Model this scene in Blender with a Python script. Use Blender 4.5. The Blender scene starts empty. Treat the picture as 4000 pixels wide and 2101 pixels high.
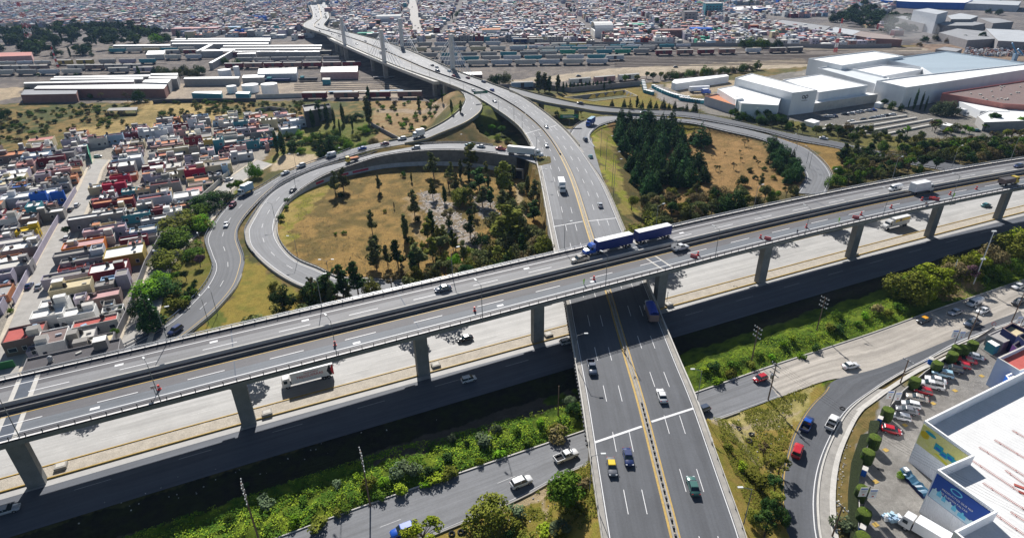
import bpy, math, random
import numpy as np
from mathutils import Vector, Matrix
random.seed(7)
SC = bpy.context.scene
COL = SC.collection
# ------------------------------------------------------------ camera
FPX, HC = 2350.0, 95.0
PITCH, ROLL = math.radians(28), math.radians(1.0)
sp, cp, sr, cr = math.sin(PITCH), math.cos(PITCH), math.sin(ROLL), math.cos(ROLL)
FW = np.array((0, cp, -sp)); R0 = np.array((1.0, 0, 0)); U0 = np.array((0, sp, cp))
RT = cr*R0 - sr*U0; UP = sr*R0 + cr*U0
def G(x, y, z=0.0):
    a = (x-2000)/FPX; b = -(y-1050.5)/FPX
    d = FW + a*RT + b*UP
    t = (z-HC)/d[2]
    return Vector((d[0]*t, d[1]*t, z))
def PJ(p):
    q = np.array((p[0], p[1], p[2]-HC)); Z = q@FW
    return (2000+FPX*(q@RT)/Z, 1050.5-FPX*(q@UP)/Z)
cd = bpy.data.cameras.new('camera'); cam = bpy.data.objects.new('camera', cd); COL.objects.link(cam)
cd.sensor_width = 36; cd.lens = 36*FPX/4000; cd.clip_start = 0.5; cd.clip_end = 40000
cam.matrix_world = Matrix(((RT[0], UP[0], -FW[0], 0), (RT[1], UP[1], -FW[1], 0), (RT[2], UP[2], -FW[2], HC), (0, 0, 0, 1)))
SC.camera = cam
# ------------------------------------------------------------ sky, sun, exposure
SHX, SHY = 0.26, -1.34          # ground shadow of one metre of height
sun_v = Vector((-SHX, -SHY, 1)).normalized()
EL = math.asin(sun_v.z); AZ = math.atan2(sun_v.x, sun_v.y)
W = bpy.data.worlds.new('World'); SC.world = W; W.use_nodes = True
nt = W.node_tree; bg = nt.nodes['Background']
sky = nt.nodes.new('ShaderNodeTexSky'); sky.sky_type = 'NISHITA'; sky.sun_disc = False
sky.sun_elevation = EL; sky.sun_rotation = AZ; sky.air_density = 1.0; sky.dust_density = 0.6
nt.links.new(sky.outputs[0], bg.inputs[0]); bg.inputs[1].default_value = 0.05
sl = bpy.data.lights.new('sun', 'SUN'); sl.energy = 5.0; sl.angle = math.radians(0.5); sl.color = (1.0, 0.96, 0.91)
so = bpy.data.objects.new('sun', sl); COL.objects.link(so); so.rotation_euler = sun_v.to_track_quat('Z', 'Y').to_euler()
SC.view_settings.view_transform = 'Standard'; SC.view_settings.look = 'None'
SC.view_settings.exposure = 0.6; SC.view_settings.gamma = 1.0; SC.view_settings.use_curve_mapping = False
SC.cycles.max_bounces = 4; SC.cycles.diffuse_bounces = 2; SC.cycles.glossy_bounces = 2
SC.cycles.transparent_max_bounces = 6; SC.cycles.volume_bounces = 0
HAZE_D = 0.00005
# ------------------------------------------------------------ materials
MATS = {}
def mat(name, col, rough=0.8, var=0.15, scale=0.5, metal=0.0, bump=0.0, attr=False, streak=None, coord='Object', spec=0.3, col2=None, fine=0.0):
    """procedural: base colour broken by noise at two scales"""
    if name in MATS: return MATS[name]
    m = bpy.data.materials.new(name); m.use_nodes = True; N = m.node_tree; n = N.nodes; L = N.links
    b = n['Principled BSDF']; b.inputs['Roughness'].default_value = rough; b.inputs['Metallic'].default_value = metal
    b.inputs['Specular IOR Level'].default_value = spec
    src = None
    if attr:
        a = n.new('ShaderNodeVertexColor'); a.layer_name = 'Col'; src = a.outputs[0]
    if var or col2 or attr:
        geo = n.new('ShaderNodeNewGeometry')
        no = n.new('ShaderNodeTexNoise'); no.inputs['Scale'].default_value = scale; no.inputs['Detail'].default_value = 6; no.inputs['Roughness'].default_value = 0.65
        vec = geo.outputs['Position']
        if streak:
            mp = n.new('ShaderNodeMapping'); mp.inputs['Rotation'].default_value = (0, 0, streak[0]); mp.inputs['Scale'].default_value = streak[1]
            mp.vector_type = 'TEXTURE' if False else 'POINT'
            L.new(vec, mp.inputs[0]); vec = mp.outputs[0]
        L.new(vec, no.inputs['Vector'])
        if col2 is not None:
            r = n.new('ShaderNodeValToRGB'); r.color_ramp.elements[0].position = 0.35; r.color_ramp.elements[1].position = 0.65
            r.color_ramp.elements[0].color = (*col, 1); r.color_ramp.elements[1].color = (*col2, 1)
            L.new(no.outputs[0], r.inputs[0]); src = r.outputs[0]
            no2 = n.new('ShaderNodeTexNoise'); no2.inputs['Scale'].default_value = scale*7; no2.inputs['Detail'].default_value = 4
            L.new(vec, no2.inputs['Vector']); no = no2
        mr = n.new('ShaderNodeMapRange'); mr.inputs[1].default_value = 0.25; mr.inputs[2].default_value = 0.75
        mr.inputs[3].default_value = 1-var; mr.inputs[4].default_value = 1+var
        L.new(no.outputs[0], mr.inputs[0])
        fac = mr.outputs[0]
        if fine:
            n3 = n.new('ShaderNodeTexNoise'); n3.inputs['Scale'].default_value = scale*12; n3.inputs['Detail'].default_value = 3
            L.new(geo.outputs['Position'], n3.inputs['Vector'])
            m3 = n.new('ShaderNodeMapRange'); m3.inputs[1].default_value = 0.3; m3.inputs[2].default_value = 0.7
            m3.inputs[3].default_value = 1-fine; m3.inputs[4].default_value = 1+fine
            L.new(n3.outputs[0], m3.inputs[0])
            mm = n.new('ShaderNodeMath'); mm.operation = 'MULTIPLY'; L.new(fac, mm.inputs[0]); L.new(m3.outputs[0], mm.inputs[1]); fac = mm.outputs[0]
        vm = n.new('ShaderNodeVectorMath'); vm.operation = 'SCALE'
        if src is not None: L.new(src, vm.inputs[0])
        else: vm.inputs[0].default_value = col
        L.new(fac, vm.inputs['Scale']); L.new(vm.outputs[0], b.inputs['Base Color'])
        if bump:
            bp = n.new('ShaderNodeBump'); bp.inputs['Strength'].default_value = 1.0; bp.inputs['Distance'].default_value = bump
            L.new(fac, bp.inputs['Height']); L.new(bp.outputs[0], b.inputs['Normal'])
    else: b.inputs['Base Color'].default_value = (*col, 1)
    MATS[name] = m
    return m
def roadmat(name, col, trk=.16, fine=.07, lane=3.4, light=None, patch=.5):
    """road surface: UV = metres across / metres along; long wheel tracks, patches and fine grain"""
    if name in MATS: return MATS[name]
    m = mat(name, col, .75, .10, .22, fine=fine, spec=.35); n = m.node_tree.nodes; L = m.node_tree.links; b = n['Principled BSDF']; src = b.inputs['Base Color'].links[0].from_socket
    uvn = n.new('ShaderNodeUVMap'); uvn.uv_map = 'uv'; mp = n.new('ShaderNodeMapping'); mp.inputs['Scale'].default_value = (.62, .012, 1); L.new(uvn.outputs[0], mp.inputs[0])
    no = n.new('ShaderNodeTexNoise'); no.inputs['Scale'].default_value = 1.0; no.inputs['Detail'].default_value = 5; no.inputs['Roughness'].default_value = .7; L.new(mp.outputs[0], no.inputs['Vector'])
    r = n.new('ShaderNodeMapRange'); r.inputs[1].default_value = .3; r.inputs[2].default_value = .7; r.inputs[3].default_value = 1-trk; r.inputs[4].default_value = 1+trk*1.3; L.new(no.outputs[0], r.inputs[0])
    m2 = n.new('ShaderNodeMapping'); m2.inputs['Scale'].default_value = (.28, .07, 1); L.new(uvn.outputs[0], m2.inputs[0]); vo = n.new('ShaderNodeTexVoronoi'); vo.inputs['Scale'].default_value = 1.0; L.new(m2.outputs[0], vo.inputs['Vector'])
    sep = n.new('ShaderNodeSeparateColor'); L.new(vo.outputs['Color'], sep.inputs[0]); r2 = n.new('ShaderNodeMapRange'); r2.inputs[1].default_value = .8; r2.inputs[2].default_value = .82; r2.inputs[3].default_value = 1; r2.inputs[4].default_value = 1-.16*patch; L.new(sep.outputs[0], r2.inputs[0])
    mu = n.new('ShaderNodeMath'); mu.operation = 'MULTIPLY'; L.new(r.outputs[0], mu.inputs[0]); L.new(r2.outputs[0], mu.inputs[1])
    v = n.new('ShaderNodeVectorMath'); v.operation = 'SCALE'; L.new(src, v.inputs[0]); L.new(mu.outputs[0], v.inputs['Scale']); L.new(v.outputs[0], b.inputs['Base Color']); return m
# ------------------------------------------------------------ mesh builder
class MB:
    def __init__(s): s.v = []; s.f = []; s.m = []
    def quad(s, a, b, c, d, m=0):
        k = len(s.v); s.v += [a, b, c, d]; s.f.append((k, k+1, k+2, k+3)); s.m.append(m)
    def tri(s, a, b, c, m=0):
        k = len(s.v); s.v += [a, b, c]; s.f.append((k, k+1, k+2)); s.m.append(m)
    def hexa(s, p, m=0, mt=None):   # p: 4 bottom + 4 top, ccw
        k = len(s.v); s.v += [tuple(q) for q in p]
        for q in ((0,3,2,1),(4,5,6,7),(0,1,5,4),(1,2,6,5),(2,3,7,6),(3,0,4,7)):
            s.f.append(tuple(k+i for i in q)); s.m.append(m)
        if mt is not None: s.m[-5] = mt
    def box(s, x, y, z, sx, sy, sz, rz=0, m=0, mt=None):  # centre x,y ; z bottom
        c, n = math.cos(rz), math.sin(rz); P = []
        for zz in (z, z+sz):
            for dx, dy in ((-1,-1),(1,-1),(1,1),(-1,1)):
                ex, ey = dx*sx/2, dy*sy/2; P.append((x+ex*c-ey*n, y+ex*n+ey*c, zz))
        s.hexa(P, m, mt)
    def prism(s, poly, z0, z1, m=0, mt=None, cap=True):
        k = len(s.v); n = len(poly)
        s.v += [(p[0], p[1], z0+(p[2] if len(p) > 2 else 0)) for p in poly] + [(p[0], p[1], z1+(p[2] if len(p) > 2 else 0)) for p in poly]
        for i in range(n):
            j = (i+1) % n; s.f.append((k+i, k+j, k+n+j, k+n+i)); s.m.append(m)
        if cap: s.f.append(tuple(range(k+n, k+2*n))); s.m.append(m if mt is None else mt); s.f.append(tuple(range(k+n-1, k-1, -1))); s.m.append(m)
    def cyl(s, x, y, z0, z1, r0, r1=None, n=10, m=0, cap=True):
        r1 = r0 if r1 is None else r1; k = len(s.v)
        for z, r in ((z0, r0), (z1, r1)):
            for i in range(n): a = 2*math.pi*i/n; s.v.append((x+r*math.cos(a), y+r*math.sin(a), z))
        for i in range(n): j = (i+1) % n; s.f.append((k+i, k+j, k+n+j, k+n+i)); s.m.append(m)
        if cap: s.f.append(tuple(range(k+n, k+2*n))); s.m.append(m)
    def tube(s, p0, p1, r0, r1=None, n=6, m=0):
        r1 = r0 if r1 is None else r1; p0 = Vector(p0); p1 = Vector(p1); d = (p1-p0).normalized()
        a = d.orthogonal().normalized(); b = d.cross(a); k = len(s.v)
        for p, r in ((p0, r0), (p1, r1)):
            for i in range(n): t = 2*math.pi*i/n; s.v.append(tuple(p+a*(r*math.cos(t))+b*(r*math.sin(t))))
        for i in range(n): j = (i+1) % n; s.f.append((k+i, k+j, k+n+j, k+n+i)); s.m.append(m)
        s.f.append(tuple(range(k+n, k+2*n))); s.m.append(m); s.f.append(tuple(range(k+n-1, k-1, -1))); s.m.append(m)
    def wheel(s, x, y, z, r, w, n=12, m=0):  # axis along y
        k = len(s.v)
        for yy in (y-w/2, y+w/2):
            for i in range(n): a = 2*math.pi*i/n; s.v.append((x+r*math.cos(a), yy, z+r*math.sin(a)))
        for i in range(n): j = (i+1) % n; s.f.append((k+i, k+j, k+n+j, k+n+i)); s.m.append(m)
        s.f.append(tuple(range(k, k+n))); s.m.append(m); s.f.append(tuple(range(k+2*n-1, k+n-1, -1))); s.m.append(m)
    def mesh(s, name, mats, smooth=False):
        me = bpy.data.meshes.new(name); me.from_pydata([tuple(v) for v in s.v], [], s.f)
        if not isinstance(mats, (list, tuple)): mats = [mats]
        for q in mats: me.materials.append(q)
        if len(mats) > 1: me.polygons.foreach_set('material_index', s.m)
        if smooth: me.polygons.foreach_set('use_smooth', [True]*len(s.f))
        me.update(); return me
    def build(s, name, mats, parent=None, loc=None, smooth=False):
        return put(name, s.mesh(name, mats, smooth), parent, loc)
def put(name, me, parent=None, loc=None, rz=0.0):
    o = bpy.data.objects.new(name, me); COL.objects.link(o)
    if parent is not None: o.parent = parent
    if loc is not None: o.location = loc
    if rz: o.rotation_euler = (0, 0, rz)
    return o
TOP = []
def tag(o, label, cat=None, group=None, kind=None):
    if label: o['label'] = label
    if cat: o['category'] = cat
    if group: o['group'] = group
    if kind: o['kind'] = kind
    TOP.append(o); return o
def thing(name, label, cat, loc=(0, 0, 0), rz=0.0, group=None):
    return tag(put(name, None, None, loc, rz), label, cat, group)
def copy_tree(o, parent=None, loc=None, rz=None):
    c = o.copy(); COL.objects.link(c); c.parent = parent
    if loc is not None: c.location = loc
    if rz is not None: c.rotation_euler = (0, 0, rz)
    for ch in o.children: copy_tree(ch, c)
    if parent is None: TOP.append(c)
    return c
def struct(o): o['kind'] = 'structure'; return o
# ------------------------------------------------------------ noise
def vnoise(x, y, seed=0):
    xi = np.floor(x).astype(np.int64); yi = np.floor(y).astype(np.int64); fx = x-xi; fy = y-yi
    fx = fx*fx*(3-2*fx); fy = fy*fy*(3-2*fy)
    def h(a, b):
        n = (a*374761393 + b*668265263 + seed*974711) & 0x7fffffff
        n = ((n ^ (n >> 13))*1274126177) & 0x7fffffff
        return ((n ^ (n >> 16)) & 0xffff)/65535.0
    return (h(xi, yi)*(1-fx)+h(xi+1, yi)*fx)*(1-fy)+(h(xi, yi+1)*(1-fx)+h(xi+1, yi+1)*fx)*fy
def fbm(x, y, seed=0, o=4):
    r = 0; a = 0.5; t = 0
    for i in range(o): r = r+a*vnoise(x*2**i, y*2**i, seed+i); t += a; a *= 0.55
    return r/t
def inpoly(px, py, poly):
    c = np.zeros(px.shape, bool); n = len(poly); j = n-1
    for i in range(n):
        xi, yi = poly[i][0], poly[i][1]; xj, yj = poly[j][0], poly[j][1]
        if yi != yj:
            c ^= ((yi > py) != (yj > py)) & (px < (xj-xi)*(py-yi)/(yj-yi)+xi)
        j = i
    return c
def WP(pts, z=0.0): return [G(a, b, z) for a, b in pts]
# ------------------------------------------------------------ ribbons (roads)
def catmull(P, n):
    P = [np.array(p, float) for p in P]; out = []
    Q = [2*P[0]-P[1]]+P+[2*P[-1]-P[-2]]
    for i in range(1, len(Q)-2):
        for k in range(n):
            t = k/n; a, b, c, d = Q[i-1:i+3]
            out.append(0.5*((2*b)+(-a+c)*t+(2*a-5*b+4*c-d)*t*t+(-a+3*b-3*c+d)*t**3))
    out.append(P[-1]); return np.array(out)
class Ribbon:
    def __init__(s, st, ds=3.0, world=False):
        L = [tuple(G(a[0], a[1], a[4])) if not world else a[0] for a in st]; R = [tuple(G(a[2], a[3], a[4])) if not world else a[1] for a in st]
        L = catmull(L, 24); R = catmull(R, 24); C = (L+R)/2
        d = np.r_[0, np.cumsum(np.linalg.norm(np.diff(C, axis=0), axis=1))]
        n = max(4, int(d[-1]/ds)); t = np.linspace(0, d[-1], n+1)
        s.L = np.stack([np.interp(t, d, L[:, k]) for k in range(3)], 1); s.R = np.stack([np.interp(t, d, R[:, k]) for k in range(3)], 1)
        s.s = t; s.len = d[-1]; s.n = n+1
        w = s.R-s.L; w[:, 2] = 0; s.w = np.linalg.norm(w, axis=1); s.e = w/s.w[:, None]
    def pos(s, i, f, o=0.0, dz=0.0):
        p = s.L[i]*(1-f)+s.R[i]*f+s.e[i]*o; return (p[0], p[1], p[2]+dz)
    def at(s, d, f, o=0.0, dz=0.0):
        d = min(max(d, 0), s.len)
        L = [np.interp(d, s.s, s.L[:, k]) for k in range(3)]; R = [np.interp(d, s.s, s.R[:, k]) for k in range(3)]; e = [np.interp(d, s.s, s.e[:, k]) for k in range(3)]
        return Vector([L[k]*(1-f)+R[k]*f+e[k]*o for k in range(3)])+Vector((0, 0, dz))
    def dirn(s, d):
        a = s.at(d-1.5, .5); b = s.at(d+1.5, .5); v = b-a; return math.atan2(v.y, v.x)
    def strip(s, mb, f0, o0, f1, o1, dz, m=0, i0=0, i1=None, dz1=None):
        i1 = s.n-1 if i1 is None else i1; k = len(mb.v); dz1 = dz if dz1 is None else dz1
        if i1 <= i0: print('BAD STRIP', i0, i1); return
        for i in range(i0, i1+1): mb.v += [s.pos(i, f0, o0, dz), s.pos(i, f1, o1, dz1)]
        for i in range(i1-i0): mb.f.append((k+2*i, k+2*i+1, k+2*i+3, k+2*i+2)); mb.m.append(m)
    def surface(s, name, m, parent=None, f0=0, o0=0, f1=1, o1=0, dz=0, i0=0, i1=None):
        i1 = s.n-1 if i1 is None else i1; mb = MB(); s.strip(mb, f0, o0, f1, o1, dz, i0=i0, i1=i1); me = mb.mesh(name, m); U = me.uv_layers.new(name='uv'); k = 0
        for p in me.polygons:
            for li in p.loop_indices: vi = me.loops[li].vertex_index; U.data[li].uv = ((0 if vi % 2 == 0 else s.w[i0]*(f1-f0)+o1-o0)+f0*s.w[i0]+o0, s.s[i0+vi//2])
        return put(name, me, parent)
    def band(s, mb, f, o, w, z0, z1, m=0, i0=0, i1=None, mt=None):  # solid longitudinal bar
        i1 = s.n-1 if i1 is None else i1; k = len(mb.v)
        if i1 <= i0: print('BAD BAND', i0, i1); return
        for i in range(i0, i1+1): mb.v += [s.pos(i, f, o-w/2, z0), s.pos(i, f, o+w/2, z0), s.pos(i, f, o+w/2, z1), s.pos(i, f, o-w/2, z1)]
        for i in range(i1-i0):
            a = k+4*i
            for q in range(4):
                r = (q+1) % 4; mb.f.append((a+q, a+r, a+4+r, a+4+q)); mb.m.append(mt if (q == 2 and mt is not None) else m)
        mb.f.append((k, k+1, k+2, k+3)); mb.m.append(m); a = k+4*(i1-i0); mb.f.append((a+3, a+2, a+1, a)); mb.m.append(m)
    def dashes(s, mb, f, o, w=0.15, dash=4.5, gap=7.5, dz=0.02, m=0, d0=0, d1=None):
        d1 = s.len if d1 is None else d1; d = d0
        while d+dash < d1:
            a = s.at(d, f, o, dz); b = s.at(d+dash, f, o, dz); t = (b-a).normalized(); e = Vector((t.y, -t.x, 0))*(w/2)
            mb.quad(a-e, b-e, b+e, a+e, m); d += dash+gap
    def posts(s, mb, f, o, h, step=2.0, w=0.12, z0=0.0, d0=0, d1=None):
        d = d0; d1 = s.len if d1 is None else d1
        while d < d1:
            p = s.at(d, f, o); mb.box(p.x, p.y, p.z+z0, w, w, h); d += step
    def centers(s, z=None):
        return [(*(0.5*(s.L[i]+s.R[i])), s.w[i]/2) for i in range(s.n)]
A0 = math.radians(24.5); ua = Vector((math.cos(A0), math.sin(A0), 0)); va = Vector((-math.sin(A0), math.cos(A0), 0))
def uv(p): return (p[0]*ua.x+p[1]*ua.y, p[0]*va.x+p[1]*va.y)
def fuv(u, v, z=0): return Vector((ua.x*u+va.x*v, ua.y*u+va.y*v, z))
# ============================================================ road layout (edges traced on the photograph, projected on their own level)
def kz(x, y, z): return (x, y, x, y, z)
def seg(pl, pr, zz):
    """two edge polylines with the same number of stations and a height list"""
    return [(a[0], a[1], b[0], b[1], z) for a, b, z in zip(pl, pr, zz)]
# main road (runs under the viaduct, over the lower highway, up to the cable bridge)
MAIN = Ribbon(seg(
 [(2395,2420),(2348,2101),(2310,1840),(2272,1575),(2245,1410),(2217,1244),(2206,1178),(2150,900),(2098,640),(2050,530),(1990,468),(1881,395),(1811,357),(1722,322),(1543,258),(1359,179),(1272,138),(1195,112),(1183,98),(1199,84),(1219,72),(1220,50),(1212,25),(1205,5)],
 [(3010,2420),(2914,2101),(2821,1840),(2725,1575),(2655,1410),(2586,1244),(2560,1178),(2443,902),(2345,690),(2217,516),(2089,411),(2020,368),(1945,338),(1890,318),(1776,276),(1555,182),(1388,134),(1290,112),(1272,104),(1267,97),(1286,70),(1284,55),(1278,25),(1272,5)],
 [6.0,6.1,6.1,6.2,6.2,6.2,6.2,6.7,7.5,8.4,9.2,10.5,11.3,12,13,14,13.5,12,10,8,5,2,.3,.1]), 4.0)
LOOP = Ribbon(seg(
 [(2095,640),(2030,618),(1965,605),(1815,589),(1660,589),(1505,608),(1388,641),(1272,684),(1175,742),(1109,804),(1083,867),(1085,921),(1113,971),(1163,1014),(1241,1047),(1322,1083),(1439,1091),(1582,1097),(1700,1085)],
 [(2060,575),(2000,583),(1940,572),(1838,561),(1690,562),(1540,580),(1388,620),(1233,661),(1116,715),(1039,773),(967,880),(960,925),(976,970),(1043,1041),(1140,1105),(1250,1145),(1400,1172),(1560,1170),(1700,1160)],
 [8.2,8.2,8.2,8,7.5,6.3,4.8,3.2,1.6,.8,.4,.3,.2,.15,.15,.15,.15,.15,.15]), 2.5)
RAMPL = Ribbon(seg(
 [(1790,352),(1811,373),(1815,395),(1792,431),(1738,474),(1656,516),(1582,540),(1400,575),(1310,605),(1194,643),(1097,684),(1000,740),(932,766),(880,810),(840,860),(812,905),(800,940),(815,991),(830,1045),(800,1112),(738,1182),(660,1252),(543,1322),(439,1372),(330,1410)],
 [(1850,375),(1879,400),(1883,425),(1866,450),(1815,484),(1718,525),(1644,552),(1466,583),(1349,616),(1233,653),(1116,703),(1050,752),(1000,800),(957,850),(932,895),(930,930),(938,955),(955,1005),(950,1050),(924,1120),(854,1205),(784,1267),(700,1330),(600,1385),(500,1425)],
 [11,10.8,10.5,10,9.5,9,8.5,6.8,5.2,3.4,2,1.2,.8,.5,.4,.3,.25,.2,.2,.15,.15,.15,.15,.15,.15]), 2.5)
RAMPR = Ribbon(seg(
 [(1990,341),(2116,373),(2233,400),(2349,417),(2493,429),(2621,433),(2738,445),(2873,472),(3000,503),(3116,527),(3272,554),(3400,584),(3563,612),(3800,650)],
 [(1990,362),(2116,400),(2252,424),(2349,440),(2493,447),(2575,452),(2699,461),(2854,489),(3000,519),(3105,548),(3250,575),(3380,605),(3540,640),(3780,680)],
 [10.3,9.6,8.6,7.6,6.2,5.2,4,2.5,1.3,.6,.25,.2,.2,.2]), 3.0)
LOOPR = Ribbon(seg(
 [(2225,535),(2229,516),(2248,493),(2291,470),(2349,455),(2493,450),(2620,456),(2720,466),(2854,492),(3000,527),(3078,552),(3155,583),(3213,630),(3243,669),(3250,700),(3225,760)],
 [(2325,575),(2303,535),(2330,500),(2373,481),(2440,468),(2530,466),(2640,476),(2720,486),(2830,512),(2960,542),(3020,566),(3085,603),(3120,640),(3141,672),(3145,700),(3110,755)],
 [8,8,7.8,7.2,6.4,5.2,4.2,3.2,2.1,1.2,.8,.4,.2,.2,.2,.2]), 2.5)
FRONT = Ribbon(seg(
 [(700,2230),(1086,2101),(1288,2026),(1583,1921),(1816,1843),(2000,1780),(2288,1682),(2718,1535),(3000,1436),(3241,1357),(3439,1291),(3660,1209),(3854,1143),(4000,1093),(4300,1000)],
 [(1200,2290),(1500,2165),(1640,2110),(1800,2044),(1935,1988),(2060,1930),(2288,1815),(2781,1645),(3080,1538),(3264,1478),(3500,1470),(3720,1372),(3900,1295),(4050,1225),(4350,1120)],
 [.12]*15), 3.0)
SLIP = Ribbon(seg(
 [(3985,1215),(3860,1262),(3700,1330),(3560,1388),(3420,1440),(3264,1483),(3217,1535),(3175,1575),(3136,1626),(3097,1703),(3074,1777),(3056,1847),(3051,1925),(3054,2003),(3066,2101),(3090,2250)],
 [(4000,1244),(3880,1287),(3738,1345),(3640,1395),(3550,1440),(3466,1489),(3408,1527),(3342,1575),(3295,1626),(3253,1703),(3220,1780),(3199,1860),(3190,1944),(3192,2022),(3202,2101),(3240,2250)],
 [.14]*16), 2.0)
def VC(u, a): return a-(max(0, u-130)**2)*3.6e-4
def VM(u, a): return a-max(0, u+20)*0.018-(max(0, u-150)**2)*1.0e-4
US = [-140, -100, -60, -20, 20, 60, 100, 140, 180, 220, 260, 300, 350]
VZ = 16.2; VS = (95-VZ)/(95-14)   # deck level; same picture position as a deck at 14
def vsc(p): return Vector((p.x*VS, p.y*VS, VZ))
VIA = Ribbon([(tuple(vsc(fuv(u, VC(u, 141.4)))), tuple(vsc(fuv(u, VC(u, 117.9))))) for u in US], 2.6, world=True)
HWS = Ribbon([(tuple(fuv(u, VM(u, 121.6), .1)), tuple(fuv(u, VM(u, 108.2), .1))) for u in US], 4.0, world=True)
HWN = Ribbon([(tuple(fuv(u, VM(u, 139.5), .1)), tuple(fuv(u, VM(u, 126.2), .1))) for u in US], 4.0, world=True)
MED = Ribbon([(tuple(fuv(u, VM(u, 126.2), .1)), tuple(fuv(u, VM(u, 121.6), .1))) for u in US], 4.0, world=True)
# lateral distance helper: nearest sample of a ribbon
def near(rb, X, Y):
    C = (rb.L+rb.R)/2; d = np.full(X.shape, 1e9); z = np.zeros(X.shape); w = np.zeros(X.shape)
    lo = C.min(0)-40; hi = C.max(0)+40; sel = np.where((X > lo[0]) & (X < hi[0]) & (Y > lo[1]) & (Y < hi[1]))[0]
    if len(sel) == 0: return d, z, w
    xs = X[sel]; ys = Y[sel]; bd = np.full(xs.shape, 1e9); bz = np.zeros(xs.shape); bw = np.zeros(xs.shape)
    for i in range(rb.n-1):
        ax, ay, az = C[i]; bx, by, bz_ = C[i+1]; dx, dy = bx-ax, by-ay
        t = np.clip(((xs-ax)*dx+(ys-ay)*dy)/(dx*dx+dy*dy+1e-9), 0, 1)
        q = np.hypot(xs-ax-t*dx, ys-ay-t*dy)-(rb.w[i]+(rb.w[i+1]-rb.w[i])*t)/2
        k = q < bd; bd = np.where(k, q, bd); bz = np.where(k, az+(bz_-az)*t, bz)
    d[sel] = bd; z[sel] = bz; return d, z, w
OVAL = [tuple(p)[:2] for p in WP([(2136,925),(2100,760),(2050,668),(1990,640),(1815,624),(1660,632),(1505,648),(1388,672),(1272,702),(1175,750),(1112,804),(1083,867),(1085,921),(1113,971),(1163,1014),(1241,1047),(1322,1083),(1439,1091),(1600,1140),(2200,1010)])]
UNDER = [tuple(p)[:2] for p in WP([(1840,520),(2140,490),(2240,640),(2095,600),(1990,560),(1870,545)])]
# ------------------------------------------------------------ terrain height
def hfun(X, Y):
    X = np.atleast_1d(np.asarray(X, float)); Y = np.atleast_1d(np.asarray(Y, float)); H = np.zeros(X.shape)
    U = X*ua.x+Y*ua.y; V = X*va.x+Y*va.y
    def emb(rb, slope, mask, drop=0.45):
        d, z, _ = near(rb, X, Y); h = np.clip(z-drop-np.maximum(0, d-0.3)*slope, 0, None); return np.where(mask, h, 0)
    ov = inpoly(X, Y, OVAL); un = inpoly(X, Y, UNDER)
    H = np.maximum(H, emb(MAIN, .55, (V < 73-0*U)))
    H = np.maximum(H, emb(MAIN, .42, (V > 148) & (V < 400) & (~ov) & (~un) & (Y < 292)))
    H = np.maximum(H, emb(LOOP, .6, (~ov) & (X < 20)))
    H = np.maximum(H, emb(RAMPL, .6, (~ov) & (~un) & (V > 142)))
    H = np.maximum(H, emb(LOOPR, .5, (X > 28)))
    H = np.maximum(H, emb(RAMPR, .7, (X > 95)))
    b = np.clip((105.5-V)/3, 0, 1)*np.clip((V-86.5)/3, 0, 1)   # planted strip between highway and frontage road
    n = fbm(X*.22, Y*.22, 5, 3)
    H += b*(0.2+1.5*n*np.clip((101-V)/5, 0.1, 1))
    bq = [tuple(p)[:2] for p in WP([(2212,381),(2438,357),(2478,376),(2320,394)])]; H = np.where(inpoly(X, Y, bq), -2.6, H)
    return H
GX0, GY0, GS = -320.0, 20.0, 1.25
_gx = GX0+GS*np.arange(560); _gy = GY0+GS*np.arange(340); _mx, _my = np.meshgrid(_gx, _gy); HGRID = hfun(_mx.ravel(), _my.ravel()).reshape(_mx.shape)
def hz(x, y):
    a = (x-GX0)/GS; b = (y-GY0)/GS; i = int(a); j = int(b)
    if a < 0 or b < 0 or i >= 558 or j >= 338: return 0.0
    a -= i; b -= j; H = HGRID; return float((H[j, i]*(1-a)+H[j, i+1]*a)*(1-b)+(H[j+1, i]*(1-a)+H[j+1, i+1]*a)*b)
def GP(x, y):   # pixel -> point on the terrain
    p = G(x, y)
    for _ in range(4): p = G(x, y, hz(p.x, p.y))
    return p
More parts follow.
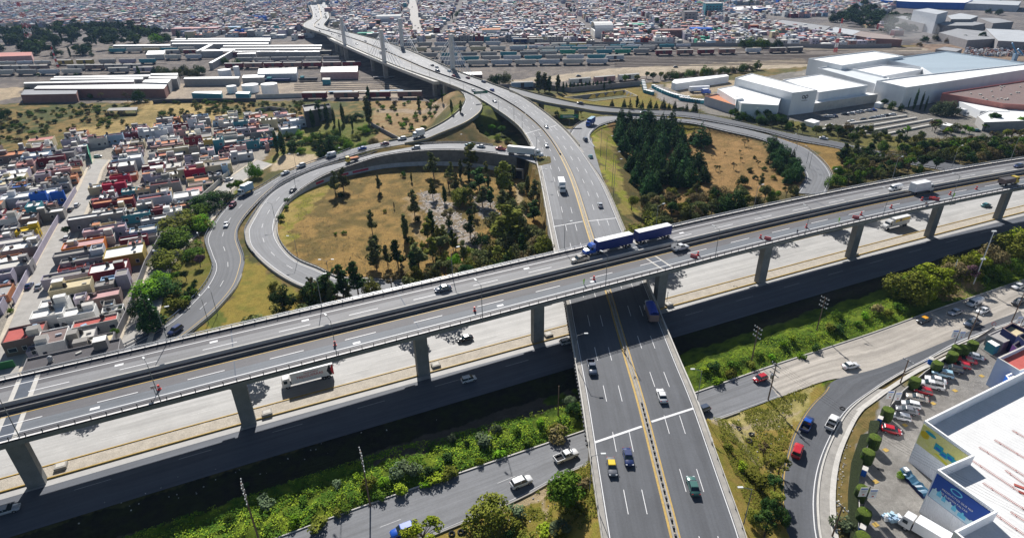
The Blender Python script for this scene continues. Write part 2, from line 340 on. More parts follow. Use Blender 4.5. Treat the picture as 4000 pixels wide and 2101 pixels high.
# ------------------------------------------------------------ ground sheet with its own colours
def build_ground():
    rows = [-60, 0, 30, 48]; d = 56.0
    while d < 1750: rows.append(d); d *= 1.0065
    rows += [2000, 2500, 3500, 6000, 12000]
    t = np.linspace(-1.0, 1.0, 520); t = t*1.02
    D = np.array(rows)[:, None]; X = t[None, :]*(np.maximum(D, 0)+45)*1.12; Y = D+0*t[None, :]
    sh = X.shape; X = X.ravel(); Y = Y.ravel()
    H = hfun(X, Y); far = Y > 1760; H[far] = 0
    jx = X+(fbm(X*.12, Y*.12, 11, 3)-.5)*9; jy = Y+(fbm(X*.12, Y*.12, 23, 3)-.5)*9
    n1 = fbm(X*.05, Y*.05, 31, 4); n2 = fbm(X*.25, Y*.25, 41, 3); n3 = fbm(X*.9, Y*.9, 51, 2)
    C = np.zeros((len(X), 3))
    def paint(poly, ca, cb, jit=True, mix=None, lo=.42, hi=.58, a=1.0):
        m = np.ones(X.shape, bool) if poly is None else inpoly(jx if jit else X, jy if jit else Y, [tuple(p)[:2] for p in WP(poly)])
        f = np.clip(((n1*.5+n2*.5 if mix is None else mix)-lo)/(hi-lo), 0, 1)[:, None]
        C[m] = C[m]*(1-a)+a*((1-f)*np.array(ca)+f*np.array(cb))[m]
    paint(None, (.21, .15, .06), (.10, .10, .035))
    paint([(-1200,-60),(5000,-60),(5000,178),(-1200,178)], (.13,.12,.12), (.20,.18,.165), False)                                  # town
    paint([(-1200,178),(1180,160),(1950,155),(3000,178),(5000,205),(5000,380),(3900,300),(3150,262),(3000,268),(2640,318),(2050,348),(2010,400),(1690,402),(640,402),(370,402),(60,412),(-1200,440)], (.21,.18,.155), (.13,.115,.105))     # rail yard
    paint([(560,330),(1100,318),(1560,330),(1650,380),(700,384),(640,400),(380,398)], (.40,.33,.25), (.3,.25,.2))
    paint([(1950,320),(2400,268),(3150,228),(3160,262),(2700,284),(2480,300),(2000,330)], (.46,.38,.28), (.36,.3,.22))
    paint([(2150,250),(3000,216),(3400,205),(3400,225),(3100,232),(2400,262),(2150,275)], (.14,.12,.105), (.2,.175,.15))
    paint([(2400,180),(3050,180),(3700,190),(3700,200),(3130,196),(2960,188)], (.40,.34,.26), (.33,.28,.21))
    paint([(-200,338),(95,345),(80,378),(-200,430)], (.46,.36,.24), (.36,.29,.2))
    paint([(-1500,405),(380,405),(650,395),(1700,395),(1790,420),(1640,510),(1400,570),(1000,520),(560,515),(380,560),(0,640),(-1500,700)], (.25,.17,.06), (.085,.095,.03))   # scrub
    paint([(590,395),(760,405),(900,450),(640,500),(380,560),(280,510),(520,455)], (.42,.30,.12), (.25,.19,.07))
    paint([(1460,395),(1760,395),(1790,430),(1640,510),(1470,555),(1450,470)], (.28,.18,.085), (.33,.24,.12))
    paint([(1460,425),(1700,430),(1760,470),(1720,485),(1700,450),(1470,440)], (.38,.29,.2), (.32,.25,.17))
    paint([(1200,470),(1440,460),(1460,570),(1300,610),(1180,600)], (.11,.13,.02), (.17,.16,.04))                                    # garden
    paint([(1190,525),(1270,520),(1260,610),(1050,640),(1000,690),(970,740),(890,780),(860,760),(1010,640)], (.17,.18,.035), (.26,.22,.07))
    paint([(1100,607),(1250,598),(1255,625),(1180,655),(1060,668),(1060,640)], (.52,.41,.27), (.46,.37,.25))                        # sports court
    paint([(1790,470),(1870,440),(2000,520),(2100,640),(1990,560),(1840,530),(1700,535)], (.06,.07,.02), (.13,.15,.02))
    ovp = [(2136,925),(2100,760),(2050,668),(1990,630),(1815,610),(1660,615),(1505,630),(1388,655),(1272,690),(1175,740),(1100,804),(1075,867),(1078,921),(1105,975),(1155,1020),(1235,1055),(1322,1090),(1439,1100),(1600,1160),(2300,1010)]
    paint(ovp, (.34,.215,.07), (.17,.125,.04), False)
    paint([(1075,850),(1130,760),(1280,690),(1330,700),(1230,800),(1140,900),(1150,990),(1100,970)], (.24,.22,.035), (.36,.27,.08), mix=n2)
    paint([(1620,760),(1680,745),(1760,800),(1830,890),(1880,930),(1930,1010),(1890,1010),(1800,950),(1720,900),(1650,820)], (.45,.4,.36), (.25,.19,.12), mix=n3)
    paint([(1820,760),(1960,790),(1950,860),(1880,850)], (.42,.38,.34), (.22,.16,.09), mix=n3)
    paint([(2010,720),(2030,722),(2060,890),(2045,892)], (.5,.4,.25), (.42,.33,.2), False)
    paint([(1560,780),(1600,770),(1680,940),(1650,940)], (.38,.28,.15), (.3,.2,.08))
    paint([(950,1000),(1040,1060),(1200,1140),(1280,1170),(1150,1230),(760,1300),(900,1180)], (.30,.23,.05), (.22,.20,.04), mix=n2)
    paint([(780,1260),(850,1210),(880,1230),(850,1290)], (.14,.16,.03), (.2,.17,.04))
    paint([(2300,500),(2400,520),(2440,700),(2500,760),(2490,850),(2440,900),(2340,700),(2280,540)], (.26,.27,.035), (.33,.26,.08), mix=n2)
    paint([(2350,510),(2500,480),(2700,500),(2900,530),(3100,640),(3140,740),(2900,830),(2500,850),(2480,700),(2400,560)], (.34,.205,.08), (.23,.15,.055), False)
    paint([(2590,475),(2700,490),(2720,520),(2640,545),(2590,520)], (.20,.18,.02), (.24,.19,.03))
    paint([(2400,520),(2480,640),(2560,800),(2460,850),(2420,700)], (.09,.08,.025), (.13,.10,.03))
    paint([(3000,535),(3260,575),(3420,640),(3330,720),(3240,690),(3200,600),(3100,560)], (.30,.19,.06), (.23,.15,.05))
    paint([(3300,600),(4400,540),(4400,700),(4000,640),(3500,700),(3000,820),(2500,930),(2450,890),(3000,760),(3250,720)], (.10,.085,.03), (.2,.15,.06))
    paint([(2130,385),(2480,340),(2560,385),(2640,420),(2500,430),(2300,410)], (.23,.17,.04), (.19,.17,.03), False)                 # lawn round the basin
    paint([(2100,400),(2500,450),(2350,460),(2230,480),(2150,440)], (.17,.15,.03), (.11,.12,.02))
    paint([(2590,330),(3000,305),(3100,310),(2980,345),(2900,370),(2680,375)], (.43,.34,.22), (.36,.29,.2))
    paint([(2540,335),(2580,330),(2800,430),(2640,425),(2560,380)], (.3,.28,.26), (.24,.22,.2))
    paint([(3000,300),(3200,260),(4400,330),(4400,560),(3700,600),(3000,520),(2760,440),(2700,400)], (.2,.19,.17), (.25,.23,.2))
    paint([(2700,450),(3100,470),(3300,520),(3900,560),(3900,600),(3300,585),(2900,500)], (.17,.15,.04), (.09,.09,.03))
    paint([(3540,170),(4400,185),(4400,240),(3900,240),(3700,215)], (.2,.14,.1), (.3,.22,.16))
    # planted strips between the roads
    U = X*ua.x+Y*ua.y; V = X*va.x+Y*va.y
    jv = V+(n2-.5)*3
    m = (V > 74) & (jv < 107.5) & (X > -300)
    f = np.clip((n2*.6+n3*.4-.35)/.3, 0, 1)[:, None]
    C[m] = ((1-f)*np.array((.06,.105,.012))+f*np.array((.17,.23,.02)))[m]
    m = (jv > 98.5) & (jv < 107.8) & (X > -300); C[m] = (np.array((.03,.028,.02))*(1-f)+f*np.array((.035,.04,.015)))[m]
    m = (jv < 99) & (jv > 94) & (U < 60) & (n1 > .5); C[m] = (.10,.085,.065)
    m = (jv < 78) & (Y < 140) & (X < 75)
    C[m] = ((1-f)*np.array((.36,.26,.07))+f*np.array((.22,.21,.035)))[m]
    paint([(2150,1890),(2290,1830),(2310,1850),(2200,1920),(2130,1960),(2140,2040),(2130,2040),(2110,1960),(2020,1980),(1960,2010),(1940,2000)], (.5,.4,.25), (.42,.33,.2), False)
    paint([(2780,1650),(3000,1575),(3180,1495),(3170,1570),(3100,1640),(3020,1690),(2900,1760),(2800,1720)], (.46,.39,.16), (.34,.30,.10), mix=n2)
    paint([(2760,1700),(3000,1640),(3140,1600),(3130,1612),(3000,1660),(2860,1690),(2780,1720)], (.44,.36,.22), (.4,.32,.18), False)
    paint([(2820,1700),(2900,1740),(2960,1800),(2975,1830),(2960,1830),(2890,1760),(2820,1715)], (.44,.37,.22), (.4,.33,.19), False)
    paint([(3640,1150),(3760,1085),(3870,1120),(3860,1150),(3760,1160),(3700,1180)], (.34,.24,.13), (.28,.2,.1))
    # right corner: verge, parking lot
    paint([(3320,2350),(3250,1944),(3275,1790),(3340,1650),(3430,1560),(3600,1440),(3760,1360),(3900,1290),(4500,1100),(5200,1300),(5200,2500)], (.25,.235,.215), (.31,.295,.27), False, mix=n1*.6+n2*.4, lo=.3, hi=.7)
    paint([(3250,1990),(3265,1850),(3300,1720),(3370,1610),(3440,1560),(3410,1660),(3350,1720),(3325,1850),(3315,2000),(3330,2350),(3270,2350)], (.26,.19,.07), (.17,.14,.05), False, mix=n3)
    paint([(3500,1500),(3640,1420),(3720,1380),(3740,1378),(3660,1440),(3540,1510)], (.3,.25,.16), (.17,.15,.05), False, mix=n3)
    # housing estate
    paint([(-900,700),(0,640),(400,560),(560,500),(1000,470),(1090,520),(1040,610),(870,800),(700,1000),(620,1180),(440,1420),(0,1640),(-900,1900)], (.40,.36,.30), (.32,.29,.25), False, mix=n1*.5+n2*.5, lo=.3, hi=.7)
    paint([(640,1060),(700,1010),(830,960),(820,1110),(740,1190),(640,1270),(560,1250),(600,1130)], (.15,.15,.025), (.20,.17,.04), mix=n2)
    C *= (0.8+0.4*n3)[:, None]
    C = np.clip(C, .004, .75)
    nr, nc = sh; me = bpy.data.meshes.new('ground')
    idx = np.arange(nr*nc).reshape(nr, nc); q = np.stack([idx[:-1, :-1], idx[:-1, 1:], idx[1:, 1:], idx[1:, :-1]], -1).reshape(-1, 4)
    me.vertices.add(nr*nc); me.vertices.foreach_set('co', np.stack([X, Y, H-0.02], 1).ravel())
    me.loops.add(q.size); me.loops.foreach_set('vertex_index', q.ravel()); me.polygons.add(len(q))
    me.polygons.foreach_set('loop_start', np.arange(0, q.size, 4)); me.polygons.foreach_set('loop_total', np.full(len(q), 4))
    me.polygons.foreach_set('use_smooth', np.ones(len(q), bool)); me.update(calc_edges=True)
    ca = me.color_attributes.new('Col', 'FLOAT_COLOR', 'POINT'); ca.data.foreach_set('color', np.c_[C, np.ones(len(C))].ravel())
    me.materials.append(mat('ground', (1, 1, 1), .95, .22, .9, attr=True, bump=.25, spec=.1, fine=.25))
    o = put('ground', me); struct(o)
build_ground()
M_asph = roadmat('asphalt', (.083, .088, .098), .22)
M_asphl = roadmat('asphalt_light', (.145, .15, .16), .2)
M_deck = roadmat('asphalt_deck', (.105, .102, .108), .16)
M_deckw = roadmat('asphalt_worn', (.19, .19, .195), .16)
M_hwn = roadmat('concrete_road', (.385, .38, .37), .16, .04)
M_hws = roadmat('concrete_road_grey', (.095, .105, .125), .2, .04)  # same concrete as the north side, with the viaduct's shade put into the colour
M_conc = mat('concrete', (.30, .285, .26), .85, .2, .6, fine=.1)
M_concd = mat('concrete_dark', (.17, .165, .16), .85, .25, .5, fine=.1)
M_concl = mat('concrete_pale', (.50, .48, .44), .8, .15, .6, fine=.08)
M_white = mat('paint_white', (.66, .66, .66), .6, .12, 3)
M_whited = mat('paint_white_worn', (.42, .42, .42), .7, .3, 3)
M_yel = mat('paint_yellow', (.42, .28, .07), .6, .25, 2)
M_steel = mat('galvanised_steel', (.42, .43, .45), .45, .1, 2, metal=.6)
M_steeld = mat('dark_steel', (.06, .065, .08), .5, .15, 2)
M_blue = mat('blue_painted_rail', (.05, .09, .16), .5, .2, 2)
M_navy = mat('dark_bitumen', (.035, .038, .05), .6, .2, 1)
M_dirt = mat('median_earth', (.42, .38, .32), .95, .22, .5, fine=.2, bump=.1)
# ============================================================ road surfaces and markings
def road(name, rb, m, dz=0.0, parts=()):
    return struct(rb.surface(name, m, dz=dz))
def idx(rb, d): return int(np.argmin(np.abs(rb.s-d)))
def vv(rb, i): return uv((rb.L[i]+rb.R[i])/2)[1]
o = road('road', MAIN, M_asph)
mk = MB()
D1 = MAIN.len
imid = [i for i in range(MAIN.n) if (MAIN.L[i]+MAIN.R[i])[1]/2 < 560][-1]; dmid = MAIN.s[imid]
MAIN.strip(mk, .058, 0, .058, .16, .02); MAIN.strip(mk, .95, -.16, .95, 0, .02)
for f in (.22, .355, .68, .81): MAIN.dashes(mk, f, 0, .13, 5.5, 9.5, .02, d0=4 if f < .5 else 9)
mk.build('lane_marking', M_white, o)
mk = MB()
for i in range(2):
    MAIN.strip(mk, .478, 0, .478, .55, .02) if i == 0 else MAIN.strip(mk, .548, -.2, .548, .1, .02)
mk.build('yellow_line', M_yel, o)
mk = MB(); MAIN.strip(mk, 0, .0, .052, 0, .012); MAIN.strip(mk, .957, 0, 1, 0, .012); mk.build('shoulder', M_conc, o)
mk = MB(); MAIN.surface('worn_lane', M_asphl, o, .07, 0, .2, 0, .008, idx(MAIN, 150), imid); MAIN.surface('worn_lane', M_asphl, o, .57, 0, .93, 0, .008, idx(MAIN, 100), imid)
# stop bars / joints across the carriageways
mk = MB()
def crossbar(rb, d, f0, f1, w, m=0, dz=.03, skew=0.0):
    a = rb.at(d, f0, 0, dz); b = rb.at(d+skew, f1, 0, dz); t = Vector((-(b-a).y, (b-a).x, 0)).normalized()*w/2
    mk = MB(); mk.quad(a-t, b-t, b+t, a+t, m); mk.build('joint_marking', M_white, o)
def dof(rb, x, y, z):
    p = G(x, y, z); C = (rb.L+rb.R)/2; return rb.s[int(np.argmin(np.hypot(C[:, 0]-p.x, C[:, 1]-p.y)))]
crossbar(MAIN, dof(MAIN, 2480, 1700, 6.2)-3.5, .06, .47, .55, skew=4.6); crossbar(MAIN, dof(MAIN, 2640, 1650, 6.2)-1.5, .56, .95, .55, skew=4.2)
crossbar(MAIN, dof(MAIN, 2220, 890, 6.2)-2, .05, .47, .4, skew=5.0); crossbar(MAIN, dof(MAIN, 2370, 865, 6.2)-.5, .55, .95, .4, skew=4.2)
crossbar(MAIN, dof(MAIN, 2100, 517, 8.4), .03, .47, .35, skew=5.0); crossbar(MAIN, dof(MAIN, 2190, 500, 8.4), .55, .9, .35, skew=3.0)
mk = MB(); MAIN.strip(mk, .479, .5, .548, -.2, .015); mk.build('median_concrete', mat('median_tan', (.36, .32, .25), .9, .3, .5, fine=.2), o)
# central barrier of the main road
t = thing('median_barrier', 'low concrete barrier between yellow lines along the middle of the wide road', 'barrier')
mb = MB(); i1 = MAIN.n-2
MAIN.band(mb, .52, -.45, .35, 0, .28); MAIN.band(mb, .52, .25, .35, 0, .28); k = len(mb.f); MAIN.posts(mb, .52, -.1, .45, 1.6, .4, 0, 0, dof(MAIN, 2620, 1560, 6.2)); mb.m = mb.m[:k]+[1]*(len(mb.f)-k); mb.build('curb', [M_conc, M_navy], t)
mb = MB(); MAIN.band(mb, .52, .1, .3, 0, .85, i0=imid-14); mb.build('wall', M_concd, t)
# lower highway
o = road('highway', HWN, M_hwn); mk = MB(); HWN.dashes(mk, 0, 5.0, .13, 6, 12); HWN.dashes(mk, 0, 9.4, .13, 6, 12, d0=8); mk.build('lane_marking', mat('paint_on_concrete', (.6,.6,.58), .7, .2, 2), o)
mk = MB(); HWN.strip(mk, 1, -.3, 1, -.05, .02); mk.build('yellow_line', M_yel, o)
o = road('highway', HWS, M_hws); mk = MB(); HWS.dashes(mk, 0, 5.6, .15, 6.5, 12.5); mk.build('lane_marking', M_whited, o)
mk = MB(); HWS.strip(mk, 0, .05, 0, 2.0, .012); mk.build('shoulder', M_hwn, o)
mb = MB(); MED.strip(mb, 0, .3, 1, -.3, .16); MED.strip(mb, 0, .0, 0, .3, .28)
o = struct(mb.build('median', M_dirt)); mb = MB(); MED.band(mb, 0, .2, .28, -.05, .3); MED.band(mb, 1, -.2, .28, -.05, .3); mb.build('yellow_kerb', M_yel, o)
# frontage road, slip road
o = road('frontage_road', FRONT, M_asphl); mk = MB()
iF = idx(FRONT, dof(FRONT, 3020, 1500, .1)); FRONT.surface('concrete_patch', roadmat('worn_concrete', (.34, .31, .27), .35, .07), o, dz=.01, i0=iF)
mk = MB(); FRONT.strip(mk, 1, -.5, 1, -.35, .02, i1=iF); FRONT.dashes(mk, .5, 0, .14, 4, 20, d1=FRONT.s[iF]); mk.build('lane_marking', M_whited, o)
mb = MB(); FRONT.band(mb, 0, -.15, .3, -.1, .22); mb.build('kerb', M_concl, o)
mb = MB(); FRONT.band(mb, 1, .15, .3, -.1, .15, i1=iF-4); mb.build('kerb', M_conc, o)
o = road('slip_road', SLIP, M_asph, .012); mk = MB(); SLIP.strip(mk, 0, .3, 0, .5, .03, i0=idx(SLIP, dof(SLIP, 3300, 1500, .1))); mk.build('yellow_line', M_yel, o)
mk = MB(); SLIP.strip(mk, 1, -.7, 1, -.5, .03); mk.build('lane_marking', M_white, o)
mb = MB(); SLIP.band(mb, 1, .2, .4, -.1, .2); mb.build('kerb', M_concl, o)
iW = idx(SLIP, dof(SLIP, 3400, 1560, .1)); mb = MB(); SLIP.strip(mb, 1, .4, 1, 2.3, .05, i0=iW); o = struct(mb.build('sidewalk', M_conc)); mb = MB(); SLIP.strip(mb, 1, 2.3, 1, 3.4, .09, i0=iW); mb.build('concrete_path', M_concl, o)
WHF = Ribbon(seg([(3342,1600),(3408,1552),(3466,1512),(3582,1440),(3699,1388),(3738,1360),(3815,1322),(3932,1280),(4050,1240)], [(3362,1608),(3425,1562),(3480,1522),(3594,1450),(3708,1398),(3748,1370),(3822,1332),(3938,1290),(4056,1250)], [.2]*9), 2.0)
mb = MB(); WHF.strip(mb, 0, 0, 1, 0, 0); mb.build('kerb_path', M_concl, o)
# ramps
def ramp(name, rb, m, dl=(.06, .9), dash=.5, yel=None, wl=.5):
    o = road(name, rb, m, .005); mk = MB()
    if yel != 'L': rb.strip(mk, 0, wl, 0, wl+.16, .02)
    if yel != 'R': rb.strip(mk, 1, -wl-.16, 1, -wl, .02)
    if dash: rb.dashes(mk, dash, 0, .13, 4, 10)
    mk.build('lane_marking', M_white, o)
    if yel: mk = MB(); rb.strip(mk, 0 if yel == 'L' else 1, wl if yel == 'L' else -wl-.2, 0 if yel == 'L' else 1, wl+.2 if yel == 'L' else -wl, .02); mk.build('yellow_line', M_yel, o)
    return o
o = ramp('ramp', LOOP, M_asphl, dash=.48, wl=1.4)
mk = MB(); LOOP.strip(mk, 0, .1, 0, 1.2, .02, i0=20); LOOP.strip(mk, 1, -1.2, 1, 0, .02, i0=60); mk.build('shoulder', M_conc, o)
ramp('ramp', RAMPL, M_asph, dash=.5, yel='R', wl=1.5)
ramp('ramp', RAMPR, M_asph, dash=0, wl=.8)
o = ramp('ramp', LOOPR, M_asphl, dash=0, wl=1.0)
# gore area beside the blue truck and hatched gore at the loop
mb = MB(); P = [G(a, b, 8.02) for a, b in ((2217,516),(2226,500),(2225,560),(2300,640),(2335,690),(2330,640),(2310,560),(2240,540))]
pg = [G(a, b, 7.95) for a, b in ((2200,500),(2240,505),(2310,540),(2325,600),(2355,700),(2310,640))]
mb.v = [tuple(p) for p in pg]; mb.f = [tuple(range(len(pg)))]; mb.m = [0]; mb.build('gore', mat('gore_asphalt', (.165,.168,.175), .8, .2, .3, fine=.1), o)
# ============================================================ guard rails, parapets
def rail(name, label, rb, f, o, h=.85, step=4.0, m=None, mp=None, i0=0, i1=None, base=None, cat='guardrail', post=.12):
    t = thing(name, label, cat); i1 = rb.n-1 if i1 is None else i1
    if base: mb = MB(); rb.band(mb, f, o, base[0], -.3, base[1], i0=i0, i1=i1); mb.build('base_wall', base[2], t)
    mb = MB(); rb.band(mb, f, o, .1, h-.3, h, i0=i0, i1=i1); k = len(mb.f); rb.posts(mb, f, o, h-.02, rb.s[1]-rb.s[0], post, 0, rb.s[i0], rb.s[i1]+.1)
    mb.m = mb.m[:k]+[1]*(len(mb.f)-k); mb.build('rail', [m or M_steel, mp or M_steeld], t); return t
iS = [i for i in range(MAIN.n) if vv(MAIN, i) < 73][-1]; iN = [i for i in range(MAIN.n) if vv(MAIN, i) > 150][0]
rail('guardrail', 'rusty low guardrail on the grass side of the wide road, bottom left edge', MAIN, 0, .1, .8, 2.4, M_concl, M_steeld, 0, iS+1)
rail('guardrail', 'pale guardrail on the grass side of the wide road, bottom right edge', MAIN, 1, -.1, .8, 2.4, M_concl, M_steeld, 0, iS+1)
rail('guardrail', 'guardrail above the long retaining wall left of the wide road', MAIN, 0, .3, .7, 3, M_conc, M_steeld, iN, idx(MAIN, dof(MAIN, 2140, 640, 8)))
rail('guardrail', 'guardrail on the right edge of the wide road above the yellow-green slope', MAIN, 1, -.1, .8, 2.5, M_concl, M_steeld, iN, idx(MAIN, dof(MAIN, 2330, 650, 8)))
rail('guardrail', 'dark blue guardrail along the outside of the left exit ramp beside the trees', RAMPL, 0, .1, .85, 3, M_blue, M_navy, idx(RAMPL, dof(RAMPL, 1400, 580, 6.8)))
rail('guardrail', 'dark guardrail between the loop ramp and the left exit ramp', RAMPL, 1, -.1, .85, 3, M_blue, M_navy, idx(RAMPL, dof(RAMPL, 1500, 570, 7.5)), idx(RAMPL, dof(RAMPL, 960, 1000, .2)))
rail('guardrail', 'white kerb wall on the right side of the left ramp beside dry grass', RAMPL, 1, .1, .7, 3, M_concl, M_concd, idx(RAMPL, dof(RAMPL, 940, 1060, .2)), base=(.3, .4, M_concl))
rail('guardrail', 'blue guardrail on the outside of the big loop ramp', LOOP, 1, .15, .85, 3, M_blue, M_navy, 8, idx(LOOP, dof(LOOP, 1040, 1000, .2)), base=(.3, .35, M_conc))
rail('guardrail', 'white kerb with dark rail on the lower outer bend of the loop ramp', LOOP, 1, .15, .6, 3, M_navy, M_navy, idx(LOOP, dof(LOOP, 1010, 1000, .2)), base=(.3, .35, M_concl))
rail('guardrail', 'dark guardrail above the inner wall of the big loop ramp', LOOP, 0, -.15, .8, 3, M_navy, M_navy, 8, base=(.35, .3, M_concl))
rail('guardrail', 'dark guardrail between the two right hand ramps', RAMPR, 1, .05, .85, 3, M_steeld, M_navy, idx(RAMPR, dof(RAMPR, 2560, 445, 5.5)))
rail('guardrail', 'grey guardrail on the far side of the right exit ramp by the factory trees', RAMPR, 0, -.1, .8, 3, M_concd, M_navy, idx(RAMPR, dof(RAMPR, 2560, 436, 5.5)))
rail('guardrail', 'pale guardrail on the outer bend of the right loop ramp', LOOPR, 0, -.1, .8, 3, M_conc, M_navy, idx(LOOPR, dof(LOOPR, 3000, 530, 1)))
rail('guardrail', 'dark guardrail from the gore past the blue truck on the right loop ramp', LOOPR, 0, -.1, .9, 3, M_steeld, M_navy, 2, idx(LOOPR, dof(LOOPR, 2500, 455, 6)))
rail('guardrail', 'dark guardrail on the inner bend of the right loop ramp by the pines', LOOPR, 1, .1, .8, 3, M_steeld, M_navy, 4)
# retaining wall of the loop and of the main road
def wallband(name, label, rb, f, o, th, i0, i1, ztop, zb, parts):
    t = thing(name, label, 'retaining wall')
    for nm, m, off, a, b in parts:
        mb = MB(); k = 0
        for i in range(i0, i1+1):
            pa = rb.pos(i, f, o-th/2+off); pb = rb.pos(i, f, o+th/2-off); zt = rb.L[i][2]*(1-f)+rb.R[i][2]*f+ztop
            z1 = zt if b is None else min(b, zt-.05); z0 = min(a, z1-.05)
            mb.v += [(pa[0], pa[1], z0), (pb[0], pb[1], z0), (pb[0], pb[1], z1), (pa[0], pa[1], z1)]
        for i in range(i1-i0):
            for q in range(4): r = (q+1) % 4; mb.f.append((4*i+q, 4*i+r, 4*i+4+r, 4*i+4+q)); mb.m.append(0)
        mb.build(nm, m, t)
    return t
M_wall = mat('stained_wall', (.185, .175, .16), .9, .35, .35, fine=.15)
M_wallw = mat('whitewashed_wall', (.52, .52, .54), .85, .25, .5, fine=.1)
iL1 = idx(LOOP, dof(LOOP, 1095, 830, .6))
wallband('retaining_wall', 'tall curved concrete retaining wall with whitewashed base round the dry grass oval', LOOP, 0, -.25, .5, 4, iL1, .15, 0,
         [('panel', M_wall, 0, -.5, None), ('white_base', M_wallw, -.04, -.5, 2.1)])
iA, iB = iN-2, idx(MAIN, dof(MAIN, 2140, 640, 8))
wallband('retaining_wall', 'pale concrete wall under the left edge of the wide road above the oval trees', MAIN, 0, -.1, .45, iA, iB, .5, 0, [('panel', M_concl, 0, -.5, None)])
# red painted patches on the white base
mb = MB()
for x0, x1 in ((1265, 1292), (1335, 1350), (1358, 1372), (1378, 1396), (1400, 1412), (1418, 1432), (1438, 1452)):
    da, db = dof(LOOP, x0, 760-.42*(x0-1175), 1), dof(LOOP, x1, 760-.42*(x1-1175), 1)
    a = LOOP.at(da, 0, -.6); b = LOOP.at(db, 0, -.6); mb.quad((a.x, a.y, .7), (b.x, b.y, .7), (b.x, b.y, 1.7), (a.x, a.y, 1.7))
mb.build('red_lettering', mat('wall_red', (.55, .06, .10), .8, .3, 2), bpy.data.objects['retaining_wall'])
# culvert portal in the wall
t = thing('tunnel_portal', 'square dark underpass mouth in the concrete wall below the white lorry', 'portal'); p = G(2016, 690, 0)
mb = MB(); mb.box(p.x-.6, p.y-2.5, 3.9, 8.2, 1.0, 1.0, -.25); mb.box(p.x-4.6, p.y-1.5, 0, .8, 1.0, 4.0, -.25); mb.box(p.x+3.2, p.y-3.4, 0, .8, 1, 4.0, -.25); mb.build('frame', M_conc, t)
mb = MB(); mb.box(p.x-.6, p.y-2.3, 0, 7.0, .6, 3.9, -.25); mb.build('opening', mat('dark_opening', (.01, .01, .012), .9, 0), t)
# ============================================================ viaduct
M_white2 = mat('white_coping', (.72, .70, .68), .7, .1, 1)
M_fascia = mat('concrete_fascia', (.20, .205, .20), .85, .2, .4, fine=.1)
T = thing('viaduct', 'long straight concrete viaduct carrying two carriageways over the highway', 'bridge')
VIA.surface('road_surface', M_deck, T, 0, 0, 0, 9.3); VIA.surface('road_surface', M_deck, T, 0, 12.9, 1, 0)
mb = MB(); VIA.strip(mb, 0, 9.3, 0, 12.9, -.02); mb.build('median_strip', mat('median_bitumen', (.085, .08, .09), .8, .2, .5), T)
VIA.surface('worn_lane', M_deckw, T, 0, 4.6, 0, 9.0, .012)
VIA.surface('worn_lane', roadmat('asphalt_blue_worn', (.125, .138, .155), .16), T, 0, 17.4, 0, 20.6, .012)
mb = MB(); VIA.strip(mb, 0, .35, 1, -.4, -1.0); 
for f, o in ((0, 3), (0, 9), (1, -9), (1, -3)): VIA.band(mb, f, o, 1.3, -1.9, -.03)
VIA.band(mb, 0, .18, .34, -1.0, .0); VIA.band(mb, 1, -.2, .36, -1.0, .0); mb.build('girder', M_fascia, T)
mk = MB(); VIA.strip(mk, 0, 2.75, 0, 3.0, .03); VIA.strip(mk, 1, -2.75, 1, -2.5, .03)
d6 = VIA.len; VIA.dashes(mk, 0, 6.7, .24, 7.2, 9.2, .03, d0=4); VIA.dashes(mk, 0, 17.0, .24, 7.2, 9.2, .03, d0=1); mk.build('lane_marking', M_white, T)
mk = MB(); VIA.strip(mk, 0, 13.95, 0, 14.2, .03); mk.build('yellow_line', M_yel, T)
mb = MB(); VIA.band(mb, 0, .2, .4, 0, .42, mt=1); VIA.band(mb, 1, -.22, .42, 0, .36, mt=1); mb.build('parapet', [M_navy, M_white2], T)  # side faces navy: their shade is put into the colour, top stays white
mb = MB(); VIA.band(mb, 0, 10.2, .35, 0, .95, mt=1); mb.build('median_barrier', [mat('barrier_concrete', (.46, .45, .44), .8, .15, .5), M_concl], T)
mb = MB(); VIA.band(mb, 0, 12.75, .3, 0, .75); mb.build('median_barrier', M_concd, T)
mb = MB(); VIA.strip(mb, 0, 10.5, 0, 10.62, .05); mb.build('rust_line', mat('rust_line', (.30, .17, .07), .8, .3, 1), T)
for f, o in ((0, .2), (1, -.22)):
    mb = MB(); VIA.band(mb, f, o, .09, .72, .80); VIA.band(mb, f, o, .09, 1.05, 1.14); VIA.posts(mb, f, o, .8, VIA.s[1], .13, .35); mb.build('railing_frame', M_steeld if f else M_steel, T)
    if f == 0: mb = MB(); VIA.band(mb, f, o-.12, .05, 1.14, 1.2); VIA.posts(mb, f, o-.12, .14, VIA.s[2], .22, 1.0); mb.build('white_rail', M_white, T)
def vat(u, v, z=14.0):  # straight viaduct frame with its bend
    p = vsc(fuv(u, VC(u, v))); p.z = z+VZ-14; return p
for u in (-93, -52, -11.5, 30, 62.5, 103, 141, 181, 220.5, 259, 300):
    vb = VM(u, 122) if u > 120 else 121.2
    for q, v0 in enumerate((vb,)):
        mb = MB(); p = fuv(u, v0); mb.box(p.x, p.y, 0, 3.1, 1.9, VZ-1.7, A0); mb.build('pier', M_fascia, T)
    mb = MB(); p = vat(u/VS, 129.8); c = A0-2*.00036*max(0, u-130); mb.box(p.x, p.y, VZ-1.9, 2.6, 21.0, 1.0, c); mb.build('pier_cap', M_fascia, T)
